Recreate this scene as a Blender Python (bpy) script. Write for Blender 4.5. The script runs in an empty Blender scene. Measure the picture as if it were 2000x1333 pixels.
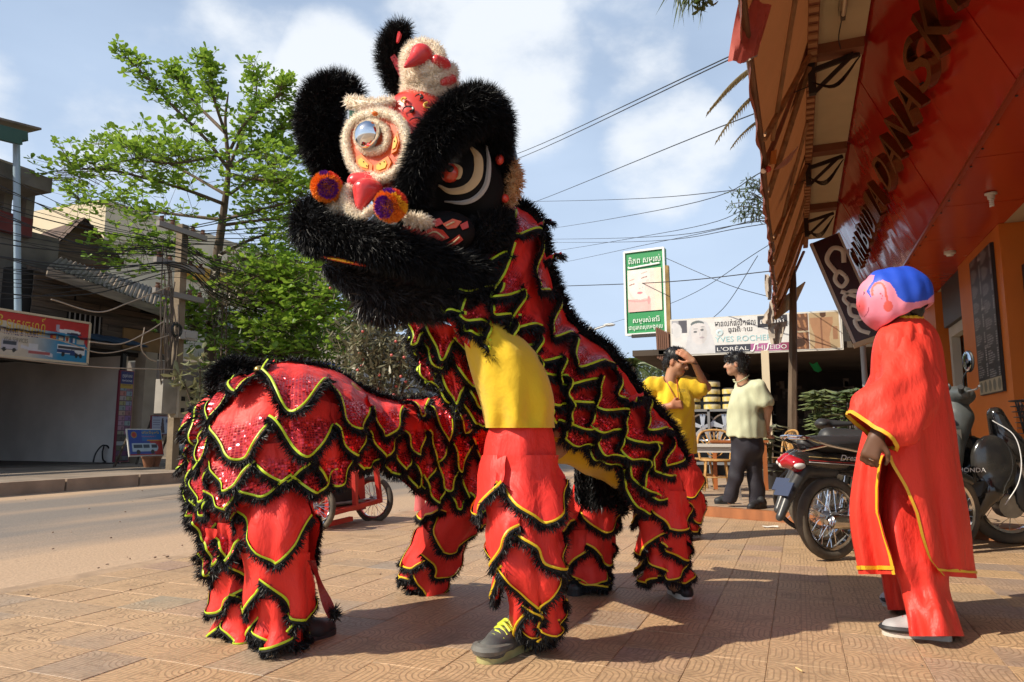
import bpy,math,random
import numpy as np
from math import sin,cos,pi,radians,sqrt
scene=bpy.context.scene
# ------------------------------------------------------------------ camera
CAM=np.array([0.0,0.0,0.92]);FPX=1400.0
PSI=radians(21.63);PIT=math.atan(184/1400)
_h=np.array([-sin(PSI),cos(PSI),0.0]);_z=np.array([0,0,1.0])
FW=_h*cos(PIT)+_z*sin(PIT);UP=-_h*sin(PIT)+_z*cos(PIT);RT=np.array([cos(PSI),sin(PSI),0.0])
cd=bpy.data.cameras.new("camera");cam=bpy.data.objects.new("camera",cd);scene.collection.objects.link(cam)
cd.sensor_width=36.0;cd.lens=36.0*FPX/2000.0;cd.clip_start=0.05;cd.clip_end=3000
cam.location=CAM;cam.rotation_euler=(pi/2+PIT,0,PSI)
scene.camera=cam
# ------------------------------------------------------------------ light
SUN_DIR=np.array([-0.70,-0.71,0.86]);SUN_DIR/=np.linalg.norm(SUN_DIR)
sl=bpy.data.lights.new("sun","SUN");sl.energy=5.0;sl.angle=radians(0.55);sl.color=(1.0,0.90,0.74)
so=bpy.data.objects.new("sun",sl);scene.collection.objects.link(so)
so.rotation_euler=(math.acos(SUN_DIR[2]),0,math.atan2(SUN_DIR[1],SUN_DIR[0])+pi/2)
w=bpy.data.worlds.new("World");scene.world=w;w.use_nodes=True
nt=w.node_tree;N=nt.nodes;Lk=nt.links;N.clear()
out=N.new("ShaderNodeOutputWorld");bg=N.new("ShaderNodeBackground");bg.inputs[1].default_value=0.102
sky=N.new("ShaderNodeTexSky");sky.sky_type='NISHITA';sky.sun_disc=False
sky.sun_elevation=math.asin(SUN_DIR[2]);sky.sun_rotation=math.atan2(SUN_DIR[0],SUN_DIR[1])
sky.air_density=1.1;sky.dust_density=1.0;sky.ozone_density=1.6
tc=N.new("ShaderNodeTexCoord")
def wn(t,**k):
 n=N.new(t)
 for a,b in k.items():setattr(n,a,b)
 return n
def pdir(px,py):
 d=FW*FPX+RT*(px-1000)-UP*(py-666.5)
 return d/np.linalg.norm(d)
# clouds: banks lying in given directions of the sky, broken up by noise
nz=wn("ShaderNodeTexNoise");nz.inputs["Scale"].default_value=4.2;nz.inputs["Detail"].default_value=9;nz.inputs["Roughness"].default_value=0.56
mp=wn("ShaderNodeMapping");mp.inputs["Scale"].default_value=(1,1,1.7);mp.inputs["Location"].default_value=(0.3,0.1,0.4)
Lk.new(tc.outputs["Generated"],mp.inputs["Vector"]);Lk.new(mp.outputs[0],nz.inputs["Vector"])
acc=None
for(px,py,ang,st) in((1000,140,5.2,.46),(670,190,4.6,.46),(1310,290,4.4,.46),(1260,190,3.5,.34),(290,200,6,.32),(430,130,5,.28),(1180,60,5,.24),(880,60,5,.3),(-400,150,9,.4),(2300,200,10,.4)):
 d=pdir(px,py)
 dp=wn("ShaderNodeVectorMath",operation='DOT_PRODUCT');dp.inputs[1].default_value=d
 Lk.new(tc.outputs["Generated"],dp.inputs[0])
 mr=wn("ShaderNodeMapRange",interpolation_type='SMOOTHSTEP');mr.inputs[1].default_value=cos(radians(ang*1.7));mr.inputs[2].default_value=cos(radians(ang*.2))
 mr.inputs[3].default_value=0;mr.inputs[4].default_value=st
 Lk.new(dp.outputs["Value"],mr.inputs[0])
 if acc is None:acc=mr.outputs[0]
 else:
  m=wn("ShaderNodeMath",operation='MAXIMUM');Lk.new(acc,m.inputs[0]);Lk.new(mr.outputs[0],m.inputs[1]);acc=m.outputs[0]
ad=wn("ShaderNodeMath",operation='ADD');Lk.new(nz.outputs[0],ad.inputs[0]);Lk.new(acc,ad.inputs[1])
cr=wn("ShaderNodeMapRange",interpolation_type='SMOOTHSTEP');cr.inputs[1].default_value=0.70;cr.inputs[2].default_value=0.96;cr.inputs[4].default_value=0.93
Lk.new(ad.outputs[0],cr.inputs[0])
# thin high veil
nz2=wn("ShaderNodeTexNoise");nz2.inputs["Scale"].default_value=1.6;nz2.inputs["Detail"].default_value=5
mp2=wn("ShaderNodeMapping");mp2.inputs["Scale"].default_value=(1,1,3.2);Lk.new(tc.outputs["Generated"],mp2.inputs["Vector"]);Lk.new(mp2.outputs[0],nz2.inputs["Vector"])
vr=wn("ShaderNodeMapRange");vr.inputs[1].default_value=0.35;vr.inputs[2].default_value=0.7;vr.inputs[3].default_value=0.6;vr.inputs[4].default_value=0.95;Lk.new(nz2.outputs[0],vr.inputs[0])
spz=wn("ShaderNodeSeparateXYZ");Lk.new(tc.outputs["Generated"],spz.inputs[0])
alt=wn("ShaderNodeMapRange",interpolation_type='SMOOTHSTEP');alt.inputs[1].default_value=.35;alt.inputs[2].default_value=.95;alt.inputs[3].default_value=1;alt.inputs[4].default_value=.12;Lk.new(spz.outputs[2],alt.inputs[0])
vm=wn("ShaderNodeMath",operation='MULTIPLY');Lk.new(vr.outputs[0],vm.inputs[0]);Lk.new(alt.outputs[0],vm.inputs[1])
mx0=wn("ShaderNodeMixRGB");mx0.inputs[2].default_value=(5.2,6.4,8.2,1);Lk.new(vm.outputs[0],mx0.inputs[0]);Lk.new(sky.outputs[0],mx0.inputs[1])
mx=wn("ShaderNodeMixRGB");mx.inputs[2].default_value=(7.6,8.0,8.5,1)
Lk.new(cr.outputs[0],mx.inputs[0]);Lk.new(mx0.outputs[0],mx.inputs[1]);Lk.new(mx.outputs[0],bg.inputs[0]);Lk.new(bg.outputs[0],out.inputs[0])
vs=scene.view_settings;vs.view_transform='Standard';vs.look='None';vs.exposure=0.27;vs.gamma=1.0;vs.use_curve_mapping=False
scene.cycles.use_adaptive_sampling=True;scene.cycles.adaptive_threshold=0.025;scene.cycles.max_bounces=6;scene.cycles.diffuse_bounces=3;scene.cycles.transparent_max_bounces=8
RNG=np.random.RandomState(7);random.seed(7)
# ------------------------------------------------------------------ pixel of the photograph (2000 wide) + distance -> point in the place
def ray(px,py):return FW*FPX+RT*(px-1000)-UP*(py-666.5)
def P(px,py,D):return CAM+ray(px,py)*(D/FPX)
def PXX(px,py,x):d=ray(px,py);return CAM+d*(x/d[0])
def PY(px,py,y):d=ray(px,py);return CAM+d*(y/d[1])
def PZ(px,py,z=0.0):d=ray(px,py);return CAM+d*((z-CAM[2])/d[2])
def depth(p):return float((np.asarray(p)-CAM)@FW)
def proj(p):
 v=np.asarray(p,float)-CAM;k=v@FW
 return 1000+FPX*(v@RT)/k,666.5-FPX*(v@UP)/k,k
V=lambda*a:np.array(a,float)
def nrm(v):v=np.asarray(v,float);return v/(np.linalg.norm(v)+1e-12)
# ------------------------------------------------------------------ materials
MATS={}
def nodes_of(name):
 m=bpy.data.materials.new(name);m.use_nodes=True
 return m,m.node_tree.nodes,m.node_tree.links,m.node_tree.nodes["Principled BSDF"]
def mat(name,col,rough=.6,metal=0.,bump=None,var=None,spec=None,sheen=0.,trans=0.,coat=0.,attr=None,stretch=None,emit=None,alpha=None):
 "doc"
 if name in MATS:return MATS[name]
 m,n,l,b=nodes_of(name)
 c=(*col,1) if col is not None else(1,1,1,1)
 b.inputs["Base Color"].default_value=c;b.inputs["Roughness"].default_value=rough;b.inputs["Metallic"].default_value=metal
 if spec is not None:b.inputs["Specular IOR Level"].default_value=spec
 if sheen:b.inputs["Sheen Weight"].default_value=sheen
 if coat:b.inputs["Coat Weight"].default_value=coat;b.inputs["Coat Roughness"].default_value=.12
 t=n.new("ShaderNodeTexCoord");mpn=n.new("ShaderNodeMapping");l.new(t.outputs["Object"],mpn.inputs[0])
 if stretch:mpn.inputs["Scale"].default_value=stretch
 src=None
 if attr:
  a=n.new("ShaderNodeAttribute");a.attribute_name=attr;src=a.outputs["Color"]
 if var:
  nzv=n.new("ShaderNodeTexNoise");nzv.inputs["Scale"].default_value=var[0];nzv.inputs["Detail"].default_value=6;l.new(mpn.outputs[0],nzv.inputs["Vector"])
  r=n.new("ShaderNodeMapRange");r.inputs[1].default_value=.35;r.inputs[2].default_value=.65;r.inputs[3].default_value=0;r.inputs[4].default_value=1;l.new(nzv.outputs[0],r.inputs[0])
  mm=n.new("ShaderNodeMixRGB");l.new(r.outputs[0],mm.inputs[0])
  if len(var)>2:c2=(*var[2],1)
  else:c2=tuple(x*(1-var[1]) for x in c[:3])+(1,)
  if src is not None:
   mm.blend_type='MULTIPLY';l.new(src,mm.inputs[1]);k=1-var[1];mm.inputs[2].default_value=(k,k,k,1)
  else:
   mm.inputs[1].default_value=c;mm.inputs[2].default_value=c2
  src=mm.outputs[0]
 if src is not None:l.new(src,b.inputs["Base Color"])
 if bump:
  nb=n.new("ShaderNodeTexNoise");nb.inputs["Scale"].default_value=bump[0];nb.inputs["Detail"].default_value=5;l.new(mpn.outputs[0],nb.inputs["Vector"])
  bp=n.new("ShaderNodeBump");bp.inputs["Strength"].default_value=bump[1];bp.inputs["Distance"].default_value=bump[2] if len(bump)>2 else .02
  l.new(nb.outputs[0],bp.inputs["Height"]);l.new(bp.outputs[0],b.inputs["Normal"])
 if emit:b.inputs["Emission Color"].default_value=(*emit[:3],1);b.inputs["Emission Strength"].default_value=emit[3]
 if trans:
  tb=n.new("ShaderNodeBsdfTranslucent");ms=n.new("ShaderNodeMixShader");ms.inputs[0].default_value=trans
  tb.inputs[0].default_value=c
  if src is not None:l.new(src,tb.inputs[0])
  l.new(b.outputs[0],ms.inputs[1]);l.new(tb.outputs[0],ms.inputs[2]);l.new(ms.outputs[0],n["Material Output"].inputs[0])
 MATS[name]=m
 return m
# ------------------------------------------------------------------ objects
ROOT=scene.collection
def org(o):
 p=np.zeros(3)
 while o is not None:p+=np.array(o.location);o=o.parent
 return p
def tagp(o,label=None,cat=None,group=None,kind=None):
 if label:o["label"]=label
 if cat:o["category"]=cat
 if group:o["group"]=group
 if kind:o["kind"]=kind
 return o
def thing(name,label,cat,loc=(0,0,0),group=None):
 o=bpy.data.objects.new(name,None);ROOT.objects.link(o);o.location=loc;o.empty_display_size=.2
 return tagp(o,label,cat,group)
def mk(name,verts,faces,mats,parent=None,smooth=True,mi=None,uv=None,col=None,kind=None,label=None,cat=None,group=None,angle=None,loc=None):
 "doc"
 verts=np.asarray(verts,float).reshape(-1,3)
 o0=org(parent) if parent is not None else np.zeros(3)
 if loc is not None:o0=o0+0;o0=np.asarray(loc,float) if parent is None else o0
 me=bpy.data.meshes.new(name)
 if isinstance(faces,np.ndarray):faces=[faces]
 if len(faces) and isinstance(faces[0],np.ndarray):
  lv=np.concatenate([f.ravel() for f in faces]);tot=np.concatenate([np.full(len(f),f.shape[1]) for f in faces])
 else:
  lv=np.array([i for f in faces for i in f],int);tot=np.array([len(f) for f in faces],int)
 st=np.concatenate([[0],np.cumsum(tot)[:-1]]) if len(tot) else np.zeros(0,int)
 me.vertices.add(len(verts));me.vertices.foreach_set("co",(verts-o0).astype(np.float32).ravel())
 me.loops.add(len(lv));me.loops.foreach_set("vertex_index",lv.astype(np.int32))
 me.polygons.add(len(tot));me.polygons.foreach_set("loop_start",st.astype(np.int32));me.polygons.foreach_set("loop_total",tot.astype(np.int32))
 if not isinstance(mats,(list,tuple)):mats=[mats]
 for m in mats:me.materials.append(m)
 if mi is not None:me.polygons.foreach_set("material_index",np.asarray(mi,np.int32))
 if uv is not None:
  ul=me.uv_layers.new(name="UVMap");ul.data.foreach_set("uv",np.asarray(uv,np.float32)[lv].ravel())
 if col is not None:
  ca=me.color_attributes.new("col",'FLOAT_COLOR','POINT');c=np.ones((len(verts),4),np.float32);c[:,:3]=col;ca.data.foreach_set("color",c.ravel())
 me.update(calc_edges=True);me.validate()
 me.polygons.foreach_set("use_smooth",np.full(len(me.polygons),bool(smooth)))
 if smooth and angle:me.set_sharp_from_angle(angle=radians(angle))
 o=bpy.data.objects.new(name,me);ROOT.objects.link(o)
 if parent is not None:o.parent=parent
 elif loc is not None:o.location=loc
 tagp(o,label,cat,group,kind)
 return o
def rotz(a):return np.array([[cos(a),-sin(a),0],[sin(a),cos(a),0],[0,0,1.]])
def frame(d,up=(0,0,1)):
 d=nrm(d);u=np.asarray(up,float)
 if abs(d@u)>.97:u=V(1,0,0) if abs(d[0])<.9 else V(0,1,0)
 s=nrm(np.cross(d,u));return s,np.cross(s,d),d
def cat_rom(pts,n):
 pts=np.asarray(pts,float);m=len(pts)
 if m<3:
  t=np.linspace(0,1,n)[:,None];return pts[0]*(1-t)+pts[-1]*t
 q=np.vstack([2*pts[0]-pts[1],pts,2*pts[-1]-pts[-2]])
 t=np.linspace(0,m-1,n);i=np.minimum(t.astype(int),m-2);f=(t-i)[:,None]
 p0,p1,p2,p3=q[i],q[i+1],q[i+2],q[i+3]
 return .5*(2*p1+(p2-p0)*f+(2*p0-5*p1+4*p2-p3)*f**2+(3*p1-p0-3*p2+p3)*f**3)
class MB:
 def __init__(s):s.v=[];s.f=[];s.m=[];s.uv=[]
 def add(s,vs,fs,mi=0,uv=None):
  b=len(s.v);s.v.extend(np.asarray(vs,float).reshape(-1,3));s.f.extend([[b+i for i in f] for f in fs]);s.m.extend([mi]*len(fs))
  s.uv.extend(uv if uv is not None else[(0,0)]*len(vs));return s
 def box(s,c,size,R=None,mi=0):
  x,y,z=np.asarray(size,float)/2
  p=np.array([[-x,-y,-z],[x,-y,-z],[x,y,-z],[-x,y,-z],[-x,-y,z],[x,-y,z],[x,y,z],[-x,y,z]])
  if R is not None:p=p@np.asarray(R).T
  return s.add(p+np.asarray(c,float),[[0,3,2,1],[4,5,6,7],[0,1,5,4],[1,2,6,5],[2,3,7,6],[3,0,4,7]],mi)
 def beam(s,a,b,w,h,up=(0,0,1),mi=0):
  a,b=np.asarray(a,float),np.asarray(b,float);S,U,D=frame(b-a,up)
  return s.box((a+b)/2,(w,np.linalg.norm(b-a),h),np.stack([S,D,U],1),mi)
 def prism(s,poly,vec,mi=0):
  p=np.asarray(poly,float);n=len(p);q=p+np.asarray(vec,float)
  return s.add(np.vstack([p,q]),[list(range(n))[::-1],list(range(n,2*n))]+[[i,(i+1)%n,n+(i+1)%n,n+i] for i in range(n)],mi)
 def poly(s,p,mi=0,uv=None):return s.add(p,[list(range(len(p)))],mi,uv)
 def tube(s,pts,r,n=8,mi=0,k=None,cap=True,ell=1.0,up=(0,0,1)):
  pts=np.asarray(pts,float);m=len(pts);r=np.full(m,r) if np.isscalar(r) else np.asarray(r,float)
  if k:
   rr=cat_rom(np.stack([r,r,r],1),k)[:,0];pts=cat_rom(pts,k);m=k;r=np.maximum(rr,1e-4)
  T=np.gradient(pts,axis=0);vs=[];S,U,_=frame(T[0],up)
  for i in range(m):
   t=nrm(T[i]);S=nrm(S-t*(S@t));U=np.cross(S,t)
   for j in range(n):
    a=2*pi*j/n;vs.append(pts[i]+S*cos(a)*r[i]+U*sin(a)*r[i]*ell)
  fs=[[i*n+j,i*n+(j+1)%n,(i+1)*n+(j+1)%n,(i+1)*n+j] for i in range(m-1) for j in range(n)]
  if cap:fs+=[list(range(n))[::-1],[(m-1)*n+j for j in range(n)]]
  return s.add(vs,fs,mi)
 def cyl(s,a,b,r,n=12,mi=0,r2=None):return s.tube([a,b],[r,r if r2 is None else r2],n,mi)
 def lathe(s,prof,c,ax=(0,0,1),n=16,mi=0):
  S,U,D=frame(ax,(0,1,0) if abs(ax[2])>.9 else(0,0,1));c=np.asarray(c,float);m=len(prof);vs=[]
  for(r,z) in prof:
   for j in range(n):
    a=2*pi*j/n;vs.append(c+(S*cos(a)+U*sin(a))*max(r,1e-4)+D*z)
  fs=[[i*n+j,i*n+(j+1)%n,(i+1)*n+(j+1)%n,(i+1)*n+j] for i in range(m-1) for j in range(n)]
  return s.add(vs,fs,mi)
 def torus(s,c,ax,R,r,n=28,m=8,mi=0,a0=0,a1=2*pi,ell=1.0):
  S,U,D=frame(ax);c=np.asarray(c,float);full=abs(a1-a0-2*pi)<1e-6;k=n if full else n+1;vs=[]
  for i in range(k):
   a=a0+(a1-a0)*i/n;d=S*cos(a)+U*sin(a)
   for j in range(m):
    b=2*pi*j/m;vs.append(c+d*(R+r*cos(b))+D*r*ell*sin(b))
  fs=[[i*m+j,((i+1)%k)*m+j,((i+1)%k)*m+(j+1)%m,i*m+(j+1)%m] for i in range(n) for j in range(m)]
  return s.add(vs,fs,mi)
 def ell(s,c,rad,R=None,n=14,m=9,mi=0):
  vs=[];R=np.eye(3) if R is None else np.asarray(R)
  for i in range(m+1):
   t=pi*i/m
   for j in range(n):
    a=2*pi*j/n;vs.append(np.asarray(c,float)+R@(np.asarray(rad)*V(sin(t)*cos(a),sin(t)*sin(a),cos(t))))
  fs=[[i*n+j,(i+1)*n+j,(i+1)*n+(j+1)%n,i*n+(j+1)%n] for i in range(m) for j in range(n)]
  return s.add(vs,fs,mi)
 def grid(s,G,mi=0,uv=None):
  G=np.asarray(G,float);a,b=G.shape[:2]
  if uv is None:uv=[(j/(b-1),1-i/(a-1)) for i in range(a) for j in range(b)]
  return s.add(G.reshape(-1,3),[[i*b+j,i*b+j+1,(i+1)*b+j+1,(i+1)*b+j] for i in range(a-1) for j in range(b-1)],mi,uv)
 def build(s,name,mats,parent=None,smooth=True,angle=38,**k):
  return mk(name,s.v,s.f,mats,parent,smooth,s.m if isinstance(mats,(list,tuple)) else None,s.uv,angle=angle,**k)
 def xf(s,R,t):s.v=list(np.asarray(s.v)@np.asarray(R).T+np.asarray(t));return s
def copy_thing(root,loc,rz=None,label=None,group=None):
 r=root.copy();ROOT.objects.link(r);r.location=loc
 if rz is not None:r.rotation_euler=(0,0,rz)
 if label:r["label"]=label
 if group:r["group"]=group
 for ch in list(root.children):
  c=ch.copy();ROOT.objects.link(c);c.parent=r
  for g in list(ch.children):
   d=g.copy();ROOT.objects.link(d);d.parent=c
 return r
# ------------------------------------------------------------------ smooth solids by signed distance (one continuous skin)
def sdf_mesh(prims,res,k=.03,noise=None):
 "doc"
 lo=np.full(3,1e9);hi=-lo;pl=[]
 for p in prims:
  if p[0]=='c':
   for c,r in((p[1],p[3]),(p[2],p[4])):lo=np.minimum(lo,np.asarray(c)-r);hi=np.maximum(hi,np.asarray(c)+r)
  elif p[0]=='e':r=max(p[2]);lo=np.minimum(lo,np.asarray(p[1])-r);hi=np.maximum(hi,np.asarray(p[1])+r)
 lo=lo-k-3*res;hi=hi+k+3*res
 dim=np.ceil((hi-lo)/res).astype(int)+1
 F=np.full(dim,1.0,np.float32)
 ax=[lo[i]+res*np.arange(dim[i]) for i in range(3)]
 for p in prims:
  cut=p[0]=='-'
  if cut:p=p[1]
  if p[0]=='p':
   X,Y,Z=np.meshgrid(*ax,indexing='ij',sparse=True);q,n=np.asarray(p[1]),nrm(p[2])
   F=np.maximum(F,((X-q[0])*n[0]+(Y-q[1])*n[1]+(Z-q[2])*n[2]).astype(np.float32));continue
  if p[0]=='c':
   a,b,ra,rb=np.asarray(p[1],float),np.asarray(p[2],float),p[3],p[4];kk=p[5] if len(p)>5 else k
   l0=np.minimum(a-ra,b-rb);h0=np.maximum(a+ra,b+rb)
  else:
   c,r,R=np.asarray(p[1],float),np.asarray(p[2],float),p[3] if len(p)>3 else None;kk=p[4] if len(p)>4 else k
   l0=c-max(r);h0=c+max(r)
  m=kk+3*res+.01
  i0=np.maximum(((l0-m-lo)/res).astype(int),0);i1=np.minimum(((h0+m-lo)/res).astype(int)+2,dim)
  sl_=tuple(slice(i0[i],i1[i]) for i in range(3))
  X,Y,Z=np.meshgrid(*[ax[i][sl_[i]] for i in range(3)],indexing='ij')
  Q=np.stack([X,Y,Z],-1)
  if p[0]=='c':
   ba=b-a;t=np.clip(((Q-a)@ba)/max(ba@ba,1e-9),0,1)
   d=np.linalg.norm(Q-a-t[...,None]*ba,axis=-1)-(ra+(rb-ra)*t)
  else:
   q=Q-c
   if R is not None:q=q@np.asarray(R)
   k0=np.linalg.norm(q/r,axis=-1);k1=np.linalg.norm(q/(r*r),axis=-1);d=k0*(k0-1)/np.maximum(k1,1e-9)
  f=F[sl_]
  if cut:
   h=np.clip(.5-.5*(f+d)/kk,0,1);F[sl_]=f*(1-h)-d*h+kk*h*(1-h)
  else:
   h=np.clip(.5+.5*(d-f)/kk,0,1);F[sl_]=d*(1-h)+f*h-kk*h*(1-h)
 if noise is not None:
  X,Y,Z=np.meshgrid(*ax,indexing='ij');F=F+noise(X,Y,Z).astype(np.float32)
 return nets(F,lo,res)
def nets(F,lo,res):
 s=F<0;A,B,C=F.shape
 acc=np.zeros((A-1,B-1,C-1,3));cnt=np.zeros((A-1,B-1,C-1))
 cs=[(i,j,k) for i in(0,1) for j in(0,1) for k in(0,1)]
 sub=lambda T,o:T[o[0]:A-1+o[0],o[1]:B-1+o[1],o[2]:C-1+o[2]]
 for o in cs:
  for d in range(3):
   if o[d]:continue
   e=list(o);e[d]=1;f0,f1=sub(F,o),sub(F,e);x=(f0<0)!=(f1<0)
   t=np.where(x,f0/np.where(x,f0-f1,1),0)
   for q in range(3):acc[...,q]+=np.where(x,o[q]+(t if q==d else 0),0)
   cnt+=x
 act=cnt>0;idx=np.full(act.shape,-1);idx[act]=np.arange(act.sum())
 g=np.argwhere(act);v=lo+res*(g+acc[act]/cnt[act][:,None])
 fs=[]
 for d in range(3):
  a,b=[(1,2),(2,0),(0,1)][d]
  n=[A,B,C]
  i0=[slice(1,n[q]-1) for q in range(3)];i0[d]=slice(0,n[d]-1);i1=list(i0);i1[d]=slice(1,n[d])
  x=s[tuple(i0)]!=s[tuple(i1)];p=np.argwhere(x)
  for q in range(3):
   if q!=d:p[:,q]+=1
  if not len(p):continue
  ins=s[p[:,0],p[:,1],p[:,2]]
  def at(da,db):
   r=p.copy();r[:,a]-=da;r[:,b]-=db;return idx[r[:,0],r[:,1],r[:,2]]
  q=np.stack([at(1,1),at(0,1),at(0,0),at(1,0)],1)
  q[~ins]=q[~ins][:,::-1];fs.append(q)
 return v,np.concatenate(fs)
# ------------------------------------------------------------------ fur: many tapered blades joined in one mesh
def tri_of(verts,faces):
 T=[]
 for f in(faces if isinstance(faces,list) else[faces]):
  f=np.asarray(f)
  if f.ndim==1:f=f[None]
  for i in range(1,f.shape[1]-1):T.append(np.stack([f[:,0],f[:,i],f[:,i+1]],1))
 return np.concatenate(T)
def blades(base,dirn,L,wd,droop=0.,curl=.25,rng=RNG,grav=(0,0,-1)):
 n=len(base);L=np.broadcast_to(L,(n,))*rng.uniform(.65,1.25,n);d=dirn/(np.linalg.norm(dirn,axis=1)[:,None]+1e-9)
 r=rng.normal(size=(n,3));side=np.cross(d,r);side/=np.linalg.norm(side,axis=1)[:,None]+1e-9
 side*=(np.broadcast_to(wd,(n,))*rng.uniform(.7,1.3,n))[:,None]*.5
 m=base+d*(L*.5)[:,None];d2=d+np.asarray(grav,float)*droop+rng.normal(size=(n,3))*curl;d2/=np.linalg.norm(d2,axis=1)[:,None]
 t=m+d2*(L*.55)[:,None]
 v=np.stack([base-side,base+side,m+side*.75,m-side*.75,t],1).reshape(-1,3)
 i=np.arange(n)[:,None]*5
 return v,[i+np.array([[0,1,2,3]]),i+np.array([[3,2,4]])]
def fur_on(verts,faces,n,L,wd,lean=(0,0,0),lw=.6,droop=.3,curl=.3,rand=.35,mask=None,seed=1):
 rng=np.random.RandomState(seed);verts=np.asarray(verts);T=tri_of(verts,faces)
 a,b,c=verts[T[:,0]],verts[T[:,1]],verts[T[:,2]];nn=np.cross(b-a,c-a);ar=np.linalg.norm(nn,axis=1);ok=ar>1e-12
 T,a,b,c,nn,ar=T[ok],a[ok],b[ok],c[ok],nn[ok],ar[ok]
 t=rng.choice(len(T),n,p=ar/ar.sum());u,v=rng.rand(n),rng.rand(n);f=u+v>1;u[f]=1-u[f];v[f]=1-v[f]
 p=a[t]+(b-a)[t]*u[:,None]+(c-a)[t]*v[:,None];no=nn[t]/ar[t][:,None]
 if mask is not None:kx=mask(p,no);p,no=p[kx],no[kx]
 le=lean(p,no) if callable(lean) else np.asarray(lean,float)
 d=no+le*lw+rng.normal(size=p.shape)*rand
 return blades(p-no*.004,d,L,wd,droop,curl,rng)
def join_blades(parts):
 vs=[];q=[];t=[];o=0
 for v,(a,b) in parts:vs.append(v);q.append(a+o);t.append(b+o);o+=len(v)
 return np.concatenate(vs),[np.concatenate(q),np.concatenate(t)]
# ------------------------------------------------------------------ lettering and print
def text_mb(s,size=1.0,extrude=0.,shear=0.,spacing=1.,align='CENTER',res=3):
 c=bpy.data.curves.new("lettering",'FONT');c.body=s;c.size=size;c.extrude=extrude;c.shear=shear;c.space_character=spacing
 c.align_x=align;c.align_y='CENTER';c.resolution_u=res
 o=bpy.data.objects.new("lettering",c);ROOT.objects.link(o)
 dg=bpy.context.evaluated_depsgraph_get();dg.update();me=bpy.data.meshes.new_from_object(o.evaluated_get(dg))
 v=np.array([x.co[:] for x in me.vertices]).reshape(-1,3);f=[list(p.vertices) for p in me.polygons]
 bpy.data.objects.remove(o);bpy.data.curves.remove(c);bpy.data.meshes.remove(me)
 return v,f
def place_text(mb,s,o,ux,uy,size,mi=0,lift=.003,width=None,**k):
 "doc"
 ux,uy=nrm(ux),nrm(uy);n=np.cross(ux,uy);v,f=text_mb(s,1.0,**k)
 if not len(v):return
 ext=v.max(0)-v.min(0);c=(v.max(0)+v.min(0))/2;v=v-V(c[0],c[1],0);sy=size/max(ext[1],1e-6);sx=sy if width is None else width/max(ext[0],1e-6)
 p=np.asarray(o)+np.outer(v[:,0]*sx,ux)+np.outer(v[:,1]*sy,uy)+np.outer(v[:,2]*sy+lift,n)
 mb.add(p,f,mi)
def print_panel(name,o,ux,uy,w,h,nx,ny,fn,material,parent,lift=.003):
 "doc"
 ux,uy=nrm(ux),nrm(uy);n=np.cross(ux,uy);u,v=np.meshgrid(np.linspace(0,1,nx),np.linspace(0,1,ny))
 p=np.asarray(o)+((u-.5)*w)[...,None]*ux+((v-.5)*h)[...,None]*uy+n*lift
 i=np.arange((ny-1)*(nx-1));a=i//(nx-1)*nx+i%(nx-1)
 f=np.stack([a,a+1,a+1+nx,a+nx],1)
 return mk(name,p.reshape(-1,3),f,material,parent,False,col=fn(u.ravel(),v.ravel()))
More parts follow.
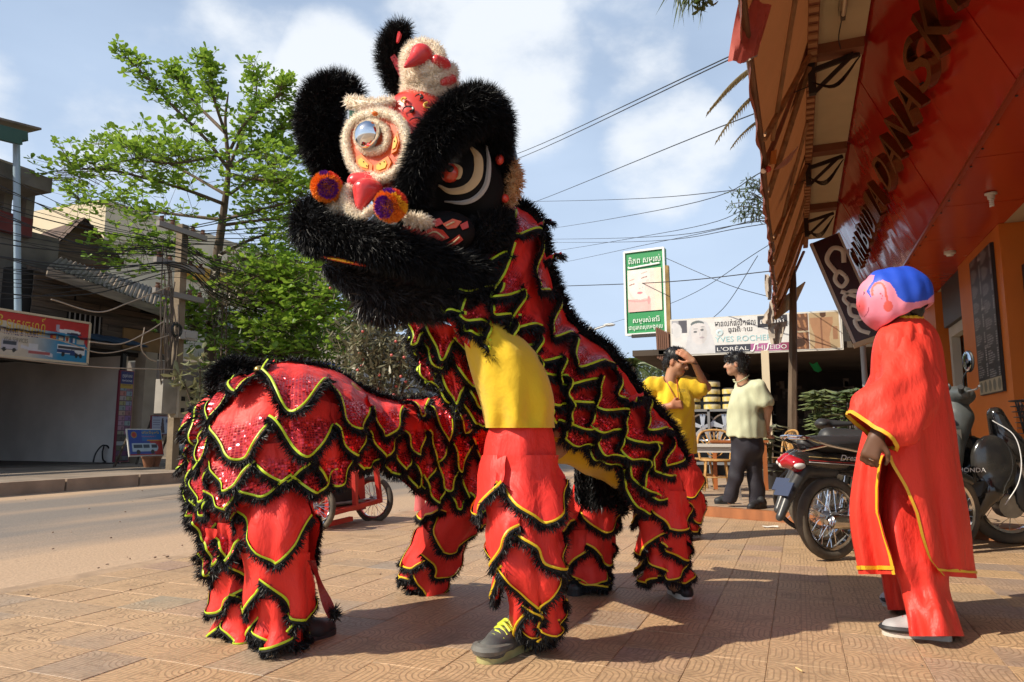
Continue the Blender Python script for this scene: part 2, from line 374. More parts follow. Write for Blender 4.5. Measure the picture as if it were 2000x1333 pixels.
# ================================================================== GROUND
def link_attr_rand(m):
 pass
def tile_material():
 m,n,l,b=nodes_of("paving_tile")
 uv=n.new("ShaderNodeUVMap");sp=n.new("ShaderNodeSeparateXYZ");l.new(uv.outputs[0],sp.inputs[0])
 def M(op,a,b_=None,c=None):
  x=n.new("ShaderNodeMath");x.operation=op
  for i,q in enumerate((a,b_,c)):
   if q is None:continue
   if hasattr(q,'links'):l.new(q,x.inputs[i])
   else:x.inputs[i].default_value=q
  return x.outputs[0]
 x,y=sp.outputs[0],sp.outputs[1]
# left half: nested arches round (0, .5); right half: nested arches round (1,.5); short bars between
 xa=M('MINIMUM',x,M('SUBTRACT',1.0,x))
 sgn=M('GREATER_THAN',x,.5)
 yo=M('ADD',y,M('MULTIPLY',sgn,.5));yo=M('FRACT',yo)
 dy=M('MAXIMUM',M('SUBTRACT',M('ABSOLUTE',M('SUBTRACT',yo,.5)),.16),0.0)
 d=M('SQRT',M('ADD',M('MULTIPLY',xa,xa),M('MULTIPLY',dy,dy)))
 ring=M('LESS_THAN',M('ABSOLUTE',M('SUBTRACT',M('FRACT',M('ADD',M('MULTIPLY',d,12.5),.25)),.5)),.13)
 inside=M('LESS_THAN',d,.43)
 bars=M('LESS_THAN',M('ABSOLUTE',M('SUBTRACT',M('FRACT',M('MULTIPLY',x,12.5)),.5)),.12)
 brk=M('LESS_THAN',M('ABSOLUTE',M('SUBTRACT',M('FRACT',M('MULTIPLY',y,6.0)),.5)),.44)
 bars=M('MULTIPLY',bars,brk)
 g=M('ADD',M('MULTIPLY',ring,inside),M('MULTIPLY',bars,M('SUBTRACT',1.0,inside)))
 cross=M('MULTIPLY',M('LESS_THAN',M('ABSOLUTE',M('SUBTRACT',M('FRACT',M('MULTIPLY',y,5.0)),.5)),.07),M('SUBTRACT',1.0,inside))
 g=M('MAXIMUM',g,cross)
# colour: dusty ochre with grey, pink and brown tiles
 tcn=n.new("ShaderNodeTexCoord");geo=n.new("ShaderNodeNewGeometry")
 n1=n.new("ShaderNodeTexNoise");n1.inputs["Scale"].default_value=1.3;n1.inputs["Detail"].default_value=7;l.new(geo.outputs["Position"],n1.inputs["Vector"])
 n2=n.new("ShaderNodeTexNoise");n2.inputs["Scale"].default_value=38;n2.inputs["Detail"].default_value=6;l.new(geo.outputs["Position"],n2.inputs["Vector"])
 at=n.new("ShaderNodeAttribute");at.attribute_name="col"
 ob=n.new("ShaderNodeObjectInfo")
 r1=n.new("ShaderNodeMapRange");r1.inputs[1].default_value=.36;r1.inputs[2].default_value=.64;r1.inputs[3].default_value=.15;r1.inputs[4].default_value=.8;l.new(n1.outputs[0],r1.inputs[0])
 mx=n.new("ShaderNodeMixRGB");mx.inputs[2].default_value=(.53,.345,.195,1);l.new(r1.outputs[0],mx.inputs[0])
 tint=n.new("ShaderNodeMixRGB");tint.blend_type='MULTIPLY';tint.inputs[0].default_value=1;l.new(at.outputs["Color"],tint.inputs[1]);l.new(ob.outputs["Color"],tint.inputs[2])
 l.new(tint.outputs[0],mx.inputs[1])
 r2=n.new("ShaderNodeMapRange");r2.inputs[1].default_value=.3;r2.inputs[2].default_value=.7;r2.inputs[3].default_value=.8;r2.inputs[4].default_value=1.12;l.new(n2.outputs[0],r2.inputs[0])
 m2=n.new("ShaderNodeMixRGB");m2.blend_type='MULTIPLY';m2.inputs[0].default_value=1;l.new(mx.outputs[0],m2.inputs[1])
 cc=n.new("ShaderNodeCombineXYZ");[l.new(r2.outputs[0],cc.inputs[i]) for i in range(3)];l.new(cc.outputs[0],m2.inputs[2])
 n3=n.new("ShaderNodeTexNoise");n3.inputs["Scale"].default_value=3.4;n3.inputs["Detail"].default_value=9;n3.inputs["Roughness"].default_value=.7;l.new(geo.outputs["Position"],n3.inputs["Vector"]);r3=n.new("ShaderNodeMapRange");r3.inputs[1].default_value=.52;r3.inputs[2].default_value=.72;r3.inputs[3].default_value=1.0;r3.inputs[4].default_value=.62;l.new(n3.outputs[0],r3.inputs[0]);m4=n.new("ShaderNodeMixRGB");m4.blend_type='MULTIPLY';m4.inputs[0].default_value=1;l.new(m2.outputs[0],m4.inputs[1]);l.new(r3.outputs[0],m4.inputs[2]);m2=m4
 groove_mix=n.new("ShaderNodeMixRGB");groove_mix.inputs[2].default_value=(.17,.105,.06,1);l.new(M('MULTIPLY',M('MULTIPLY',g,.95),n1.outputs[0]),groove_mix.inputs[0]);l.new(m2.outputs[0],groove_mix.inputs[1])  # pattern grooves mixed towards dark brown, uneven by noise
 l.new(groove_mix.outputs[0],b.inputs["Base Color"]);b.inputs["Roughness"].default_value=.62
 hh=M('ADD',M('MULTIPLY',g,-1.0),M('MULTIPLY',n2.outputs[0],.35))
 bp=n.new("ShaderNodeBump");bp.inputs["Strength"].default_value=.75;bp.inputs["Distance"].default_value=.009;l.new(hh,bp.inputs["Height"]);l.new(bp.outputs[0],b.inputs["Normal"])
 return m
TILE=tile_material()
mortar=mat("mortar",(.36,.25,.16),.9,bump=(40,.4,.004),var=(3,.3))
mb=MB();mb.box((-1.05,20,-.112),(6.7,60,.2));pav=mb.build("pavement",mortar,smooth=False,kind="structure")
mb=MB();mb.box((-4.49,20,-.062),(.16,60,.105));mb.build("kerb",mat("kerb_stone",(.44,.30,.19),.85,bump=(30,.5,.006),var=(5,.35)),smooth=False,kind="structure")
TS=.30
def tile_mesh():
 b=MB();s=TS/2-.0006;e=.0020;t=s-e
 vs=[(-s,-s,-.02),(s,-s,-.02),(s,s,-.02),(-s,s,-.02),(-s,-s,-e),(s,-s,-e),(s,s,-e),(-s,s,-e),(-t,-t,0),(t,-t,0),(t,t,0),(-t,t,0)]
 fs=[[8,9,10,11]]+[[i+a,(i+1)%4+a,(i+1)%4+a+4,i+a+4] for a in(0,4) for i in range(4)]
 uv=[((p[0]/TS)+.5,(p[1]/TS)+.5) for p in vs]
 return np.array(vs),fs,uv
tv,tf,tuv=tile_mesh()
TINTS=[(.46,.30,.165),(.49,.325,.18),(.40,.265,.155),(.36,.26,.17),(.30,.25,.20),(.34,.225,.17),(.44,.29,.17),(.28,.22,.175),(.25,.26,.21)]
TW=[5,5,4,3,.6,3,4,1.0,.2]
cells=[]
for iy in range(-2,62):
 for ix in range(22):
  x,y=-4.40+(ix+.62)*TS,.1+iy*TS
  if x>2.2:continue
  px,py,k=proj((x,y,0)) if depth((x,y,0))>.5 else(-9999,0,1e9)
  cells.append((k if-120<px<2120 and py<1480 else 1e6+k,x,y))
cells.sort()
tm=None;SV,SF,SU,SC=[],[],[],[]
for n_,(k,x,y) in enumerate(cells):
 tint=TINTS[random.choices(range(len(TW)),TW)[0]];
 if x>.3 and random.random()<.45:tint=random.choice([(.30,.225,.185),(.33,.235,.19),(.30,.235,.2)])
 z=random.uniform(-.0018,.0018);q=random.choice((0,0,0,2))
 tx,ty=random.uniform(-.003,.003),random.uniform(-.003,.003)
 if n_<300 and k<1e5:
  if tm is None:
   o=mk("tile",tv,tf,TILE,pav,False,uv=tuv,col=(1,1,1));tm=o.data
  else:
   o=bpy.data.objects.new("tile",tm);ROOT.objects.link(o);o.parent=pav
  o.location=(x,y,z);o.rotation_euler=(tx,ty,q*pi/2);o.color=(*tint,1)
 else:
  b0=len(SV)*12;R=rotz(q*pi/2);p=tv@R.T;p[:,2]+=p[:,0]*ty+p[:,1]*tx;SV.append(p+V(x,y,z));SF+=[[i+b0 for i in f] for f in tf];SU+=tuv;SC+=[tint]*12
mk("tile_field",np.concatenate(SV),SF,TILE,pav,False,uv=SU,col=np.array(SC),kind="stuff")
def road_material():
 m,n,l,b=nodes_of("dusty_asphalt")
 geo=n.new("ShaderNodeNewGeometry");sp=n.new("ShaderNodeSeparateXYZ");l.new(geo.outputs["Position"],sp.inputs[0])
 mp_=n.new("ShaderNodeMapping");mp_.inputs["Scale"].default_value=(1,.22,1);l.new(geo.outputs["Position"],mp_.inputs[0])
 n1=n.new("ShaderNodeTexNoise");n1.inputs["Scale"].default_value=.9;n1.inputs["Detail"].default_value=8;l.new(mp_.outputs[0],n1.inputs["Vector"])
 n2=n.new("ShaderNodeTexNoise");n2.inputs["Scale"].default_value=55;n2.inputs["Detail"].default_value=5;l.new(geo.outputs["Position"],n2.inputs["Vector"])
 r=n.new("ShaderNodeMapRange");r.inputs[1].default_value=-7.0;r.inputs[2].default_value=-5.6;l.new(sp.outputs[0],r.inputs[0])
 r3=n.new("ShaderNodeMapRange");r3.inputs[1].default_value=-11.1;r3.inputs[2].default_value=-11.9;l.new(sp.outputs[0],r3.inputs[0])
 mxm=n.new("ShaderNodeMath");mxm.operation='MAXIMUM';l.new(r.outputs[0],mxm.inputs[0]);l.new(r3.outputs[0],mxm.inputs[1])
 nr=n.new("ShaderNodeMapRange");nr.inputs[1].default_value=.3;nr.inputs[2].default_value=.7;nr.inputs[3].default_value=-.45;nr.inputs[4].default_value=.55;l.new(n1.outputs[0],nr.inputs[0])
 a=n.new("ShaderNodeMath");a.operation='ADD';a.use_clamp=True;l.new(mxm.outputs[0],a.inputs[0]);l.new(nr.outputs[0],a.inputs[1])
 mx=n.new("ShaderNodeMixRGB");mx.inputs[1].default_value=(.20,.17,.145,1);mx.inputs[2].default_value=(.45,.31,.20,1);l.new(a.outputs[0],mx.inputs[0])
 r2=n.new("ShaderNodeMapRange");r2.inputs[1].default_value=.3;r2.inputs[2].default_value=.7;r2.inputs[3].default_value=.74;r2.inputs[4].default_value=1.15;l.new(n2.outputs[0],r2.inputs[0])
 m2=n.new("ShaderNodeMixRGB");m2.blend_type='MULTIPLY';m2.inputs[0].default_value=1;l.new(mx.outputs[0],m2.inputs[1]);l.new(r2.outputs[0],m2.inputs[2])
 l.new(m2.outputs[0],b.inputs["Base Color"]);b.inputs["Roughness"].default_value=.85
 bp=n.new("ShaderNodeBump");bp.inputs["Strength"].default_value=.5;bp.inputs["Distance"].default_value=.01;l.new(n2.outputs[0],bp.inputs["Height"]);l.new(bp.outputs[0],b.inputs["Normal"])
 return m
ROADM=road_material()
b=MB()
ys=np.linspace(-30,160,191);xs=[-12.1,-11.6,-10,-8,-6.5,-5.6,-5.1,-4.8,-4.5]
zz=[-.05,-.07,-.06,-.05,-.06,-.06,-.05,-.035,-.018]
G=np.array([[(x,y,z+(random.uniform(-.008,.008) if-6<x<-4.6 else 0)) for x,z in zip(xs,zz)] for y in ys]);b.grid(G);b.build("road",ROADM,kind="structure")
rubble=MB()
for _ in range(240):
 x=random.choice([random.gauss(-4.75,.2),random.gauss(-4.3,.35),random.uniform(-11,-4.5),random.uniform(-4.3,2)]);y=random.uniform(2.6,14)
 if x>-4.4 and random.random()<.6:continue
 s=random.uniform(.004,.011)*(1.4 if x<-4.4 else 1);rubble.ell((x,y,s*.4+(-.045 if x<-4.6 else .0)),(s,s*random.uniform(.6,1.2),s*.6),n=5,m=3)
rubble.build("gravel",mat("pebble",(.33,.23,.16),.9,var=(8,.5)),kind="stuff")
far_pav=MB();far_pav.box((-17.3,40,.05),(10.4,150,.2));FP=far_pav.build("far_pavement",mat("far_concrete",(.30,.235,.18),.85,bump=(18,.5,.01),var=(1.2,.4)),smooth=False,kind="structure")
kj=MB()
for i in range(60):
 kj.box((-12.06,-10+i*1.52,.03),(.16,1.48,.26))
kj.build("kerb_stones",mat("far_kerb",(.34,.25,.18),.85,var=(2,.35),bump=(20,.4,.01)),FP,smooth=False,kind="stuff")
gm=mat("earth",(.34,.24,.16),.95,var=(.3,.3))
mk("ground",[(-1500,-1500,-.35),(1500,-1500,-.35),(1500,1500,-.35),(-1500,1500,-.35)],[[0,1,2,3]],gm,smooth=False,kind="structure")
# litter on the paving
wb=MB();c=PZ(1498,1031,.004);wb.grid(np.array([[c+V(.05*i-.05+.01*random.random(),.03*j,.012*random.random()+.004*abs(i-1)) for i in range(4)] for j in range(3)]));wb.build("paper_scrap",mat("paper_white",(.75,.72,.65),.8),label="crumpled scrap of pale paper lying on the paving",cat="litter")
wb=MB();c=PZ(1561,1308,.006);wb.tube([c+V(-.012,.02,0),c+V(.012,-.02,0)],.004,6);wb.build("cigarette_end",mat("filter_tan",(.6,.42,.2),.8),label="small tan cigarette end on the tiles at the front",cat="litter")
# ================================================================== FAR SIDE OF THE STREET (left)
LX=-17.5
wood_d=mat("weathered_plank",(.115,.085,.062),.85,bump=(3,.8,.02),var=(1.4,.55),stretch=(6,.6,9))
wood_b=mat("brown_plank",(.155,.105,.07),.85,bump=(3,.7,.02),var=(1.5,.5),stretch=(6,.6,9))
conc=mat("raw_concrete",(.17,.155,.135),.9,bump=(9,.5,.02),var=(1.1,.45))
conc_l=mat("pale_concrete",(.40,.33,.25),.85,bump=(9,.4,.02),var=(1.2,.35))
tin=mat("old_tin_roof",(.25,.195,.15),.7,bump=(14,.3,.01),var=(.8,.5))
rtile=mat("clay_roof",(.125,.075,.055),.85,bump=(12,.6,.03),var=(2,.5))
blk=mat("black_plastic",(.012,.012,.013),.5)
cream=mat("cream_render",(.70,.60,.42),.85,var=(.5,.18),bump=(6,.2,.01))
whitem=mat("white_metal",(.70,.68,.62),.5,var=(2,.15))
plaster=mat("whitewash",(.80,.75,.70),.85,var=(.6,.25),bump=(5,.3,.01))
printm=mat("printed_vinyl",None,.45,attr="col",var=(5,.12))
dark=mat("recess_shade",(.02,.018,.016),.9)  # near-black colour standing in for shade inside rooms and openings
YO,ZO=PXX(232,800,LX)[1],PXX(238,702,LX)[2]
gar=thing("garage_building","open fronted dim garage with a whitewashed inner wall across the street","building",(LX,YO,.15))
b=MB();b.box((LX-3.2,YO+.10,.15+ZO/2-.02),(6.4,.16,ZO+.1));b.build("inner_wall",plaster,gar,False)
b=MB();b.box((LX-6.45,YO-6,.15+ZO/2),(.12,14,ZO));b.build("back_wall",dark,gar,False)  # near-black: shade deep in the garage put into the wall colour
b=MB();b.box((LX-3.2,YO-6,ZO+.16),(6.4,13.6,.12));b.build("ceiling",dark,gar,False)  # near-black as well, so the garage darkens inwards by its colour
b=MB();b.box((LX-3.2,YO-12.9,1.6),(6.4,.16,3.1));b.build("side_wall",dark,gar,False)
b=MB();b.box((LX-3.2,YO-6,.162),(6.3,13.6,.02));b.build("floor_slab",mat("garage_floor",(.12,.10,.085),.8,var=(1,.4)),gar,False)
b=MB();b.box((LX+.02,YO+.02,.15+ZO/2),(.10,.12,ZO));b.build("door_jamb",mat("dark_steel",(.03,.03,.032),.6),gar,False)
# shutter housing above the opening, made of slats
zt=PXX(285,690,LX)[2];y1=PXX(286,720,LX)[1]
sl_m=mat("shutter_slat",(.19,.165,.135),.7,var=(1,.4));first=None
for i in range(7):
 z=ZO+.22+i*(zt-ZO-.2)/7;bb=MB();L=y1-(YO-13);bb.beam((LX+.06,YO-13,z),(LX+.06,y1,z),.05,(zt-ZO-.2)/7-.012);o=bb.build("slat",sl_m,gar,False)
b=MB();yc0,yc1=PXX(263,800,LX)[1],PXX(286,800,LX)[1];b.box((LX+.1,(yc0+yc1)/2,.15+(zt-.15)/2),(.4,yc1-yc0,zt-.15));b.build("pillar",conc_l,gar,False)
b=MB();z0=PXX(240,680,LX)[2]
n_=60;G=np.array([[(LX+.1+t*.9,YO-13+i*.22,z0+.25-t*.28+.025*(i%2)) for i in range(n_)] for t in(0,1)]);G=G[:,:int((PXX(318,690,LX)[1]-YO+13)/.22)+1]
b.grid(G);b.grid(G+V(0,0,-.03));b.build("awning",mat("blue_tin",(.035,.07,.12),.6,var=(1,.4)),gar,False)
# hose on the wall
hz=MB();cpts=[PXX(x,y,LX-.3) for x,y in((182,903),(186,888),(194,876),(203,870),(200,884),(201,898),(206,903),(200,905))];hz.tube(cpts,.022,6,k=26);cpts=[PXX(x,y,LX-.3) for x,y in((203,870),(210,872),(216,882),(213,892))];hz.tube(cpts,.022,6,k=16)
hz.build("hose",blk,label="black hose hanging in a loop inside the garage mouth",cat="hose")
# travel agency sign
SX=LX+.95
a,bb_,c_,d_=PXX(-150,590,SX),PXX(176,632,SX),PXX(171,712,SX),PXX(-150,684,SX)
yr=bb_[1];yl=a[1];ztp=bb_[2];zb=c_[2];W_,H_=yr-yl,ztp-zb
sg=thing("travel_sign","long painted travel agency board with plane and bus above the garage","sign",(SX,(yl+yr)/2,zb))
fr=MB();cy,cz=(yl+yr)/2,(ztp+zb)/2
fr.box((SX-.06,cy,cz),(.1,W_,H_));fr.build("board",whitem,sg,False)
fr=MB()
for(p,q) in(((SX,yl,ztp),(SX,yr,ztp)),((SX,yl,zb),(SX,yr,zb)),((SX,yr,zb),(SX,yr,ztp))):fr.beam(p,q,.05,.05)
fr.build("frame",mat("cream_frame",(.62,.5,.34),.6),sg,False)
def ell(u,v,cx,cy_,rx,ry):return((u-cx)/rx)**2+((v-cy_)/ry)**2<1
def rect(u,v,x0,x1,y0,y1):return(u>x0)&(u<x1)&(v>y0)&(v<y1)
def travel(u,v):
 c=np.zeros((len(u),3));s=np.clip((u-.58)/.22,0,1)[:,None]
 c[:]=np.array([.58,.50,.40])*(1-s)+np.array([.03,.24,.44])*s
 red=v>.80-.12*np.clip((u-.4)/.3,0,1)-.3*np.clip((u-.9)/.1,0,1)**1.5;c[red]=(.50,.035,.035)
 def R(x0,x1,y0,y1,col):c[rect(u,v,x0,x1,y0,y1)]=col
# aeroplane
 c[ell(u,v,.86,.73,.085,.055)]=(.72,.70,.70);c[ell(u,v,.90,.685,.055,.03)]=(.03,.03,.07);R(.77,.79,.72,.87,(.4,.35,.45))
# payment cards
 R(.735,.775,.50,.63,(.25,.02,.04));c[ell(u,v,.75,.565,.013,.04)]=(.5,.04,.03);c[ell(u,v,.762,.565,.013,.04)]=(.6,.25,.04)
 R(.788,.828,.48,.62,(.03,.06,.16));R(.793,.823,.505,.59,(.6,.55,.4));R(.793,.823,.55,.57,(.03,.06,.2))
 R(.838,.864,.45,.63,(.7,.68,.6));R(.842,.860,.49,.59,(.35,.08,.04));R(.874,.893,.47,.58,(.03,.07,.2));R(.893,.908,.47,.58,(.6,.6,.62));R(.918,.975,.45,.57,(.45,.46,.42))
# bus
 R(.786,.985,.17,.39,(.70,.70,.72));R(.79,.98,.30,.37,(.05,.05,.06));R(.786,.91,.19,.285,(.02,.045,.16));c[(u>.88)&(u<.95)&(v<.17+.12*(1-np.abs(u-.89)/.06))&(v>.14)]=(.02,.045,.16)
 for x in(.83,.925,.955):c[ell(u,v,x,.16,.012,.06)]=(.02,.02,.02)
# van and boat
 R(.43,.53,.14,.36,(.45,.42,.46));R(.44,.525,.25,.33,(.05,.06,.08));R(.43,.53,.12,.15,(.12,.1,.12));c[ell(u,v,.45,.13,.012,.05)]=(.03,.03,.03);c[ell(u,v,.51,.13,.012,.05)]=(.03,.03,.03)
 c[(v<.28-(u-.55)*.7)&(v>.22-(u-.53)*.75)&(u>.55)&(u<.76)]=(.6,.58,.62);c[(v<.16)&(v>.09)&(u>.60)&(u<.74)]=(.4,.1,.1);R(.60,.66,.22,.33,(.6,.6,.62))
 return c
print_panel("printed_sheet",(SX-.01,cy,cz),(0,1,0),(0,0,1),W_-.06,H_-.06,220,60,travel,printm,sg,.012)
lt=MB();yy=lambda px:PXX(px,650,SX)[1]
def sy(px,f):y=yy(px);return V(SX+.006,y,zb+H_*f)
place_text(lt,"ទេសចរណ៍",sy(50,.76),(0,1,0),(0,0,1),.42,0,width=yy(88)-yy(12))
place_text(lt,"ក្រុមហ៊ុន",sy(-45,.76),(0,1,0),(0,0,1),.42,0,width=yy(4)-yy(-95))
place_text(lt,"TRAVEL & TOURS",sy(41,.55),(0,1,0),(0,0,1),.15,1,width=yy(76)-yy(7))
place_text(lt,"ANGKO",sy(-30,.55),(0,1,0),(0,0,1),.15,1,width=yy(2)-yy(-60))
place_text(lt,"VISA SERVICES",sy(32,.38),(0,1,0),(0,0,1),.10,2,width=yy(56)-yy(8))
lt.build("lettering",[mat("gold_paint",(.62,.40,.05),.5),mat("navy_paint",(.06,.05,.16),.5),mat("grey_paint",(.16,.15,.12),.5)],sg,False)
# timber upper house behind the sign
UX=LX-.3
hs=thing("timber_house","weathered grey timber house with tin lean-to roof above the garage","house",(UX,YO,zt))
zq=lambda px,py,X=UX:PXX(px,py,X)
yA,yB=zq(60,600)[1],zq(345,640)[1]
zt2=zq(200,690)[2]
k=0
for i in range(17):
 z0=zt2+i*.165;z1=z0+.155
 ye=yB-max(0,(z0-zq(345,640)[2]))/max(zq(100,540)[2]-zq(345,640)[2],.1)*(yB-zq(100,540)[1])
 y=yA
 if ye-y<.5:continue
 cuts=[y]+sorted(random.uniform(y+.5,ye-.2) for _ in range(2 if ye-y>2.5 else 1))+[ye]
 for p,q in zip(cuts[:-1],cuts[1:]):
  wx0,wx1=zq(128,640)[1],zq(198,640)[1]
  if zq(150,655)[2]<(z0+z1)/2<zq(150,612)[2]:
   segs=[]
   if p<wx0:segs.append((p,min(q,wx0)))
   if q>wx1:segs.append((max(p,wx1),q))
  else:segs=[(p,q)]
  for(s0,s1) in segs:
   if s1-s0<.15:continue
   bb=MB();dx=random.uniform(-.012,.02);bb.beam((UX+dx,s0+.006,(z0+z1)/2),(UX+dx+random.uniform(-.01,.01),s1-.006,(z0+z1)/2+random.uniform(-.012,.012)),.035,z1-z0);bb.build("plank",random.choice([wood_d,wood_b,wood_d]),hs,False)
b=MB();b.box((UX-1.5,(yA+yB)/2-.3,zt2+1.0),(2.6,yB-yA,1.9));b.build("dark_inside",dark,hs,False)
wy0,wy1,wz0,wz1=zq(128,640)[1],zq(198,640)[1],zq(150,655)[2],zq(150,612)[2]
b=MB()
for i in range(7):y=wy0+(wy1-wy0)*(i+.5)/7;b.cyl((UX+.02,y,wz0),(UX+.02,y,wz1),.022,6)
wnd=b.build("window_bars",mat("bare_steel",(.25,.21,.17),.6),hs,False)
b=MB();b.box((UX+.06,zq(285,670)[1],zq(285,668)[2]),(.05,zq(332,668)[1]-zq(238,668)[1],zq(285,650)[2]-zq(285,690)[2]));b.build("panel",mat("ochre_panel",(.26,.14,.045),.8,var=(2,.3)),hs,False)
# lean-to roof: corrugated, sloping with the photograph's eave
e0,e1=zq(93,520,UX+.9),zq(390,628,UX+.9);r0,r1=zq(118,503,UX-1.2),zq(392,592,UX-1.2)
G=[]
for i in range(120):
 t=i/119;A_,B_=e0+(e1-e0)*t,r0+(r1-r0)*t;o_=V(0,0,.035*sin(i*1.9));G.append([A_+o_,A_*.5+B_*.5+o_,B_+o_])
b=MB();b.grid(np.array(G));b.grid(np.array(G)-V(0,0,.03));b.build("roof",tin,hs,False)
b=MB();b.beam(e0-V(0,0,.14),e1-V(0,0,.14),.04,.24);b.build("fascia_board",mat("grey_board",(.30,.24,.18),.8,bump=(4,.5,.02),var=(1.5,.5),stretch=(3,.8,6)),hs,False)
for i in range(9):
 t=(i+.5)/9;q=e0+(e1-e0)*t-V(.05,0,.08);bb=MB();bb.beam(q,q+V(-1.1,0,.25),.06,.1);bb.build("rafter",wood_d,hs,False)
# gable roof of clay tiles above
g0,g1,g2=zq(68,508,UX-2),zq(150,432,UX-2),zq(228,520,UX-2)
b=MB();back=V(-6,1.5,0);b.prism([g0+V(0,0,0),g1,g2],V(-.1,.02,0));b.build("gable",wood_b,hs,False)
for(p,q) in((g0,g1),(g1,g2)):
 rows=[]
 for i in range(14):
  t=i/13;A_=p+(q-p)*t+V(.35,0,.06);rows.append([A_+back*j/10+V(0,0,.03*(i%2)+.02*sin(j*2.1)) for j in range(11)])
 b=MB();b.grid(np.array(rows));b.grid(np.array(rows)-V(0,0,.05));b.build("roof_slope",rtile,hs,False)
# raw concrete frame house further left
ch=thing("concrete_house","unfinished grey concrete house frame with flat slab roof at far left","building",(UX-.5,zq(40,500)[1],.15))
CX=UX-.4
def cbox(name,px0,px1,py0,py1,X,th,m,parent):
 p,q=PXX(px0,(py0+py1)/2,X),PXX(px1,(py0+py1)/2,X);zt_,zb_=PXX((px0+px1)/2,py0,X)[2],PXX((px0+px1)/2,py1,X)[2]
 b=MB();b.box((X-th/2,(p[1]+q[1])/2,(zt_+zb_)/2),(th,q[1]-p[1],zt_-zb_));return b.build(name,m,parent,False)
cbox("wall",-140,108,432,700,CX-.3,.3,conc,ch)
cbox("roof_slab",-60,104,322,352,CX+.9,3.2,conc,ch)
cbox("slab_edge",-60,70,312,323,CX+.6,2.6,conc_l,ch)
for(u0,u1) in((-40,-22),(8,24),(52,68)):cbox("column",u0,u1,352,436,CX-.2,.4,conc,ch)
cbox("parapet",-140,66,400,440,CX-.1,.15,mat("maroon_wall",(.16,.03,.03),.8,var=(2,.3)),ch)
b=MB()
for i in range(7):q=PXX(96+i*3,352-i*3,CX+.6);b.tube([q,q+V(.1,.5+.08*i,.12+.03*i),q+V(.12,.9+.1*i,.02+.04*i)],.012,5)
b.build("rebar",mat("rust",(.16,.07,.035),.8),ch)
dp=thing("drain_pipe","pale blue plastic drainpipe under a green gutter at left edge","drainpipe",PXX(34,610,LX+.5))
b=MB();b.tube([PXX(32,272,LX+.5),PXX(35,625,LX+.5)],.075,12);b.build("pipe",mat("pvc_blue",(.30,.40,.48),.4),dp)
gt=b=MB();b.beam(PXX(-60,244,LX+.6),PXX(41,270,LX+.6),.5,.22);b.beam(PXX(-60,246,LX+.9),PXX(42,272,LX+.9),.06,.28);b.build("gutter",mat("green_tin",(.02,.07,.045),.5),dp,False)
b=MB();b.beam(PXX(-70,236,LX-.2),PXX(38,262,LX-.2),1.6,.05);b.build("roof_edge",tin,dp,False)
# cream apartment block behind
bx=-27
cr_=thing("cream_building","tall cream rendered building with yellow band rising behind the tree","building",PXX(420,700,bx))
p,q=PXX(200,500,bx),PXX(640,500,bx);zt_=PXX(200,386,bx)[2]
b=MB();b.box((bx-4,(p[1]+q[1])/2,zt_/2),(8,q[1]-p[1],zt_));b.build("wall",cream,cr_,False)
b=MB();b.box((bx+.12,(p[1]+q[1])/2+2,zt_*.8),(.22,q[1]-p[1]-5,.7));b.build("band",mat("mustard",(.55,.30,.03),.8,var=(1,.3)),cr_,False)
for r in range(2):
 for i in range(7):
  y=p[1]+7.5+i*2.3;z=zt_*(.60-.28*r);b=MB();b.box((bx+.02,y,z),(.1,1.2,1.5));w_=b.build("window",mat("window_dark",(.05,.06,.07),.2),cr_,False)
  b=MB()
  for(dy,dz,sy_,sz_) in((-.62,0,.08,1.6),(.62,0,.08,1.6),(0,.8,1.3,.08),(0,-.8,1.3,.1),(0,0,.05,1.5)):b.box((bx+.09,y+dy,z+dz),(.08,sy_,sz_))
  b.build("frame",whitem,w_,False)
b=MB()
for i in range(40):b.cyl((bx+1.3,p[1]+7+i*.42,zt_*.38),(bx+1.3,p[1]+7+i*.42,zt_*.38+.9),.03,5)
for z in(0,.9):b.cyl((bx+1.3,p[1]+7,zt_*.38+z),(bx+1.3,p[1]+24,zt_*.38+z),.05,6)
b.build("railing",whitem,cr_,False)
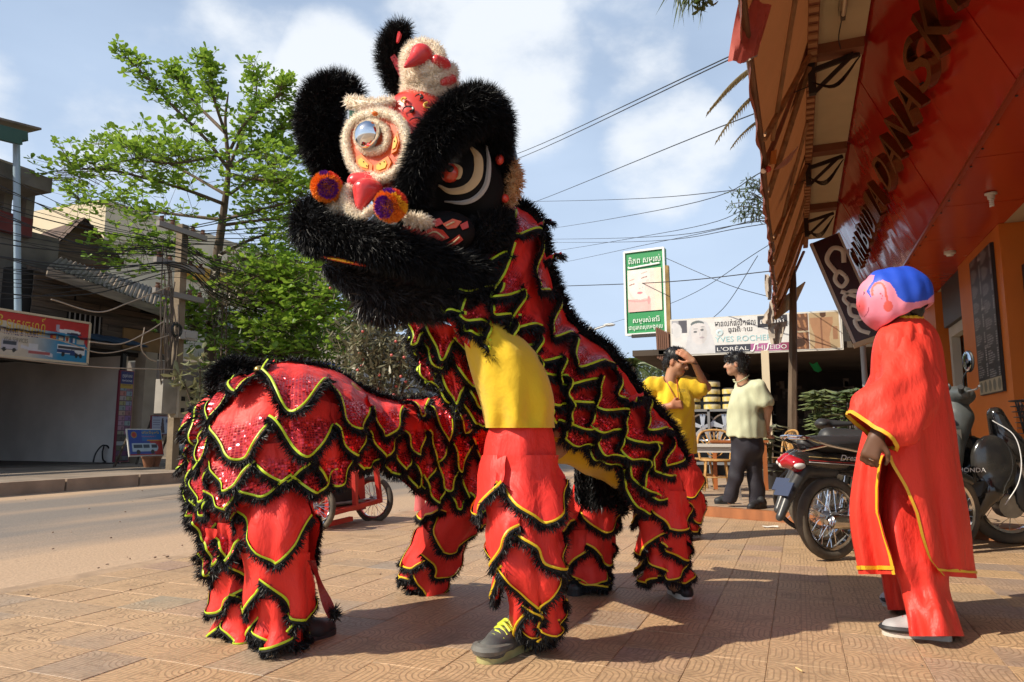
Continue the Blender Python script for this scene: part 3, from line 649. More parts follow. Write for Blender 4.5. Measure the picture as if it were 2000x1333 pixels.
# row of shophouses further down the street
shops=[("blue_shop","low shop with blue awning half hidden by the street tree",19.0,25,3.4,(.20,.17,.14),(.02,.05,.2)),("grey_shop","grey two storey shop with balcony beyond the tree",25.3,32,5.6,(.30,.27,.24),(.22,.2,.18)),("red_sign_shop","shop with red and white fascia further down the far pavement",32.3,41,4.6,(.34,.30,.25),(.30,.03,.03)),("tan_shop","tan shop block with dark openings far down the street",41.3,52,6.4,(.40,.32,.22),(.25,.2,.16)),("white_shop","pale two storey block at the far end of the street",52.3,70,7.5,(.55,.5,.44),(.12,.16,.3))]
for nm,lb,ya,yb,hh,cw,ca in shops:
 t=thing(nm,lb,"building",(LX,(ya+yb)/2,.15));mw=mat(nm+"_wall",cw,.85,var=(.8,.35),bump=(5,.3,.02))
 b=MB();b.box((LX-4,(ya+yb)/2,.15+hh/2),(7.6,yb-ya,hh));b.build("wall",mw,t,False)
 n_=int((yb-ya)/2.4)
 for i in range(n_):
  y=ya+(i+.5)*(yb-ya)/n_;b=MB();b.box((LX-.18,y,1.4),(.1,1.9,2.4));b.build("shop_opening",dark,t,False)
  if hh>5:
   b=MB();b.box((LX-.18,y,4.4),(.1,1.1,1.1));w_=b.build("window",mat("window_dark",(.05,.06,.07),.2),t,False)
   b=MB();b.box((LX-.12,y,4.4),(.06,.06,1.2));b.box((LX-.12,y,3.8),(.1,1.3,.08));b.build("frame",whitem,w_,False)
 b=MB();G=np.array([[(LX-.2+s*2.0,ya+j*.3,3.25-s*.5+.03*(j%2)) for j in range(int((yb-ya)/.3))] for s in(0,1)]);b.grid(G);b.grid(G-V(0,0,.04));b.build("awning",mat(nm+"_awning",ca,.6,var=(1,.3)),t,False)
 b=MB();b.box((LX+.05,(ya+yb)/2,3.55),(.15,yb-ya-.6,.55));b.build("fascia",mat(nm+"_fascia",tuple(min(1,c*1.6) for c in ca),.5),t,False)
b=MB()
# board of banknotes beside the opening
bn=thing("money_changer_board","tall narrow board of banknote pictures under a blue header by the garage","sign",PXX(245,905,LX+.3));BXX=LX+.33
p0,p1=PXX(230,800,BXX),PXX(258,800,BXX);zt_,zb_=PXX(245,724,BXX)[2],.2
b=MB();b.box((BXX-.04,(p0[1]+p1[1])/2,(zt_+zb_)/2),(.07,p1[1]-p0[1],zt_-zb_));b.build("board",mat("maroon_frame",(.2,.03,.05),.6),bn,False)
rngp=np.random.RandomState(3);blocks=rngp.rand(18,4,3)
def notes(u,v):
 i=np.clip((v*18).astype(int),0,17);j=np.clip((u*2).astype(int),0,1);c=np.array([.30,.20,.22])+.28*(blocks[i,j]-.5)
 fu,fv=(u*2)%1,(v*18)%1;c[(fv<.12)|(fu<.05)]=(.10,.05,.08);c[ell(fu,fv,.7,.5,.16,.33)]*=.55
 c[v>.86]=(.02,.025,.14);c[(v>.81)&(v<.86)]=(.42,.28,.03);lo=v<.30;c[lo]=c[lo]*.35;c[(v<.22)&(v>.17)]=(.3,.3,.3)
 return c
pw,ph=p1[1]-p0[1]-.06,zt_-zb_-.05
print_panel("printed_sheet",(BXX,(p0[1]+p1[1])/2,(zt_+zb_)/2),(0,1,0),(0,0,1),pw,ph,40,160,notes,printm,bn,.004)
lt=MB();place_text(lt,"ប្តូរប្រាក់ បរទេស",(BXX+.006,(p0[1]+p1[1])/2,zt_-ph*.06),(0,1,0),(0,0,1),ph*.055,0,width=pw*.8);place_text(lt,"MONEY EXCHANGE",(BXX+.006,(p0[1]+p1[1])/2,zt_-ph*.115),(0,1,0),(0,0,1),ph*.02,0,width=pw*.8)
place_text(lt,"Money Exchange",(BXX+.006,(p0[1]+p1[1])/2,zt_-ph*.165),(0,1,0),(0,0,1),ph*.025,1,width=pw*.7)
lt.build("lettering",[mat("paint_white",(.75,.75,.75),.5),mat("paint_dark",(.05,.03,.03),.5)],bn,False)
# boards standing on the far pavement
def board(name,label,X,px0,px1,py0,py1,lean,fn,nx,ny,edge,texts=(),yaw=0.):
 p,q=PXX(px0,py1,X),PXX(px1,py1,X);Wd=(q[1]-p[1]);zt_=PXX((px0+px1)/2,py0,X)[2];zb_=PXX((px0+px1)/2,py1,X)[2];Hh=zt_-zb_
 c=V(X,(p[1]+q[1])/2,(zt_+zb_)/2);ux=nrm((sin(yaw),cos(yaw),0));uy=nrm((-lean,.0,1))
 t=thing(name,label,"sign",(X,c[1],.15));n=np.cross(ux,uy);S=np.stack([ux,uy,n],1)
 b=MB();b.box(c-n*.02,(Wd,Hh*sqrt(1+lean*lean),.03),S);b.build("board",edge,t,False)
 print_panel("printed_sheet",c,ux,uy,Wd-.05,Hh*sqrt(1+lean*lean)-.05,nx,ny,fn,printm,t,.003)
 if texts:
  lt=MB();ms=[]
  for(s,fu,fv,sz,wd,cl) in texts:
   place_text(lt,s,c+ux*(fu-.5)*Wd+uy*(fv-.5)*Hh+n*.006,ux,uy,sz*Hh,len(ms),width=wd*Wd);ms.append(mat("print_%d%d%d"%tuple(int(99*x) for x in cl),cl,.5))
  lt.build("lettering",ms,t,False)
 for s in(-.42,.42):b=MB();b.beam(c+ux*s*Wd+uy*Hh*.3-n*.05,V(c[0]-.5,c[1]+s*Wd,.15),.04,.04);b.build("prop",wood_d,t,False)
 return t
def vanboard(u,v):
 c=np.tile(np.array([.02,.06,.32]),(len(u),1));s=(v>.55)&(u>.4);c[s]=(.02,.14,.42);c[(v<.55)&(u>.62+.25*(.55-v))]=(.42,.03,.02);c[(v>.55)&(v<.60)&(u>.55)]=(.55,.25,.03)
 c[ell(u,v,.17,.80,.085,.13)]=(.35,.2,.02);c[ell(u,v,.17,.80,.06,.09)]=(.35,.02,.02)
 c[rect(u,v,.08,.78,.14,.46)]=(.40,.52,.60);c[ell(u,v,.76,.3,.10,.16)]=(.40,.52,.60);c[rect(u,v,.12,.38,.28,.41)]=(.03,.05,.08);c[rect(u,v,.42,.6,.28,.41)]=(.03,.05,.08);c[rect(u,v,.66,.84,.28,.41)]=(.02,.03,.05)
 for x in(.25,.68):c[ell(u,v,x,.12,.06,.09)]=(.02,.02,.02)
 c[v<.05]=(.35,.02,.02);return c
board("van_hire_board","tilted blue and red board with a white van propped on the far pavement",LX+2.4,248,316,838,891,.25,vanboard,70,60,whitem,(("ផែនដីខ្មែរ",.66,.87,.13,.5,(.6,.42,.02)),("TRANSPORT",.6,.72,.05,.42,(.5,.15,.2))))
def tower(u,v):
 c=np.tile(np.array([.40,.44,.56]),(len(u),1));c[(np.abs(u-.6)<.1*np.clip(1.15-v,0,1)+.02)&(v<.9)]=(.05,.015,.02);c[v<.06]=(.3,.3,.36);c[ell(u,v,.85,.75,.07,.11)]=(.1,.1,.25)
 for k in range(5):c[rect(u,v,.06,.46,.75-k*.13,.80-k*.13)]=(.2,.2,.3)
 return c
board("tower_board","small pale blue board showing a dark temple tower, red framed",LX+1.6,294,331,812,850,.05,tower,50,40,mat("maroon_frame",(.2,.03,.05),.6),(("TOUR INFO",.25,.93,.06,.35,(.05,.05,.2)),))
def listing(u,v):
 c=np.tile(np.array([.42,.50,.56]),(len(u),1));c[v>.86]=(.18,.34,.44);c[ell(u,v,.12,.93,.07,.03)]=(.05,.1,.2)
 row=(v*34).astype(int);fv=(v*34)%1;wd=.22+.18*(np.sin(row*12.9)*.5+.5);c[(fv>.55)&(v>.22)&(v<.84)&(u>.06)&(u<.06+wd)]=(.12,.14,.17);c[(fv>.55)&(v>.22)&(v<.84)&(u>.55)&(u<.55+wd*.8)]=(.12,.14,.17)
 c[rect(u,v,.12,.6,.08,.18)]=(.04,.12,.22);c[rect(u,v,.65,.9,.1,.16)]=(.15,.2,.25);return c
board("bus_timetable_board","pale blue leaning timetable board standing beside the utility pole",LX+2.6,331,369,819,904,.12,listing,50,110,whitem,(("BUS TICKETS",.55,.90,.03,.6,(.05,.1,.2)),))
# flower pots at the foot of the boards
for i,(px,lb) in enumerate(((290,"squat clay pot in the shade below the tilted van board"),(302,"second clay pot below the tilted van board's right corner"),(345,"potted grassy plant at the foot of the pale timetable board"),(352,"clay pot with dark spiky plant under the timetable board"))):
 q=PXX(px,905,LX+2.75);q[2]=.15;t=thing("flower_pot",lb,"flower pot",q,"clay pots on the far pavement")
 b=MB();b.lathe([(.0,0),(.10,0),(.15,.22),(.165,.22),(.165,.26),(.13,.26),(.12,.2),(0,.2)],q,n=14);b.build("pot",mat("terracotta",(.27,.11,.05),.8,var=(5,.3)),t)
 if i>1:
  bs=[];rg=np.random.RandomState(i)
  n_=60;base=np.tile(q+V(0,0,.2),(n_,1));d=rg.normal(size=(n_,3));d[:,2]=np.abs(d[:,2])+.5;v_,f_=blades(base,d,.28,.035,.35,.1,rg);mk("leaves",v_,f_,mat("dark_leaf",(.03,.06,.02) if i==2 else(.05,.03,.035),.5),t,False,kind="stuff")
# ---------------- utility pole with meter boxes
PXP=-13.2
pole_pts=[V(*PXX(338,880,PXP)),V(*PXX(345,660,PXP)),V(*PXX(357,440,PXP))];pole_pts[0][2]=.1
pl=thing("utility_pole","leaning square concrete utility pole carrying the cable tangle","utility pole",pole_pts[0])
b=MB();b.beam(pole_pts[0],pole_pts[2],.19,.18,up=(1,0,0));b.build("shaft",mat("pole_concrete",(.25,.19,.125),.85,bump=(12,.5,.02),var=(1.5,.4)),pl,False)
for i,(px,py) in enumerate(((357,452),(352,520),(350,578))):
 b=MB();q=PXX(px,py,PXP+.18);b.beam(q+V(0,-.7,0),q+V(0,.7,0),.1,.12);ca=b.build("crossarm",mat("galv_arm",(.2,.18,.16),.6),pl,False)
 b=MB()
 for s in(-.6,-.3,.3,.6):b.lathe([(.0,0),(.05,0),(.06,.05),(.035,.08),(.055,.12),(0,.14)],q+V(0,s,.06),n=8)
 b.build("insulator",mat("insulator_brown",(.12,.06,.04),.3),ca)
q=PXX(357,780,PXP+.24);S=np.stack([V(1,0,0),V(0,1,0),V(0,0,1)],1)
b=MB();b.box(q,(.26,.46,.84));mbx=b.build("meter_box",mat("meter_grey",(.46,.40,.30),.6,var=(3,.2)),pl,False)
for r in range(3):
 for s in(-.15,.15):
  b=MB();b.box(q+V(.135,s*.8,.26-.26*r),(.02,.10,.10));b.build("meter_window",dark,mbx,False)
q2=PXX(325,775,PXP+.2);b=MB();b.box(q2,(.22,.42,.75));b.build("fuse_box",mat("fuse_grey",(.36,.33,.28),.6,var=(3,.25)),pl,False)
b=MB();rg=random.Random(5)
for i in range(16):
 y0,y1=rg.uniform(-.25,.25),rg.uniform(-.35,.15);zt_=rg.uniform(4.4,6.2)
 t0=pole_pts[0]+(pole_pts[2]-pole_pts[0])*.9;p=PXX(rg.uniform(318,350),rg.uniform(470,640),PXP+.2);q_=PXX(rg.uniform(314,345),rg.uniform(740,800),PXP+.2)
 b.tube([p,(p+q_)/2+V(.1,rg.uniform(-.25,.15),rg.uniform(-.2,.2)),q_],.016,5,k=8)
b.build("drop_wires",mat("wire_brown",(.10,.075,.055),.7),pl)
b=MB();tr=PXX(308,640,PXP+.3)
b.torus(PXX(343,645,PXP+.25),(1,0,0),.16,.03,16,6);b.torus(PXX(343,645,PXP+.29),(1,.2,0),.13,.03,16,6);b.build("cable_coil",blk,pl)
b=MB();b.box(PXX(366,655,PXP+.2),(.12,.5,.22));b.box(PXX(372,655,PXP+.26),(.05,.3,.14));b.build("junction_box",mat("galv_arm2",(.35,.33,.3),.5),pl,False)
# ---------------- cables strung past the pole
wirem=mat("cable_black",(.016,.015,.014),.55)
rg=random.Random(11)
for i in range(26):
 yl_=rg.triangular(300,560,370) if i>6 else rg.uniform(420,620);X0=PXP+rg.uniform(.1,1.0);yp=470+(yl_-320)*.27+rg.uniform(-9,9);yr_=yp+rg.uniform(60,150)
 A_=PXX(-420,yl_-120+rg.uniform(-20,20),X0);B_=PXX(-60,yl_,X0);C_=PXX(352,yp,PXP+.25);Dm=PXX(440,yp+(yr_-yp)*.42+10,PXP+.2);E_=PXX(620,yr_,PXP)
 M_=(B_+C_)/2-V(0,0,rg.uniform(.0,.42));b=MB();b.tube([A_,B_,M_,C_,Dm,E_],rg.choice([.006,.007,.009,.012]),5,k=34);b.build("cable",wirem,label="thin black cable in the sagging tangle strung past the leaning pole",cat="cable",group="cables tangled round the utility pole")
for i,(pts,r,lb) in enumerate(((((175,668),(235,672),(285,650),(320,628)),.014,"pale loose cable looping up to the pole below the tin roof"),(((282,640),(276,680),(290,700),(305,706)),.013,"pale cable hanging in a curl from the eave beside the pole"),(((100,585),(190,610),(250,592),(330,560)),.014,"pale grey cable swinging below the eave of the timber house"),(((-60,690),(170,716),(330,722),(520,727)),.012,"low tan cable stretched level with the garage lintel"),(((-60,640),(110,664),(210,690),(330,655)),.010,"fine cable crossing in front of the travel sign"))):
 b=MB();b.tube([PXX(x,y,PXP+.5) for x,y in pts],r,5,k=24);b.build("cable",mat("cable_tan",(.33,.26,.19),.7),label=lb,cat="cable",group="loose pale cables by the pole")
# ================================================================== TREES
bark=mat("bark",(.15,.105,.07),.9,bump=(9,.8,.03),var=(3,.45),stretch=(1,1,.35))
def leaf_mat(name,c1,c2,tr=.35):
 m,n,l,b=nodes_of(name)
 g=n.new("ShaderNodeNewGeometry");mx=n.new("ShaderNodeMixRGB");mx.inputs[1].default_value=(*c1,1);mx.inputs[2].default_value=(*c2,1);l.new(g.outputs["Random Per Island"],mx.inputs[0])
 ob=n.new("ShaderNodeObjectInfo");m3=n.new("ShaderNodeMixRGB");m3.inputs[2].default_value=(*[x*1.25 for x in c2],1);ml=n.new("ShaderNodeMath");ml.operation='MULTIPLY';ml.inputs[1].default_value=.5;l.new(ob.outputs["Random"],ml.inputs[0]);l.new(ml.outputs[0],m3.inputs[0]);l.new(mx.outputs[0],m3.inputs[1])
 l.new(m3.outputs[0],b.inputs["Base Color"]);b.inputs["Roughness"].default_value=.42
 t=n.new("ShaderNodeBsdfTranslucent");hs_=n.new("ShaderNodeHueSaturation");hs_.inputs["Value"].default_value=1.5;hs_.inputs["Hue"].default_value=.485;l.new(m3.outputs[0],hs_.inputs["Color"]);l.new(hs_.outputs[0],t.inputs[0])
 ms=n.new("ShaderNodeMixShader");ms.inputs[0].default_value=tr;l.new(b.outputs[0],ms.inputs[1]);l.new(t.outputs[0],ms.inputs[2]);l.new(ms.outputs[0],n["Material Output"].inputs[0]);return m
LEAF=leaf_mat("almond_leaf",(.10,.20,.02),(.22,.36,.045))
def leaf_shape(L,Wd):
# obovate blade folded at the midrib: 9 verts, 8 tris
 xs=[0,.45,.82,1.0];ws=[.05,.36,.46,.12]
 v=[]
 for x,w_ in zip(xs,ws):v+=[(x*L,-w_*Wd,.10*w_*L-.10*x*x*L),(x*L,0,-.10*x*x*L),(x*L,w_*Wd,.10*w_*L-.10*x*x*L)]
 f=[]
 for i in range(3):
  a=i*3;f+=[[a,a+3,a+4,a+1],[a+1,a+4,a+5,a+2]]
 return np.array(v),np.array(f)
def rot_to(d,roll,rg):
 S,U,D=frame(d);c,s=cos(roll),sin(roll);a=S*c+U*s;n=np.cross(D,a);return np.stack([D,a,n],1)
TD=20.5
def TP(px,py,dd=0.):return P(px,py,TD+dd)
tree=thing("almond_tree","spreading street tree with tiered bright green broad leaves behind the pole","tree",TP(412,905))
base=TP(405,903);base[2]=.1
joint={}
trunk_pts=[base,TP(408,800),TP(412,640),TP(422,520),TP(436,420),TP(446,330),TP(440,240),TP(446,180)]
b=MB();b.tube(trunk_pts,[.22,.19,.155,.13,.105,.07,.045,.018],10,k=30);b.tube([TP(408,900)+V(.4,.2,0),TP(432,780,.3),TP(440,745,.3)],[.09,.07,.05],8,k=8);b.build("trunk",bark,tree)
limbs=[[(446,330,0),(400,270,-.6),(330,200,-1.),(285,150,-1.2),(238,104,-1.3)],[(446,330,0),(470,270,.5),(500,190,.6),(495,130,.8)],[(440,260,0),(380,200,.9),(350,160,1.2),(335,140,1.3)],[(446,300,0),(480,240,-.6),(540,190,-.9),(548,165,-1.0)],[(448,380,0),(520,330,.6),(580,300,.9),(610,270,1.)],[(440,400,0),(360,370,-1),(270,345,-1.6),(190,330,-2),(115,335,-2.2)],[(440,380,0),(350,330,.8),(260,290,1.4),(180,280,1.8)],[(436,430,0),(350,420,.4),(270,410,.9),(180,395,1.3),(150,390,1.4)],[(436,430,0),(510,410,-.9),(590,390,-1.4),(660,380,-1.6)],[(436,440,0),(520,430,.8),(600,430,1.2),(690,470,1.4)],[(424,510,0),(360,490,-.5),(290,480,-.9),(220,500,-1.)],[(424,520,0),(520,500,-.3),(610,520,-.8),(690,560,-1.2)],[(418,560,0),(500,560,.6),(600,600,.9),(720,640,.9)],[(414,610,0),(520,620,-.6),(620,650,-1.),(700,690,-1.1)],[(412,640,0),(470,650,-.9),(540,680,-1.2),(590,700,-1.2)],[(412,650,0),(380,640,-.4),(370,600,-.6)],[(440,300,0),(400,310,-1.3),(330,320,-2.0),(260,310,-2.3)],[(446,340,0),(500,350,-1.2),(560,350,-1.8)],[(440,260,0),(420,200,-.6),(410,150,-.8),(400,120,-.9)],[(446,330,0),(520,280,-.2),(575,230,-.3)],[(412,660,0),(470,640,-1.6),(540,640,-2.4),(600,620,-2.6)],[(412,670,0),(480,690,-1.6),(560,690,-2.4),(640,680,-2.8)],[(412,640,0),(500,600,-1.6),(600,580,-2.4),(690,590,-2.6)],[(414,600,0),(480,560,-1.4),(560,530,-2.2),(640,520,-2.4)],[(412,680,0),(450,700,-1.2),(500,705,-1.8),(560,700,-2.2)],[(418,560,0),(500,530,1.2),(590,560,1.6),(660,600,1.6)],[(414,600,0),(500,590,-1.2),(570,610,-1.6),(650,620,-1.8)],[(412,620,0),(540,650,.8),(640,670,1.2),(690,650,1.4)],[(424,500,0),(520,460,1.6),(600,480,2.0),(660,500,2.)],[(424,520,0),(490,540,-1.8),(560,560,-2.2)],]
rg=np.random.RandomState(12);LV,LF,sizes=[],[],[];twigs=MB();big=[]
lv0,lf0=leaf_shape(1,1);off=0
def add_rosette(p,d,n,s):
 global off
 for i in range(n):
  a=2*pi*i/n+rg.rand();q=nrm(nrm(d)*rg.uniform(.1,.9)+V(cos(a),sin(a),rg.uniform(-.35,.45)));L=s*rg.uniform(.45,1.25);R=rot_to(q,rg.uniform(-.7,.7),rg)
  big.append((L,p.copy(),R))
for li,lm in enumerate(limbs):
 pts=cat_rom(np.array([TP(*q) for q in lm]),22);r0=.055 if li else .06;rr=np.linspace(r0,.010,22);b=MB();b.tube(pts,rr,6);b.build("branch",bark,tree)
 dens=2 if pts[-1][2]>7.5 else 4
 for i in range(4,22):
  up_=(pts[i][2]>9.0)
  n_tw=(7 if up_ else 8) if i>6 else(2 if up_ else 4)
  for _ in range(n_tw):
   ln=rg.uniform(.12,.5) if up_ else rg.uniform(.2,1.1);d=nrm(rg.normal(size=3)*V(1,1,.9)+V(0,0,.25)+nrm(pts[i]-pts[i-1])*.5);e=pts[i]+d*ln
   twigs.tube([pts[i],e],[.008,.004],4,cap=False);add_rosette(e,d+V(0,0,.4),rg.randint(4,7) if up_ else rg.randint(4,8),.155 if up_ else .18)
   if rg.rand()<.6:add_rosette(pts[i]+d*ln*.5,d,2,.2)
twigs.build("twigs",bark,tree,kind="stuff")
order=sorted(range(len(big)),key=lambda i:depth(big[i][1])/big[i][0]);lm_=None;vs,fs=[],[]
for k_,i in enumerate(order):
 L,p,R=big[i]
 if k_<290:
  if lm_ is None:o=mk("leaf",lv0*V(1,.62,1),lf0,LEAF,None,True);lm_=o.data
  else:o=bpy.data.objects.new("leaf",lm_);ROOT.objects.link(o)
  o.parent=tree;o.location=p-org(tree);import mathutils
  o.rotation_euler=mathutils.Matrix(R.tolist()).to_euler();o.scale=(L,L,L)
 else:
  vs.append((lv0*V(1,.62,1)*L)@R.T+p);fs.append(lf0+12*len(fs))
mk("crown",np.concatenate(vs),np.concatenate(fs),LEAF,tree,True,kind="stuff")
# dusty flowering shrub and climbers between the tree and the lion
def shrub(name,label,c,rad,n,L,m,flowers=0,seed=1,cat="shrub"):
 rg=np.random.RandomState(seed);t=thing(name,label,cat,V(c[0],c[1],.1));b=MB();lv,lf=leaf_shape(1,.34);vs,fs=[],[]
 cl=[np.asarray(c)+rg.normal(size=3)*np.asarray(rad)*.48 for _ in range(max(8,n//45))]
 for q in cl[:max(3,len(cl)//(5 if cat=='creeper' else 2))]:b.tube([V(c[0]+rg.normal()*.15,c[1]+rg.normal()*.15,.1),(V(c[0],c[1],q[2]*.5)+q)/2,q],[.03,.018,.006],5,k=8)
 b.build("stems",bark,t)
 for i in range(n):
  q=cl[rg.randint(len(cl))]+rg.normal(size=3)*np.asarray(rad)*.22;d=nrm(rg.normal(size=3)+V(0,0,-.35));vs.append((lv*L*rg.uniform(.6,1.3))@rot_to(d,rg.uniform(-1,1),rg).T+q);fs.append(lf+12*i)
 mk("foliage",np.concatenate(vs),np.concatenate(fs),m,t,True,kind="stuff")
 if flowers:
  b=MB()
  for i in range(flowers):q=cl[rg.randint(len(cl))]+rg.normal(size=3)*np.asarray(rad)*.3+V(.2,-.3,-.2);b.ell(q,(.035,.035,.03),n=6,m=4)
  b.build("blossom",mat("pink_bloom",(.55,.10,.08),.6),t,kind="stuff")
 return t
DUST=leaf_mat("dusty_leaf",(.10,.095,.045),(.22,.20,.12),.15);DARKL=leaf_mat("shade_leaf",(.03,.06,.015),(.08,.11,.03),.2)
shrub("dusty_shrub","tall dusty olive shrub with pink flowers behind the crouching lion",P(752,705,15.5),(1.0,.9,1.1),2600,.19,DUST,34,3)
shrub("dry_creeper","dry grey brown creeper hanging in the cables right of the pole",P(440,575,18.5),(1.0,.5,.8),700,.13,leaf_mat("dry_leaf",(.12,.10,.075),(.22,.18,.13),.1),0,5,"creeper")
shrub("pale_rosette_plant","pale leafy plant growing against the trunk beside the meter box",P(392,770,16.0),(.35,.35,.9),260,.28,leaf_mat("pale_leaf",(.16,.17,.08),(.25,.25,.13),.2),0,6,"plant")
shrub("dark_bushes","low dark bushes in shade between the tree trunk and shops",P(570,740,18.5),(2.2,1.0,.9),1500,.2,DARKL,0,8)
# far trees and a palm at the end of the street
def palm(name,label,top,h,n,L,m,seed,tr=.12,parentcat="palm tree"):
 rg=np.random.RandomState(seed);t=thing(name,label,parentcat,V(top[0],top[1],0));b=MB();b.tube([V(top[0],top[1],-.2),V(top[0]+.2,top[1],h*.5),top],[tr*1.5,tr,tr*.8],8,k=12);b.build("trunk",bark,t);fronds(t,top,n,L,m,rg);return t
def fronds(t,top,n,L,m,rg,dirs=None,sw=.045,fold=.2):
 for i in range(n):
  a=2*pi*i/n+rg.uniform(-.2,.2);el_=rg.uniform(-.1,1.0);d=V(cos(a)*cos(el_),sin(a)*cos(el_),sin(el_))
  if dirs is not None:d=nrm(np.asarray(dirs[i]))
  pts=[top+d*L*s+V(0,0,-.55*L*s*s) for s in np.linspace(0,1,12)];b=MB();b.tube(pts,np.linspace(.02,.005,12)*L,4)
  for k in range(1,12):
   for sgn in(-1,1):
    for h_ in(0,.5):
     q=pts[k-1]+(pts[k]-pts[k-1])*h_;tv_=nrm(pts[k]-pts[k-1]);sd=nrm(np.cross(tv_,V(0,0,1)))*sgn;ll=L*.30*sin(pi*min(.97,(k+.6)/13));e=q+(sd*.8+tv_*.75+V(0,0,-.35))*ll;w_=tv_*L*sw*.5
     b.add([q-w_,q+w_,(q+e)/2+w_*.9+V(0,0,.04*L),e],[[0,1,2],[0,2,3]])
  b.build("frond",m,t,False)
PALM=leaf_mat("palm_leaf",(.05,.085,.02),(.10,.14,.035),.25)
palm("coconut_palm","small coconut palm at the end of the street behind the yellow shirt",P(1238,716,46),P(1238,716,46)[2],13,1.6,PALM,4)
for i,(px,py,D,r) in enumerate(((1262,726,60,1.7),(1225,742,70,2.2),(1290,738,75,2.4),(1200,745,80,2.6))):
 c=P(px,py,D);shrub("street_tree",["round bushy tree far down the street right of the palm","distant tree below the coconut palm at street end","distant tree behind the head of the man in yellow","hazy tree low on the horizon at street end"][i],c,(r,r,r*.8),900,r*.2,leaf_mat("far_leaf",(.07,.10,.035),(.13,.16,.06),.2),0,20+i,"tree")
# ================================================================== SHOP ON THE RIGHT
WX=2.28;ZS=3.30;XB=1.51;XT,ZT=0.80,4.90;XBM,ZBM=0.30,4.86;XE,ZE=-0.26,3.62
Y0,Y1=1.2,15.4
def gloss_red():
 m,n,l,b=nodes_of("red_composite_panel")
 b.inputs["Base Color"].default_value=(.42,.018,.010,1);b.inputs["Roughness"].default_value=.13;b.inputs["Specular IOR Level"].default_value=.6
 t=n.new("ShaderNodeTexCoord");nz_=n.new("ShaderNodeTexNoise");nz_.inputs["Scale"].default_value=1.3;nz_.inputs["Detail"].default_value=2;l.new(t.outputs["Object"],nz_.inputs["Vector"])
 bp=n.new("ShaderNodeBump");bp.inputs["Strength"].default_value=.55;bp.inputs["Distance"].default_value=.05;l.new(nz_.outputs[0],bp.inputs["Height"]);l.new(bp.outputs[0],b.inputs["Normal"]);return m
RED=gloss_red()
orange=mat("orange_paint",(.62,.16,.012),.5,var=(1.5,.15),bump=(30,.1,.004))
steel_d=mat("dark_steel_frame",(.022,.020,.020),.5)
shop=thing("shop_building","orange and glossy red shopfront with deep canopy on the right","building",(WX,7,0))
def bx(b,x0,x1,y0,y1,z0,z1,mi=0):return b.box(((x0+x1)/2,(y0+y1)/2,(z0+z1)/2),(abs(x1-x0),abs(y1-y0),abs(z1-z0)),mi=mi)
# fascia panels (tilted) and soffit panels
FD=nrm(V(XT-XB,0,ZT-ZS));FN=nrm(np.cross(V(0,1,0),FD));FN=FN if FN[0]<0 else-FN
pw_=1.45;k=0;y=Y0
while y<Y1-.1:
 ye=min(y+pw_,Y1);g_=.008
 b=MB();p=[V(XB,y+g_,ZS),V(XB,ye-g_,ZS),V(XT,ye-g_,ZT),V(XT,y+g_,ZT)];dz=random.uniform(-.006,.006)
 b.prism([q+FN*dz for q in p],-FN*.03);b.build("panel",RED,shop,False)
 b=MB();bx(b,XB+.004,WX-.004,y+g_,ye-g_,ZS+.0,ZS+.03);b.build("soffit_panel",mat("red_soffit",(.46,.045,.015),.2,bump=(.9,.5,.05),spec=.55),shop,False)
 b=MB()
 for t in(.15,.5,.85):b.ell((XB+.035,y+t*(ye-y),ZS-.004),(.012,.012,.008),n=6,m=4)
 b.build("rivets",steel_d,shop,kind="stuff");y=ye
b=MB();b.beam((XB-.01,Y0,ZS-.012),(XB-.01,Y1,ZS-.012),.035,.03);b.build("edge_trim",mat("red_trim",(.30,.03,.012),.3),shop,False)
b=MB();b.prism([V(XB+.06,Y0,ZS+.06),V(WX,Y0,ZS+.06),V(WX,Y0,ZT),V(XT+.09,Y0,ZT)],V(0,Y1-Y0,0));b.build("canopy_core",conc,shop,False)
b=MB();bx(b,WX+.0,WX+6,Y0,Y1,ZS,8.5);b.build("upper_wall",mat("upper_render",(.5,.36,.22),.85,var=(.6,.2)),shop,False)
# cream ceiling between fascia and awning beam, in bays
creamc=mat("cream_ceiling",(.60,.49,.30),.8,var=(1.1,.22),bump=(14,.15,.006))
ys_=[Y0,5.0,7.55,10.3,13.0,Y1]
for a,c in zip(ys_[:-1],ys_[1:]):
 b=MB();bx(b,XBM+.06,XT+.0,a+.09,c-.09,ZBM-.02,ZBM+.06);b.build("ceiling_bay",creamc,shop,False)
for a in ys_[1:-1]:
 b=MB();bx(b,XBM+.06,XT-.01,a-.09,a+.09,ZBM-.12,ZBM+.05);b.build("ceiling_beam",mat("brown_beam",(.27,.10,.045),.7,var=(2,.3)),shop,False)
b=MB();bx(b,XBM-.03,XBM+.06,Y0,Y1,ZBM-.16,ZBM+.05);b.build("front_beam",mat("brown_beam",None),shop,False)
b=MB()
for i in range(90):yy_=Y0+.1+i*.157;bx(b,XBM-.034,XBM+.05,yy_,yy_+.075,ZBM-.155-.03,ZBM-.163)
b.build("beam_lattice",mat("lattice_wood",(.42,.22,.10),.7),shop,False,kind="stuff")
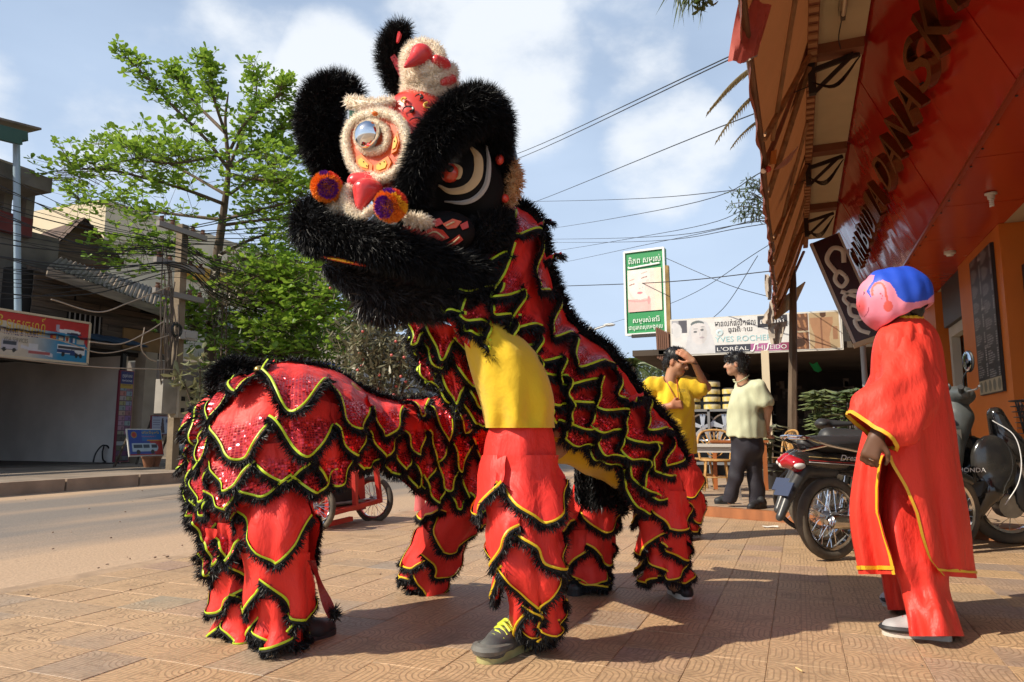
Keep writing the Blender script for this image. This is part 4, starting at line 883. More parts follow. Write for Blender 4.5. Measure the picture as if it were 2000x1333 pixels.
# fluorescent battens under the cream ceiling
for i,(ya,yb) in enumerate(((2.6,4.7),(5.35,6.9))):
 t=thing("tube_light",["unlit fluorescent tube batten at the near end of the cream ceiling","long unlit fluorescent tube under the cream ceiling with a trailing wire"][i],"light fitting",(.56,(ya+yb)/2,ZBM),"tube lights under the shop ceiling")
 b=MB();bx(b,.53,.60,ya,yb,ZBM-.075,ZBM-.022);b.build("batten",mat("batten_cream",(.45,.36,.22),.6,var=(3,.3)),t,False)
 b=MB();b.cyl((.565,ya+.06,ZBM-.115),(.565,yb-.06,ZBM-.115),.018,10);b.build("tube",mat("tube_glass",(.62,.52,.36),.25),t)
 b=MB()
 for q in(ya+.05,yb-.05):bx(b,.545,.585,q-.03,q+.03,ZBM-.14,ZBM-.075)
 b.build("holder",mat("holder_brown",(.09,.06,.04),.6),t,False)
 b=MB();b.tube([(.56,yb,ZBM-.1),(.54,yb+.25,ZBM-.15),(.57,yb+.5,ZBM-.14)],.006,5,k=8);b.tube([(.56,ya,ZBM-.1),(.66,ya-.12,ZBM-.07),(.78,ya-.05,ZBM-.1)],.010,5,k=8);b.build("flex",blk,t)
# metal letters standing off the fascia
goldm=mat("bronze_letter",(.20,.085,.03),.25,metal=.85,bump=(6,.2,.02));goldf=mat("bronze_side",(.13,.055,.025),.4,metal=.3)
def fascia_pt(y,s):return V(XB,y,ZS)+(V(XT,0,ZT)-V(XB,0,ZS))*s+V(0,y*0,0)
def letters(word,ya,yb,s0,s1,group):
 n=len(word);hh=np.linalg.norm(V(XT-XB,0,ZT-ZS))*(s1-s0);wl=(yb-ya)/n
 for i,ch_ in enumerate(word):
  if ch_==' ':continue
  v,f=text_mb(ch_,1.0,extrude=.5);ex=v.max(0)-v.min(0);c=(v.max(0)+v.min(0))/2
  v=(v-c)/ex;cy_=yb-(i+.5)*wl
  ctr=V(XB,cy_,ZS)+(V(XT-XB,0,ZT-ZS))*(s0+s1)/2+FN*.10
  p=ctr+np.outer(v[:,0]*wl*.74,V(0,-1,0))+np.outer(v[:,1]*hh,FD)+np.outer(v[:,2]*.085,FN)
  b=MB();b.add(p,f);o=b.build("letter",goldm,shop,False)
  lb=MB()
  for s in(-.25,.25):q=ctr+V(0,wl*s,0)-FN*.06;lb.cyl(q,q-FN*.07,.012,6)
  lb.build("stand_off",steel_d,o)
letters("DANASKRA",4.15,9.4,.34,.57,"")
letters("BODIA",9.75,12.2,.34,.57,"")
letters("CAM",12.35,13.9,.34,.57,"")
# energy-saving bulb below the soffit
t=thing("bulb","white spiral energy saving bulb hanging under the red soffit","light bulb",(1.93,5.62,ZS-.01));q=PZ(1935,378,ZS-.012)
t.location=q
b=MB();b.lathe([(.055,0),(.055,-.012),(.035,-.02),(.032,-.06),(0,-.06)],q,n=12);b.build("lamp_holder",mat("bulb_white",(.62,.58,.5),.4),t)
b=MB()
for k in(-1,1):b.tube([q+V(.016*k*cos(a),.016*sin(a)*k,-.06-a*.006) for a in np.linspace(0,12,26)],.007,6)
b.build("lamp_tube",mat("bulb_glass",(.75,.72,.66),.2),t)
for yy_ in(10.6,):
 q=V(1.95,yy_,ZS);t=thing("downlight","small white downlight under the far end of the red soffit","light fitting",q);b=MB();b.lathe([(.07,0),(.07,-.03),(.05,-.04),(0,-.04)],q,n=14);b.build("trim",mat("bulb_white",None),t);b=MB();b.lathe([(.045,-.041),(.04,-.06),(0,-.065)],q,n=12);b.build("lamp_glass",mat("bulb_glass",None),t)
# ground floor: pillars, doors, shutters
yy=lambda px,py=760,X=WX:PXX(px,py,X)[1]
pA,pB=yy(1992),yy(1900)
b=MB();bx(b,WX-.06,WX+.5,pA,pB,0,ZS-.003);b.build("pillar",orange,shop,False)
pC,pD=yy(1846),yy(1812);b=MB();bx(b,WX-.06,WX+.5,pC,pD,0,ZS-.003);b.build("pillar",orange,shop,False)
pE,pF=yy(1793),yy(1770);b=MB();bx(b,WX-.06,WX+.5,pE,pF,0,ZS-.003);b.build("pillar",orange,shop,False)
# folded shutter on the near side of the near pillar, other shutters
beige=mat("beige_shutter",(.46,.40,.27),.6,var=(2,.3),bump=(20,.2,.006))
def shutter(ya,yb,X,z1=2.72,n=None):
 n=n or max(3,int((yb-ya)/.09));st_=None
 for i in range(n):
  y0_=ya+(yb-ya)*i/n;b=MB();bx(b,X+.02*(i%2),X+.05+.02*(i%2),y0_+.006,y0_+(yb-ya)/n-.006,.06,z1);b.build("slat",beige,shop,False)
 b=MB();bx(b,X+.06,X+.09,ya,yb,0,z1+.02);b.build("shutter_back",steel_d,shop,False)
shutter(4.3,pA-.10,WX+.30);shutter(yy(1866),pC-.02 if pC<yy(1866) else yy(1852),WX+.22) if False else None
b=MB();bx(b,WX+.12,WX+.2,pA-.1,pA-.003,0,2.8);b.build("shutter_rail",steel_d,shop,False)
shutter(pB+(pC-pB)*.82,pC-.02,WX+.12,2.5,5)
shutter(pD+.02,pE-.02,WX+.2,2.5,7)
# door frame and glass between the pillars
fw_=mat("pale_door_frame",(.50,.47,.40),.5,var=(2,.12));d0,d1=pB+.02,pB+(pC-pB)*.78
b=MB();bx(b,WX+.04,WX+.16,d1-.16,d1,0,2.62);bx(b,WX+.04,WX+.16,d0,d0+.09,0,2.62);bx(b,WX+.04,WX+.16,d0+.09,d1-.16,2.46,2.62);dfr=b.build("door_frame",fw_,shop,False)
b=MB();bx(b,WX+.20,WX+.24,d0+.05,d1-.1,.05,2.45);b.build("glass_door",mat("shop_glass",(.03,.04,.045),.06,spec=.8),dfr,False)
b=MB();bx(b,WX+.17,WX+.198,(d0+d1)/2,(d0+d1)/2+.07,.05,2.45);bx(b,WX+.17,WX+.198,d0+.3,d0+.36,.05,2.45);b.build("door_stile",mat("grey_stile",(.24,.25,.25),.5),dfr,False)
b=MB();bx(b,WX-.02,WX+.2,d0,d1,2.625,ZS-.004);b.build("lintel",steel_d,shop,False)
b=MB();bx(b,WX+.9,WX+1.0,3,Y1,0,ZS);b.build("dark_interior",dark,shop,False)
b=MB();bx(b,WX-.02,WX+.5,Y0,Y1,-.06,.012);b.build("threshold",mat("threshold_tile",(.36,.25,.16),.7,var=(3,.3)),shop,False)
# menu board on the pillar's street face
q0,q1=yy(1903,600,WX-.08),yy(1948,600,WX-.08)
zt_,zb_=PXX(1926,484,WX-.08)[2],PXX(1926,772,WX-.08)[2]
mn=thing("menu_board","black chalkboard menu with white listings fixed to the orange pillar","menu board",(WX-.1,(q0+q1)/2,zb_))
b=MB();bx(b,WX-.095,WX-.062,q1,q0,zb_,zt_);b.build("board",mat("menu_black",(.016,.015,.016),.5),mn,False)
def menu(u,v):
 c=np.tile(np.array([.016,.015,.016]),(len(u),1));row=(v*62).astype(int);fv=(v*62)%1;cu=(u*2)%1;h_=np.sin(row*7.13+(u>.5)*2.1)*.5+.5
 m=(fv>.5)&(cu>.08)&(cu<.3+.35*h_)&(np.sin(u*240+row*3.3)>-.3)&(h_>.12);c[m&(v>.1)]=(.36,.34,.33);p=(fv>.5)&(cu>.84)&(cu<.95)&(h_>.12)&(v>.1);c[p]=(.36,.34,.33)
 c[(v<.1)]=(.40,.34,.22);c[(v<.09)&(((u*5)%1-.5)**2/.12+((v-.05)/.04)**2<1)]=(.16,.15,.11);c[(v>.935)&(fv>2)]=0;return c
print_panel("printed_sheet",(WX-.096,(q0+q1)/2,(zb_+zt_)/2),(0,-1,0),(0,0,1),abs(q0-q1)-.01,zt_-zb_-.02,110,260,menu,printm,mn,.003)
lt=MB()
for s,f in(("MENU",.955),("DRINKS",.60),("FOOD",.33)):place_text(lt,s,(WX-.101,(q0+q1)/2,zb_+(zt_-zb_)*f),(0,-1,0),(0,0,1),.035,0,width=.16)
lt.build("lettering",mat("chalk",(.55,.53,.5),.7),mn,False)
# drinks banner hanging from the canopy end
ck=[PY(1600,500,11.9),PY(1644,466,11.9),PY(1704,640,11.9),PY(1664,665,11.9)]
YB_=11.6
c0,c1,c2,c3=PY(1596,496,YB_),PY(1636,462,YB_),PY(1712,632,YB_),PY(1668,662,YB_)
dk=thing("drink_sign","dark maroon slanted drinks sign with flowing white script by canopy end","sign",(c0+c2)/2)
ux=nrm(c3-c0);uy=nrm(c1-c0);uy=nrm(uy-ux*(uy@ux));nn_=np.cross(ux,uy)
L_=np.linalg.norm(c3-c0)+.25;H_=np.linalg.norm(c1-c0)*1.15;cc=(c0+c1+c2+c3)/4
b=MB();S=np.stack([ux,uy,nn_],1);b.box(cc-nn_*.05,(L_,H_,.09),S);b.build("board",mat("maroon_gloss",(.035,.006,.006),.25),dk,False)
b=MB()
for s in(-.46,.47):b.beam(cc+ux*-L_/2+uy*H_*s+nn_*.004,cc+ux*L_/2+uy*H_*s+nn_*.004,.03,.012,up=nn_)
for s in(-.42,):b.beam(cc+ux*-L_/2+uy*H_*s+nn_*.005,cc+ux*L_/2+uy*H_*s+nn_*.005,.012,.012,up=nn_)
b.build("border",mat("pale_border",(.45,.38,.33),.4),dk,False)
lt=MB()
def script(pts,w_):lt.tube([cc+ux*(x*L_)+uy*(y_*H_)+nn_*.008 for x,y_ in pts],w_,6,k=40,ell=.25,up=nn_)
script([(-.22,.25),(-.33,.36),(-.38,.1),(-.30,-.2),(-.16,-.1)],.034)
script([(-.10,.12),(-.16,-.02),(-.10,-.22),(-.02,-.12),(-.05,.1),(-.10,.12)],.03)
script([(.02,-.2),(.14,.32),(.10,.40),(.05,.1),(.09,-.2),(.17,-.12)],.03)
script([(.30,.08),(.21,.1),(.17,-.12),(.25,-.2),(.31,.05),(.31,-.16),(.40,-.14),(.46,.1)],.03)
lt.build("script_lettering",mat("script_white",(.62,.58,.52),.4),dk)
b=MB();b.cyl(c3+V(0,.05,.02),V(c3[0],YB_+.05,ZS+.4),.012,6);b.box(cc+ux*(L_/2+.03)-nn_*.06,(.07,H_,.14),S);b.build("end_cap",mat("sign_foot",(.45,.32,.2),.6),dk,False)
# ------------------------------------------------------------ awning
aw=thing("awning","long brown fabric awning with wooden struts along the shop eave","awning",(XE,8,ZE))
m,n,l,bs_=nodes_of("awning_fabric");t_=n.new("ShaderNodeTexCoord");nz_=n.new("ShaderNodeTexNoise");nz_.inputs["Scale"].default_value=2.6;nz_.inputs["Detail"].default_value=7;l.new(t_.outputs["Object"],nz_.inputs[0])
mxn=n.new("ShaderNodeMixRGB");mxn.inputs[1].default_value=(.23,.085,.035,1);mxn.inputs[2].default_value=(.11,.042,.02,1);l.new(nz_.outputs[0],mxn.inputs[0]);l.new(mxn.outputs[0],bs_.inputs[0]);bs_.inputs["Roughness"].default_value=.8
tr_=n.new("ShaderNodeBsdfTranslucent");tr_.inputs[0].default_value=(.50,.17,.055,1);ms_=n.new("ShaderNodeMixShader");ms_.inputs[0].default_value=.14;l.new(bs_.outputs[0],ms_.inputs[1]);l.new(tr_.outputs[0],ms_.inputs[2]);l.new(ms_.outputs[0],n["Material Output"].inputs[0])
bp=n.new("ShaderNodeBump");bp.inputs["Strength"].default_value=.5;bp.inputs["Distance"].default_value=.03;l.new(nz_.outputs[0],bp.inputs["Height"]);l.new(bp.outputs[0],bs_.inputs["Normal"]);AWM=m
strut=mat("strut_wood",(.34,.17,.07),.7,var=(4,.4),bump=(9,.3,.01),stretch=(4,.6,4));polem=mat("eave_pole",(.22,.11,.055),.6,var=(3,.4))
secs=[(2.2,7.6,-.20,3.70),(7.3,10.6,-.22,3.55),(10.4,13.4,-.26,3.5),(13.2,15.6,-.30,3.42)]
for i,(ya,yb,xe,ze) in enumerate(secs):
 G=[]
 for a in np.linspace(0,1,8):
  row=[]
  for c in np.linspace(0,1,24):
   sag=.05*sin(pi*a)*(1+.6*sin(c*9+i))+.015*sin(c*31+a*4);row.append((XBM+(xe-XBM)*a,ya+(yb-ya)*c,ZBM+.04+(ze-ZBM)*a-sag))
  G.append(row)
 b=MB();b.grid(np.array(G));b.build("fabric",AWM,aw)
 b=MB();b.tube([(xe+.02,ya,ze-.02),(xe,(ya+yb)/2,ze-.05),(xe+.01,yb,ze-.03)],.028,8,k=12);b.build("eave_pole",polem,aw)
# valance hanging from the eave
 G=[[(xe-.015+.02*sin(c*37+i)*a,ya+(yb-ya)*c,ze+.02-a*(.17+.03*sin(c*19+i*2))) for c in np.linspace(0,1,40)] for a in(0,.5,1)]
 b=MB();b.grid(np.array(G));b.build("valance",mat("valance_red",(.30,.085,.045),.75,trans=.25,var=(3,.4)),aw)
 for j,c in enumerate((.06,.94)):
  yy_=ya+(yb-ya)*c;b=MB();b.beam((xe+.03,yy_+(.55 if j==0 else-.5),ze-.06),(XBM-.02,yy_,ZBM-.22),.05,.035);b.build("strut",strut,aw,False)
 b=MB();b.beam((XBM-.04,ya+.3,ZBM-.25),(XBM-.24,ya+.4,ZBM-.55),.045,.045);b.build("strut",strut,aw,False);b=MB();b.beam((XBM-.02,(ya+yb)/2,ZBM-.2),(xe+.1,yb-.35,ze+.12),.035,.03);b.build("strut",strut,aw,False)
# brackets with loose wires
for y in(7.55,10.45,13.2):
 t=thing("bracket","rusted bracket with looped black wires %s"%{7.55:"at the beam joint by the tube light",10.45:"at the middle beam joint of the awning",13.2:"at the far beam joint near the bamboo blind"}[y],"bracket",(XBM,y,ZBM-.3))
 b=MB();b.beam((XBM+.0,y,ZBM-.10),(XBM+.0,y,ZBM-.5),.07,.07,up=(1,0,0));b.beam((XBM,y,ZBM-.25),(XT-.05,y+.05,ZBM-.12),.04,.05);b.beam((XBM+.02,y,ZBM-.48),(XT-.1,y,ZBM-.14),.03,.04);b.build("arm",mat("rust_black",(.035,.022,.016),.7),t,False)
 b=MB()
 for k in range(5):b.tube([(XBM,y-.05,ZBM-.4),(XBM+.2,y-.2-.05*k,ZBM-.52-.03*k),(XT-.05,y-.05,ZBM-.2)],.006,5,k=12)
 b.tube([(XBM,y,ZBM-.4),(XBM-.25,y-.1,ZBM-.5),(XBM-.3,y-.15,ZBM-.42)],.006,5,k=8);b.build("wires",blk,t)
# torn cloths on the eave
redc=mat("faded_red_cloth",(.55,.12,.09),.7,var=(3,.25),trans=.25,bump=(7,.4,.02));whc=mat("dirty_white_cloth",(.50,.42,.34),.8,var=(4,.4),trans=.2,bump=(8,.4,.02))
def cloth(name,label,pix,D,m,nx=10,ny=10,parent=None,rip=.02):
 "doc"
 q=[P(x,y,d) for(x,y),d in zip(pix,D)];G=[]
 for a in np.linspace(0,1,ny):
  row=[]
  for c in np.linspace(0,1,nx):p=(q[0]*(1-c)+q[1]*c)*(1-a)+(q[3]*(1-c)+q[2]*c)*a;row.append(p+FW*rip*sin(c*11+a*3)-UP*.03*sin(pi*c)*a)
  G.append(row)
 b=MB();b.grid(np.array(G));o=b.build(name,m,parent)
 if label:tagp(o,label,"cloth")
 return o
dwa=depth((-.22,4.9,3.6))
cloth("hanging_cloth","faded red cloth corner drooping from the near end of the eave",((1450,-30),(1504,14),(1482,104),(1422,121)),(dwa-.1,dwa+.1,dwa,dwa-.15),redc,rip=.03)
cloth("hanging_cloth","pale dirty underside of the cloth below the drooping red corner",((1432,84),(1478,70),(1482,108),(1430,118)),(dwa+.05,dwa+.2,dwa+.1,dwa),whc,rip=.02)
dw2=depth((-.2,7.5,3.5))
cloth("hanging_cloth","pale pink torn strip of cloth curling up from the mid awning",((1512,332),(1560,284),(1552,302),(1522,330)),(dw2,dw2+.3,dw2+.2,dw2),mat("pink_cloth",(.62,.36,.28),.7,trans=.3),rip=.01)
dw3=depth((-.3,15,3.3))
for i,(pix,lb) in enumerate(((((1494,535),(1507,540),(1507,586),(1497,580)),"narrow white rag tied to the far end of the eave"),(((1492,620),(1510,578),(1514,628),(1490,632)),"dirty white rag bunched at the far eave corner above the sign"),(((1500,632),(1535,628),(1528,668),(1506,672)),"lowest dirty white rag hanging over the beauty shop sign"))):
 cloth("hanging_rag",lb,pix,(dw3,dw3+.1,dw3,dw3-.1),whc,8,8,rip=.06)
b=MB();b.ell(P(1500,331,dw2-.02),(.032,.032,.035));bo=b.build("bauble",mat("red_bauble",(.70,.08,.07),.3),label="small red bauble hanging from the middle of the eave",cat="ornament")
b=MB();b.prism([P(1506,296,dw2),P(1517,292,dw2),P(1516,320,dw2),P(1504,322,dw2)],FW*.02);b.build("orange_flag",mat("orange_cloth",(.62,.20,.03),.7),label="small orange pennant above the red bauble on the eave",cat="flag")
# bamboo blind at the end
bl=thing("bamboo_blind","rolled bamboo slat blind slanting at the far end of the awning","blind",P(1540,590,dw3))
for i in range(17):
 t=i/16;a=P(1510+4*t,598+26*t,dw3);c=P(1572-20*t,552+44*t,dw3+.6);b=MB();b.cyl(a,c,.018,6);b.build("slat",mat("bamboo",(.50,.30,.07),.6,var=(6,.4)),bl)
# palm fronds peeking over the awning and at the top edge
fp=thing("palm_fronds","dry palm fronds poking out beyond the eave against the sky","palm tree",P(1480,150,9));rg=np.random.RandomState(9)
DRYP=leaf_mat("dry_palm",(.12,.09,.03),(.20,.15,.06),.3)
for(x0,y0,x1,y1,L) in((1500,120,1402,190,1.0),(1500,170,1420,245,.9),(1500,230,1440,270,.6)):
 a,c=P(x0,y0,9.2),P(x1,y1,9.0);fronds(fp,a,1,np.linalg.norm(c-a),DRYP,rg,[nrm(c-a)+V(0,0,.35)],.05)
tp=thing("overhanging_palm","dangling green leaves of an unseen palm at the top edge","palm tree",P(1350,-60,5));
bs=MB()
n_=46;base=np.array([P(1330+rg.uniform(-18,55),-25+rg.uniform(-18,8),5) for _ in range(n_)]);d=np.array([RT*rg.uniform(-.7,.25)-UP*rg.uniform(.7,1) for _ in range(n_)]);v_,f_=blades(base,d,.24,.012,.4,.15,rg);mk("leaves",v_,f_,PALM,tp,False,kind="stuff")
b=MB();b.tube([P(1325,-70,5),P(1350,-25,5),P(1396,-6,5)],.015,6,k=8);b.build("stalk",bark,tp)
lv,lf=leaf_shape(1,.55);vs,fs=[],[]
for i in range(46):q=P(1372+rg.normal()*14,-2+rg.normal()*10,5);vs.append((lv*.075)@rot_to(rg.normal(size=3),0,rg).T+q);fs.append(lf+12*i)
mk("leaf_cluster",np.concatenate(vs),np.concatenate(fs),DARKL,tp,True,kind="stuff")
wt=thing("wispy_tree","thin bluish sprays of a tree showing past the awning edge","tree",P(1480,420,14));vs,fs=[],[];b=MB()
for k in range(11):
 a=P(1505,380+k*6,14);c=P(1432+rg.uniform(-8,34),350+k*8,14);pts=cat_rom([a,(a+c)/2+UP*.1,c],10);b.tube(pts,np.linspace(.012,.004,10),4)
 for p_ in pts[3:]:
  for s in range(4):vs.append((leaf_shape(1,.22)[0]*.15)@rot_to(rg.normal(size=3)-UP*.6,0,rg).T+p_);fs.append(lf+12*len(fs))
b.build("branch",bark,wt);mk("foliage",np.concatenate(vs),np.concatenate(fs),leaf_mat("blue_leaf",(.07,.11,.07),(.12,.17,.10),.3),wt,True,kind="stuff")
b=MB();b.tube([P(1500,395,14.2),P(1545,470,14.4),P(1548,860,14.4)],[.03,.06,.1],6,k=12);b.build("trunk",bark,wt)
# ------------------------------------------------------------ overhead wires against the sky
for i,(pts,r,D,lb) in enumerate(((((960,318),(1440,98),(1700,-30)),.012,(30,12,9),"upper black wire running from the lion's brow to the awning"),(((960,328),(1440,104),(1700,-20)),.012,(30,12,9),"twin black wire just below the upper one by the awning"),(((960,420),(1435,232),(1600,170)),.011,(40,13,10),"single thin wire sloping up to the awning at mid height"),(((1020,452),(1300,405),(1520,322)),.010,(50,20,12),"thin wire rising past the wispy tree"),(((900,398),(1200,388),(1500,366)),.012,(60,30,16),"faint wire nearly level above the green sign"),(((1000,468),(1250,462),(1500,430)),.012,(60,30,16),"pale double wire highest of the level bunch behind the neck"),(((1000,500),(1300,452),(1500,392)),.011,(60,28,15),"thin wire crossing the level bunch diagonally"),(((1040,520),(1300,468),(1500,424)),.011,(60,28,15),"lowest wire of the bunch above the green sign"),(((1020,474),(1250,470),(1500,437)),.011,(60,30,16),"second wire of the level bunch behind the neck"),(((1080,560),(1302,547),(1515,529)),.011,(22,17,15),"taut wire crossing in front of the green sign"),(((1130,650),(1310,590),(1500,480)),.008,(40,22,15),"fine wire rising from the street lamp to the awning"),(((1290,500),(1420,552),(1520,585)),.008,(20,18,15),"fine wire falling from the green sign to the awning end"),(((1480,500),(1420,590),(1370,640)),.008,(15,17,18),"fine wire falling behind the beauty shop sign"))):
 q=[P(x,y,d) for(x,y),d in zip(pts,D)];q[1]=q[1]-V(0,0,.05)
 if D[0]>=28 and pts[0][0]<1100:q.insert(0,PXX(357,446+4*i,PXP+.2))
 b=MB();b.tube(q,r,5,k=30);b.build("overhead_wire",wirem,label=lb,cat="wire",group="overhead wires against the sky")
# street lamp far off
t=thing("street_lamp","distant street lamp with a curved arm left of the green sign","street lamp",P(1146,850,48));b=MB();b.tube([P(1146,880,48),P(1148,660,48),P(1160,645,48),P(1182,637,48)],.07,6,k=20);b.build("post",whitem,t);b=MB();b.ell(P(1190,635,48),(.42,.18,.11));b.build("lamp_head",whitem,t)
# ================================================================== CAFE AND SHOPS ACROSS THE END
BY=17.0
rs=thing("cafe_building","dark open fronted cafe under the beauty product sign","building",(1.5,BY+2,0))
xl,xr=PY(1316,700,BY)[0],PY(1720,700,BY)[0];zs0=PY(1476,690,BY)[2]
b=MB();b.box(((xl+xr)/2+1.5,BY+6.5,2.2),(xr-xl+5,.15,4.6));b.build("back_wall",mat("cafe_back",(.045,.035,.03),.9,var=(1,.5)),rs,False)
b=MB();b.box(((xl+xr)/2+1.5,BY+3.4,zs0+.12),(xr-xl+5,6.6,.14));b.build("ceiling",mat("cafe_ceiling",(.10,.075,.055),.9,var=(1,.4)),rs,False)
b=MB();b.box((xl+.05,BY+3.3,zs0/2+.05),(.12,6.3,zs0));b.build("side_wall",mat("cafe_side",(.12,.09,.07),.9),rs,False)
b=MB();b.box((xl-.12,BY+1.2,zs0+.12),(.5,2.2,.1));b.box((xl-.10,BY+.5,zs0+.35),(.4,.6,.5));b.build("eave_box",mat("eave_brown",(.17,.08,.05),.8),rs,False)
for i in range(6):bb=MB();q=PY(1283+i*4,640+2*i,BY+.15);bb.beam(q,q+V(.02,0,-.75),.05,.06);bb.build("slat",mat("eave_brown",None),rs,False)
colm=mat("cream_post",(.62,.52,.36),.6)
q=PY(1494,690,BY-.2);b=MB();b.box((q[0],BY-.2,q[2]/2+.05),(.16,.16,q[2]));b.build("post",colm,rs,False)
q=PY(1686,690,BY-2.5);b=MB();b.cyl((q[0],BY-2.5,.1),(q[0],BY-2.5,3.2),.05,10);b.build("post",mat("grey_post",(.35,.36,.37),.5),rs)
b=MB()
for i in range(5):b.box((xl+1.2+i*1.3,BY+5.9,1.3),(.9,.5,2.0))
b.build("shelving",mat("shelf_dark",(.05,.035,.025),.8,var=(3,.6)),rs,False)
b=MB();rg=random.Random(4)
for i in range(60):b.box((rg.uniform(xl+.8,xr),BY+5.6,rg.uniform(.6,2.5)),(rg.uniform(.06,.18),.1,rg.uniform(.08,.25)))
b.build("shelf_goods",mat("shelf_goods",(.16,.12,.09),.7,var=(7,.7)),rs,False,kind="stuff")
q=P(1580,712,depth((2,BY+2,2)));b=MB();b.grid(np.array([[q+V(.09*i+.05*j,0,-.10*j+.05*abs(i-1)) for i in range(3)] for j in range(3)]));b.build("green_streamer",mat("green_cloth",(.02,.45,.12),.6,trans=.5),label="scrap of bright green cloth hanging inside the dark cafe",cat="cloth")
# beauty product sign
tl,tr_,br_,bl_=PY(1311,627,BY),PY(1640,601,BY),PY(1640,683,BY),PY(1313,694,BY)
x0_,x1_=tl[0],tr_[0];z0_,z1_=bl_[2],tl[2];z0b=br_[2];W_,H_=x1_-x0_,z1_-z0_
bs=thing("beauty_sign","long white beauty product sign with cosmetic brand names and portraits","sign",((x0_+x1_)/2,BY,z0_))
b=MB();b.box(((x0_+x1_)/2,BY+.07,(z0_+z1_)/2),(W_+.06,.1,H_+.06));b.build("board",whitem,bs,False)
def beauty(u,v):
 c=np.tile(np.array([.74,.74,.73]),(len(u),1));A=W_/H_
 def R(x0,x1,y0,y1,col):c[rect(u,v,x0,x1,y0,y1)]=col
# left: flowers, veiled face
 R(0,.10,.62,1,(.40,.41,.44));R(.045,.10,.62,.98,(.10,.10,.12));c[ell(u,v,.035,.70,.03,.2)]=(.68,.69,.70);c[ell(u,v,.02,.84,.02,.1)]=(.7,.7,.72)
 veil=ell(u,v,.178,.62,.068,.36)|((v<.55)&(np.abs(u-.178)<.075+.05*(.55-v)));c[veil]=(.64,.65,.68);c[ell(u,v,.173,.58,.050,.31)]=(.69,.67,.68)
 c[ell(u,v,.165,.87,.042,.09)]=(.14,.17,.18);c[ell(u,v,.172,.80,.045,.09)]=(.69,.67,.68)
 for ex,ey in((.150,.64),(.193,.69)):c[ell(u,v,ex,ey,.011,.032)]=(.16,.17,.18);c[ell(u,v,ex+.002,ey+.085,.014,.013)]=(.35,.35,.36)
 c[ell(u,v,.190,.47,.016,.026)]=(.48,.42,.46);c[(np.abs(u-.178-(v-.6)*.02)<.004)&(v>.53)&(v<.63)]=(.56,.55,.58);sh=ell(u,v,.21,.5,.022,.3)&ell(u,v,.173,.58,.050,.31);c[sh]*=.88
 R(.27,.482,.0,.235,(.045,.05,.07));R(.482,.715,.0,.235,(.42,.13,.30));R(.66,.715,0,.235,(.28,.06,.12));R(.53,.705,.67,1,(.04,.04,.05))
 R(.715,.72,0,1,(.3,.25,.2));m=rect(u,v,.72,.82,0,1);c[m]=(.16,.075,.045);w_=np.sin(u*190+v*9)*np.sin(v*11);c[m&(w_>.35)]=(.40,.20,.10);c[rect(u,v,.72,.82,.48,.52)]=(.5,.42,.3);c[ell(u,v,.765,.30,.022,.15)]=(.38,.20,.13);c[ell(u,v,.765,.2,.035,.12)]=(.06,.03,.02)
 m=rect(u,v,.825,.992,0.02,1);c[m]=(.48,.36,.22);bk=m&((np.abs(u-.895)<.052-.012*np.sin(v*6))&(v<.86));c[bk]=(.42,.23,.13);c[bk&(np.abs(u-.893)<.006)]=(.26,.13,.08);c[m&ell(u,v,.905,.95,.018,.09)]=(.10,.05,.03);c[m&(np.abs(u-.968)<.012)&(v>.25)&(v<.6)]=(.36,.19,.11)
 c[(v<.02)]=(.6,.6,.58);return c
print_panel("printed_sheet",((x0_+x1_)/2,BY+.015,(z0_+z1_)/2),(1,0,0),(0,0,1),W_,H_,300,90,beauty,printm,bs,.003)
lt=MB();X_=lambda f:x0_+f*W_;Zf=lambda f:z0_+f*H_;yq=BY+.008
inkd,inkw,inkt=mat("ink_black",(.03,.03,.035),.5),mat("paint_white",None),mat("ink_teal",(.36,.60,.64),.5)
for(s,fx,fz,hh,wd,mi,kw) in(("មានលក់ផលិតផល",.395,.86,.20,.245,0,{}),("ធ្វើអោយ",.425,.645,.20,.145,0,{}),("YVES ROCHER",.44,.39,.155,.34,2,{}),("L'ORÉAL",.376,.125,.135,.19,1,{}),("HI",.545,.118,.12,.045,1,{}),("EIDO",.645,.118,.12,.095,1,{}),("សម្រស់",.615,.83,.22,.14,1,{})):
 place_text(lt,s,(X_(fx),yq,Zf(fz)),(1,0,0),(0,0,1),hh*H_,mi,width=wd*W_,**kw)
def stroke(mb_,pts,o,ux,uy,sx,sz,r,mi=0):mb_.tube([np.asarray(o)+np.asarray(ux)*(x*sx)+np.asarray(uy)*(y_*sz) for x,y_ in pts],r,6,mi,k=18,ell=.3,up=np.cross(ux,uy))
for fx in(.505,.585):stroke(lt,[(-.5,-.55),(-.2,-.6),(0,-.1),(.1,.5),(.5,.55)],(X_(fx),yq-.004,Zf(.118)),V(1,0,0),V(0,0,1),.05*W_,.16*H_,.017,1)
lt.build("lettering",[inkd,inkw,inkt],bs,False)
b=MB();b.lathe([(.03,.004),(.05,.006),(.075,.006),(.085,0)],(X_(.30),yq,Zf(.58)),(0,-1,0),12);b.build("emblem",mat("pale_teal",(.55,.68,.72),.5),bs)
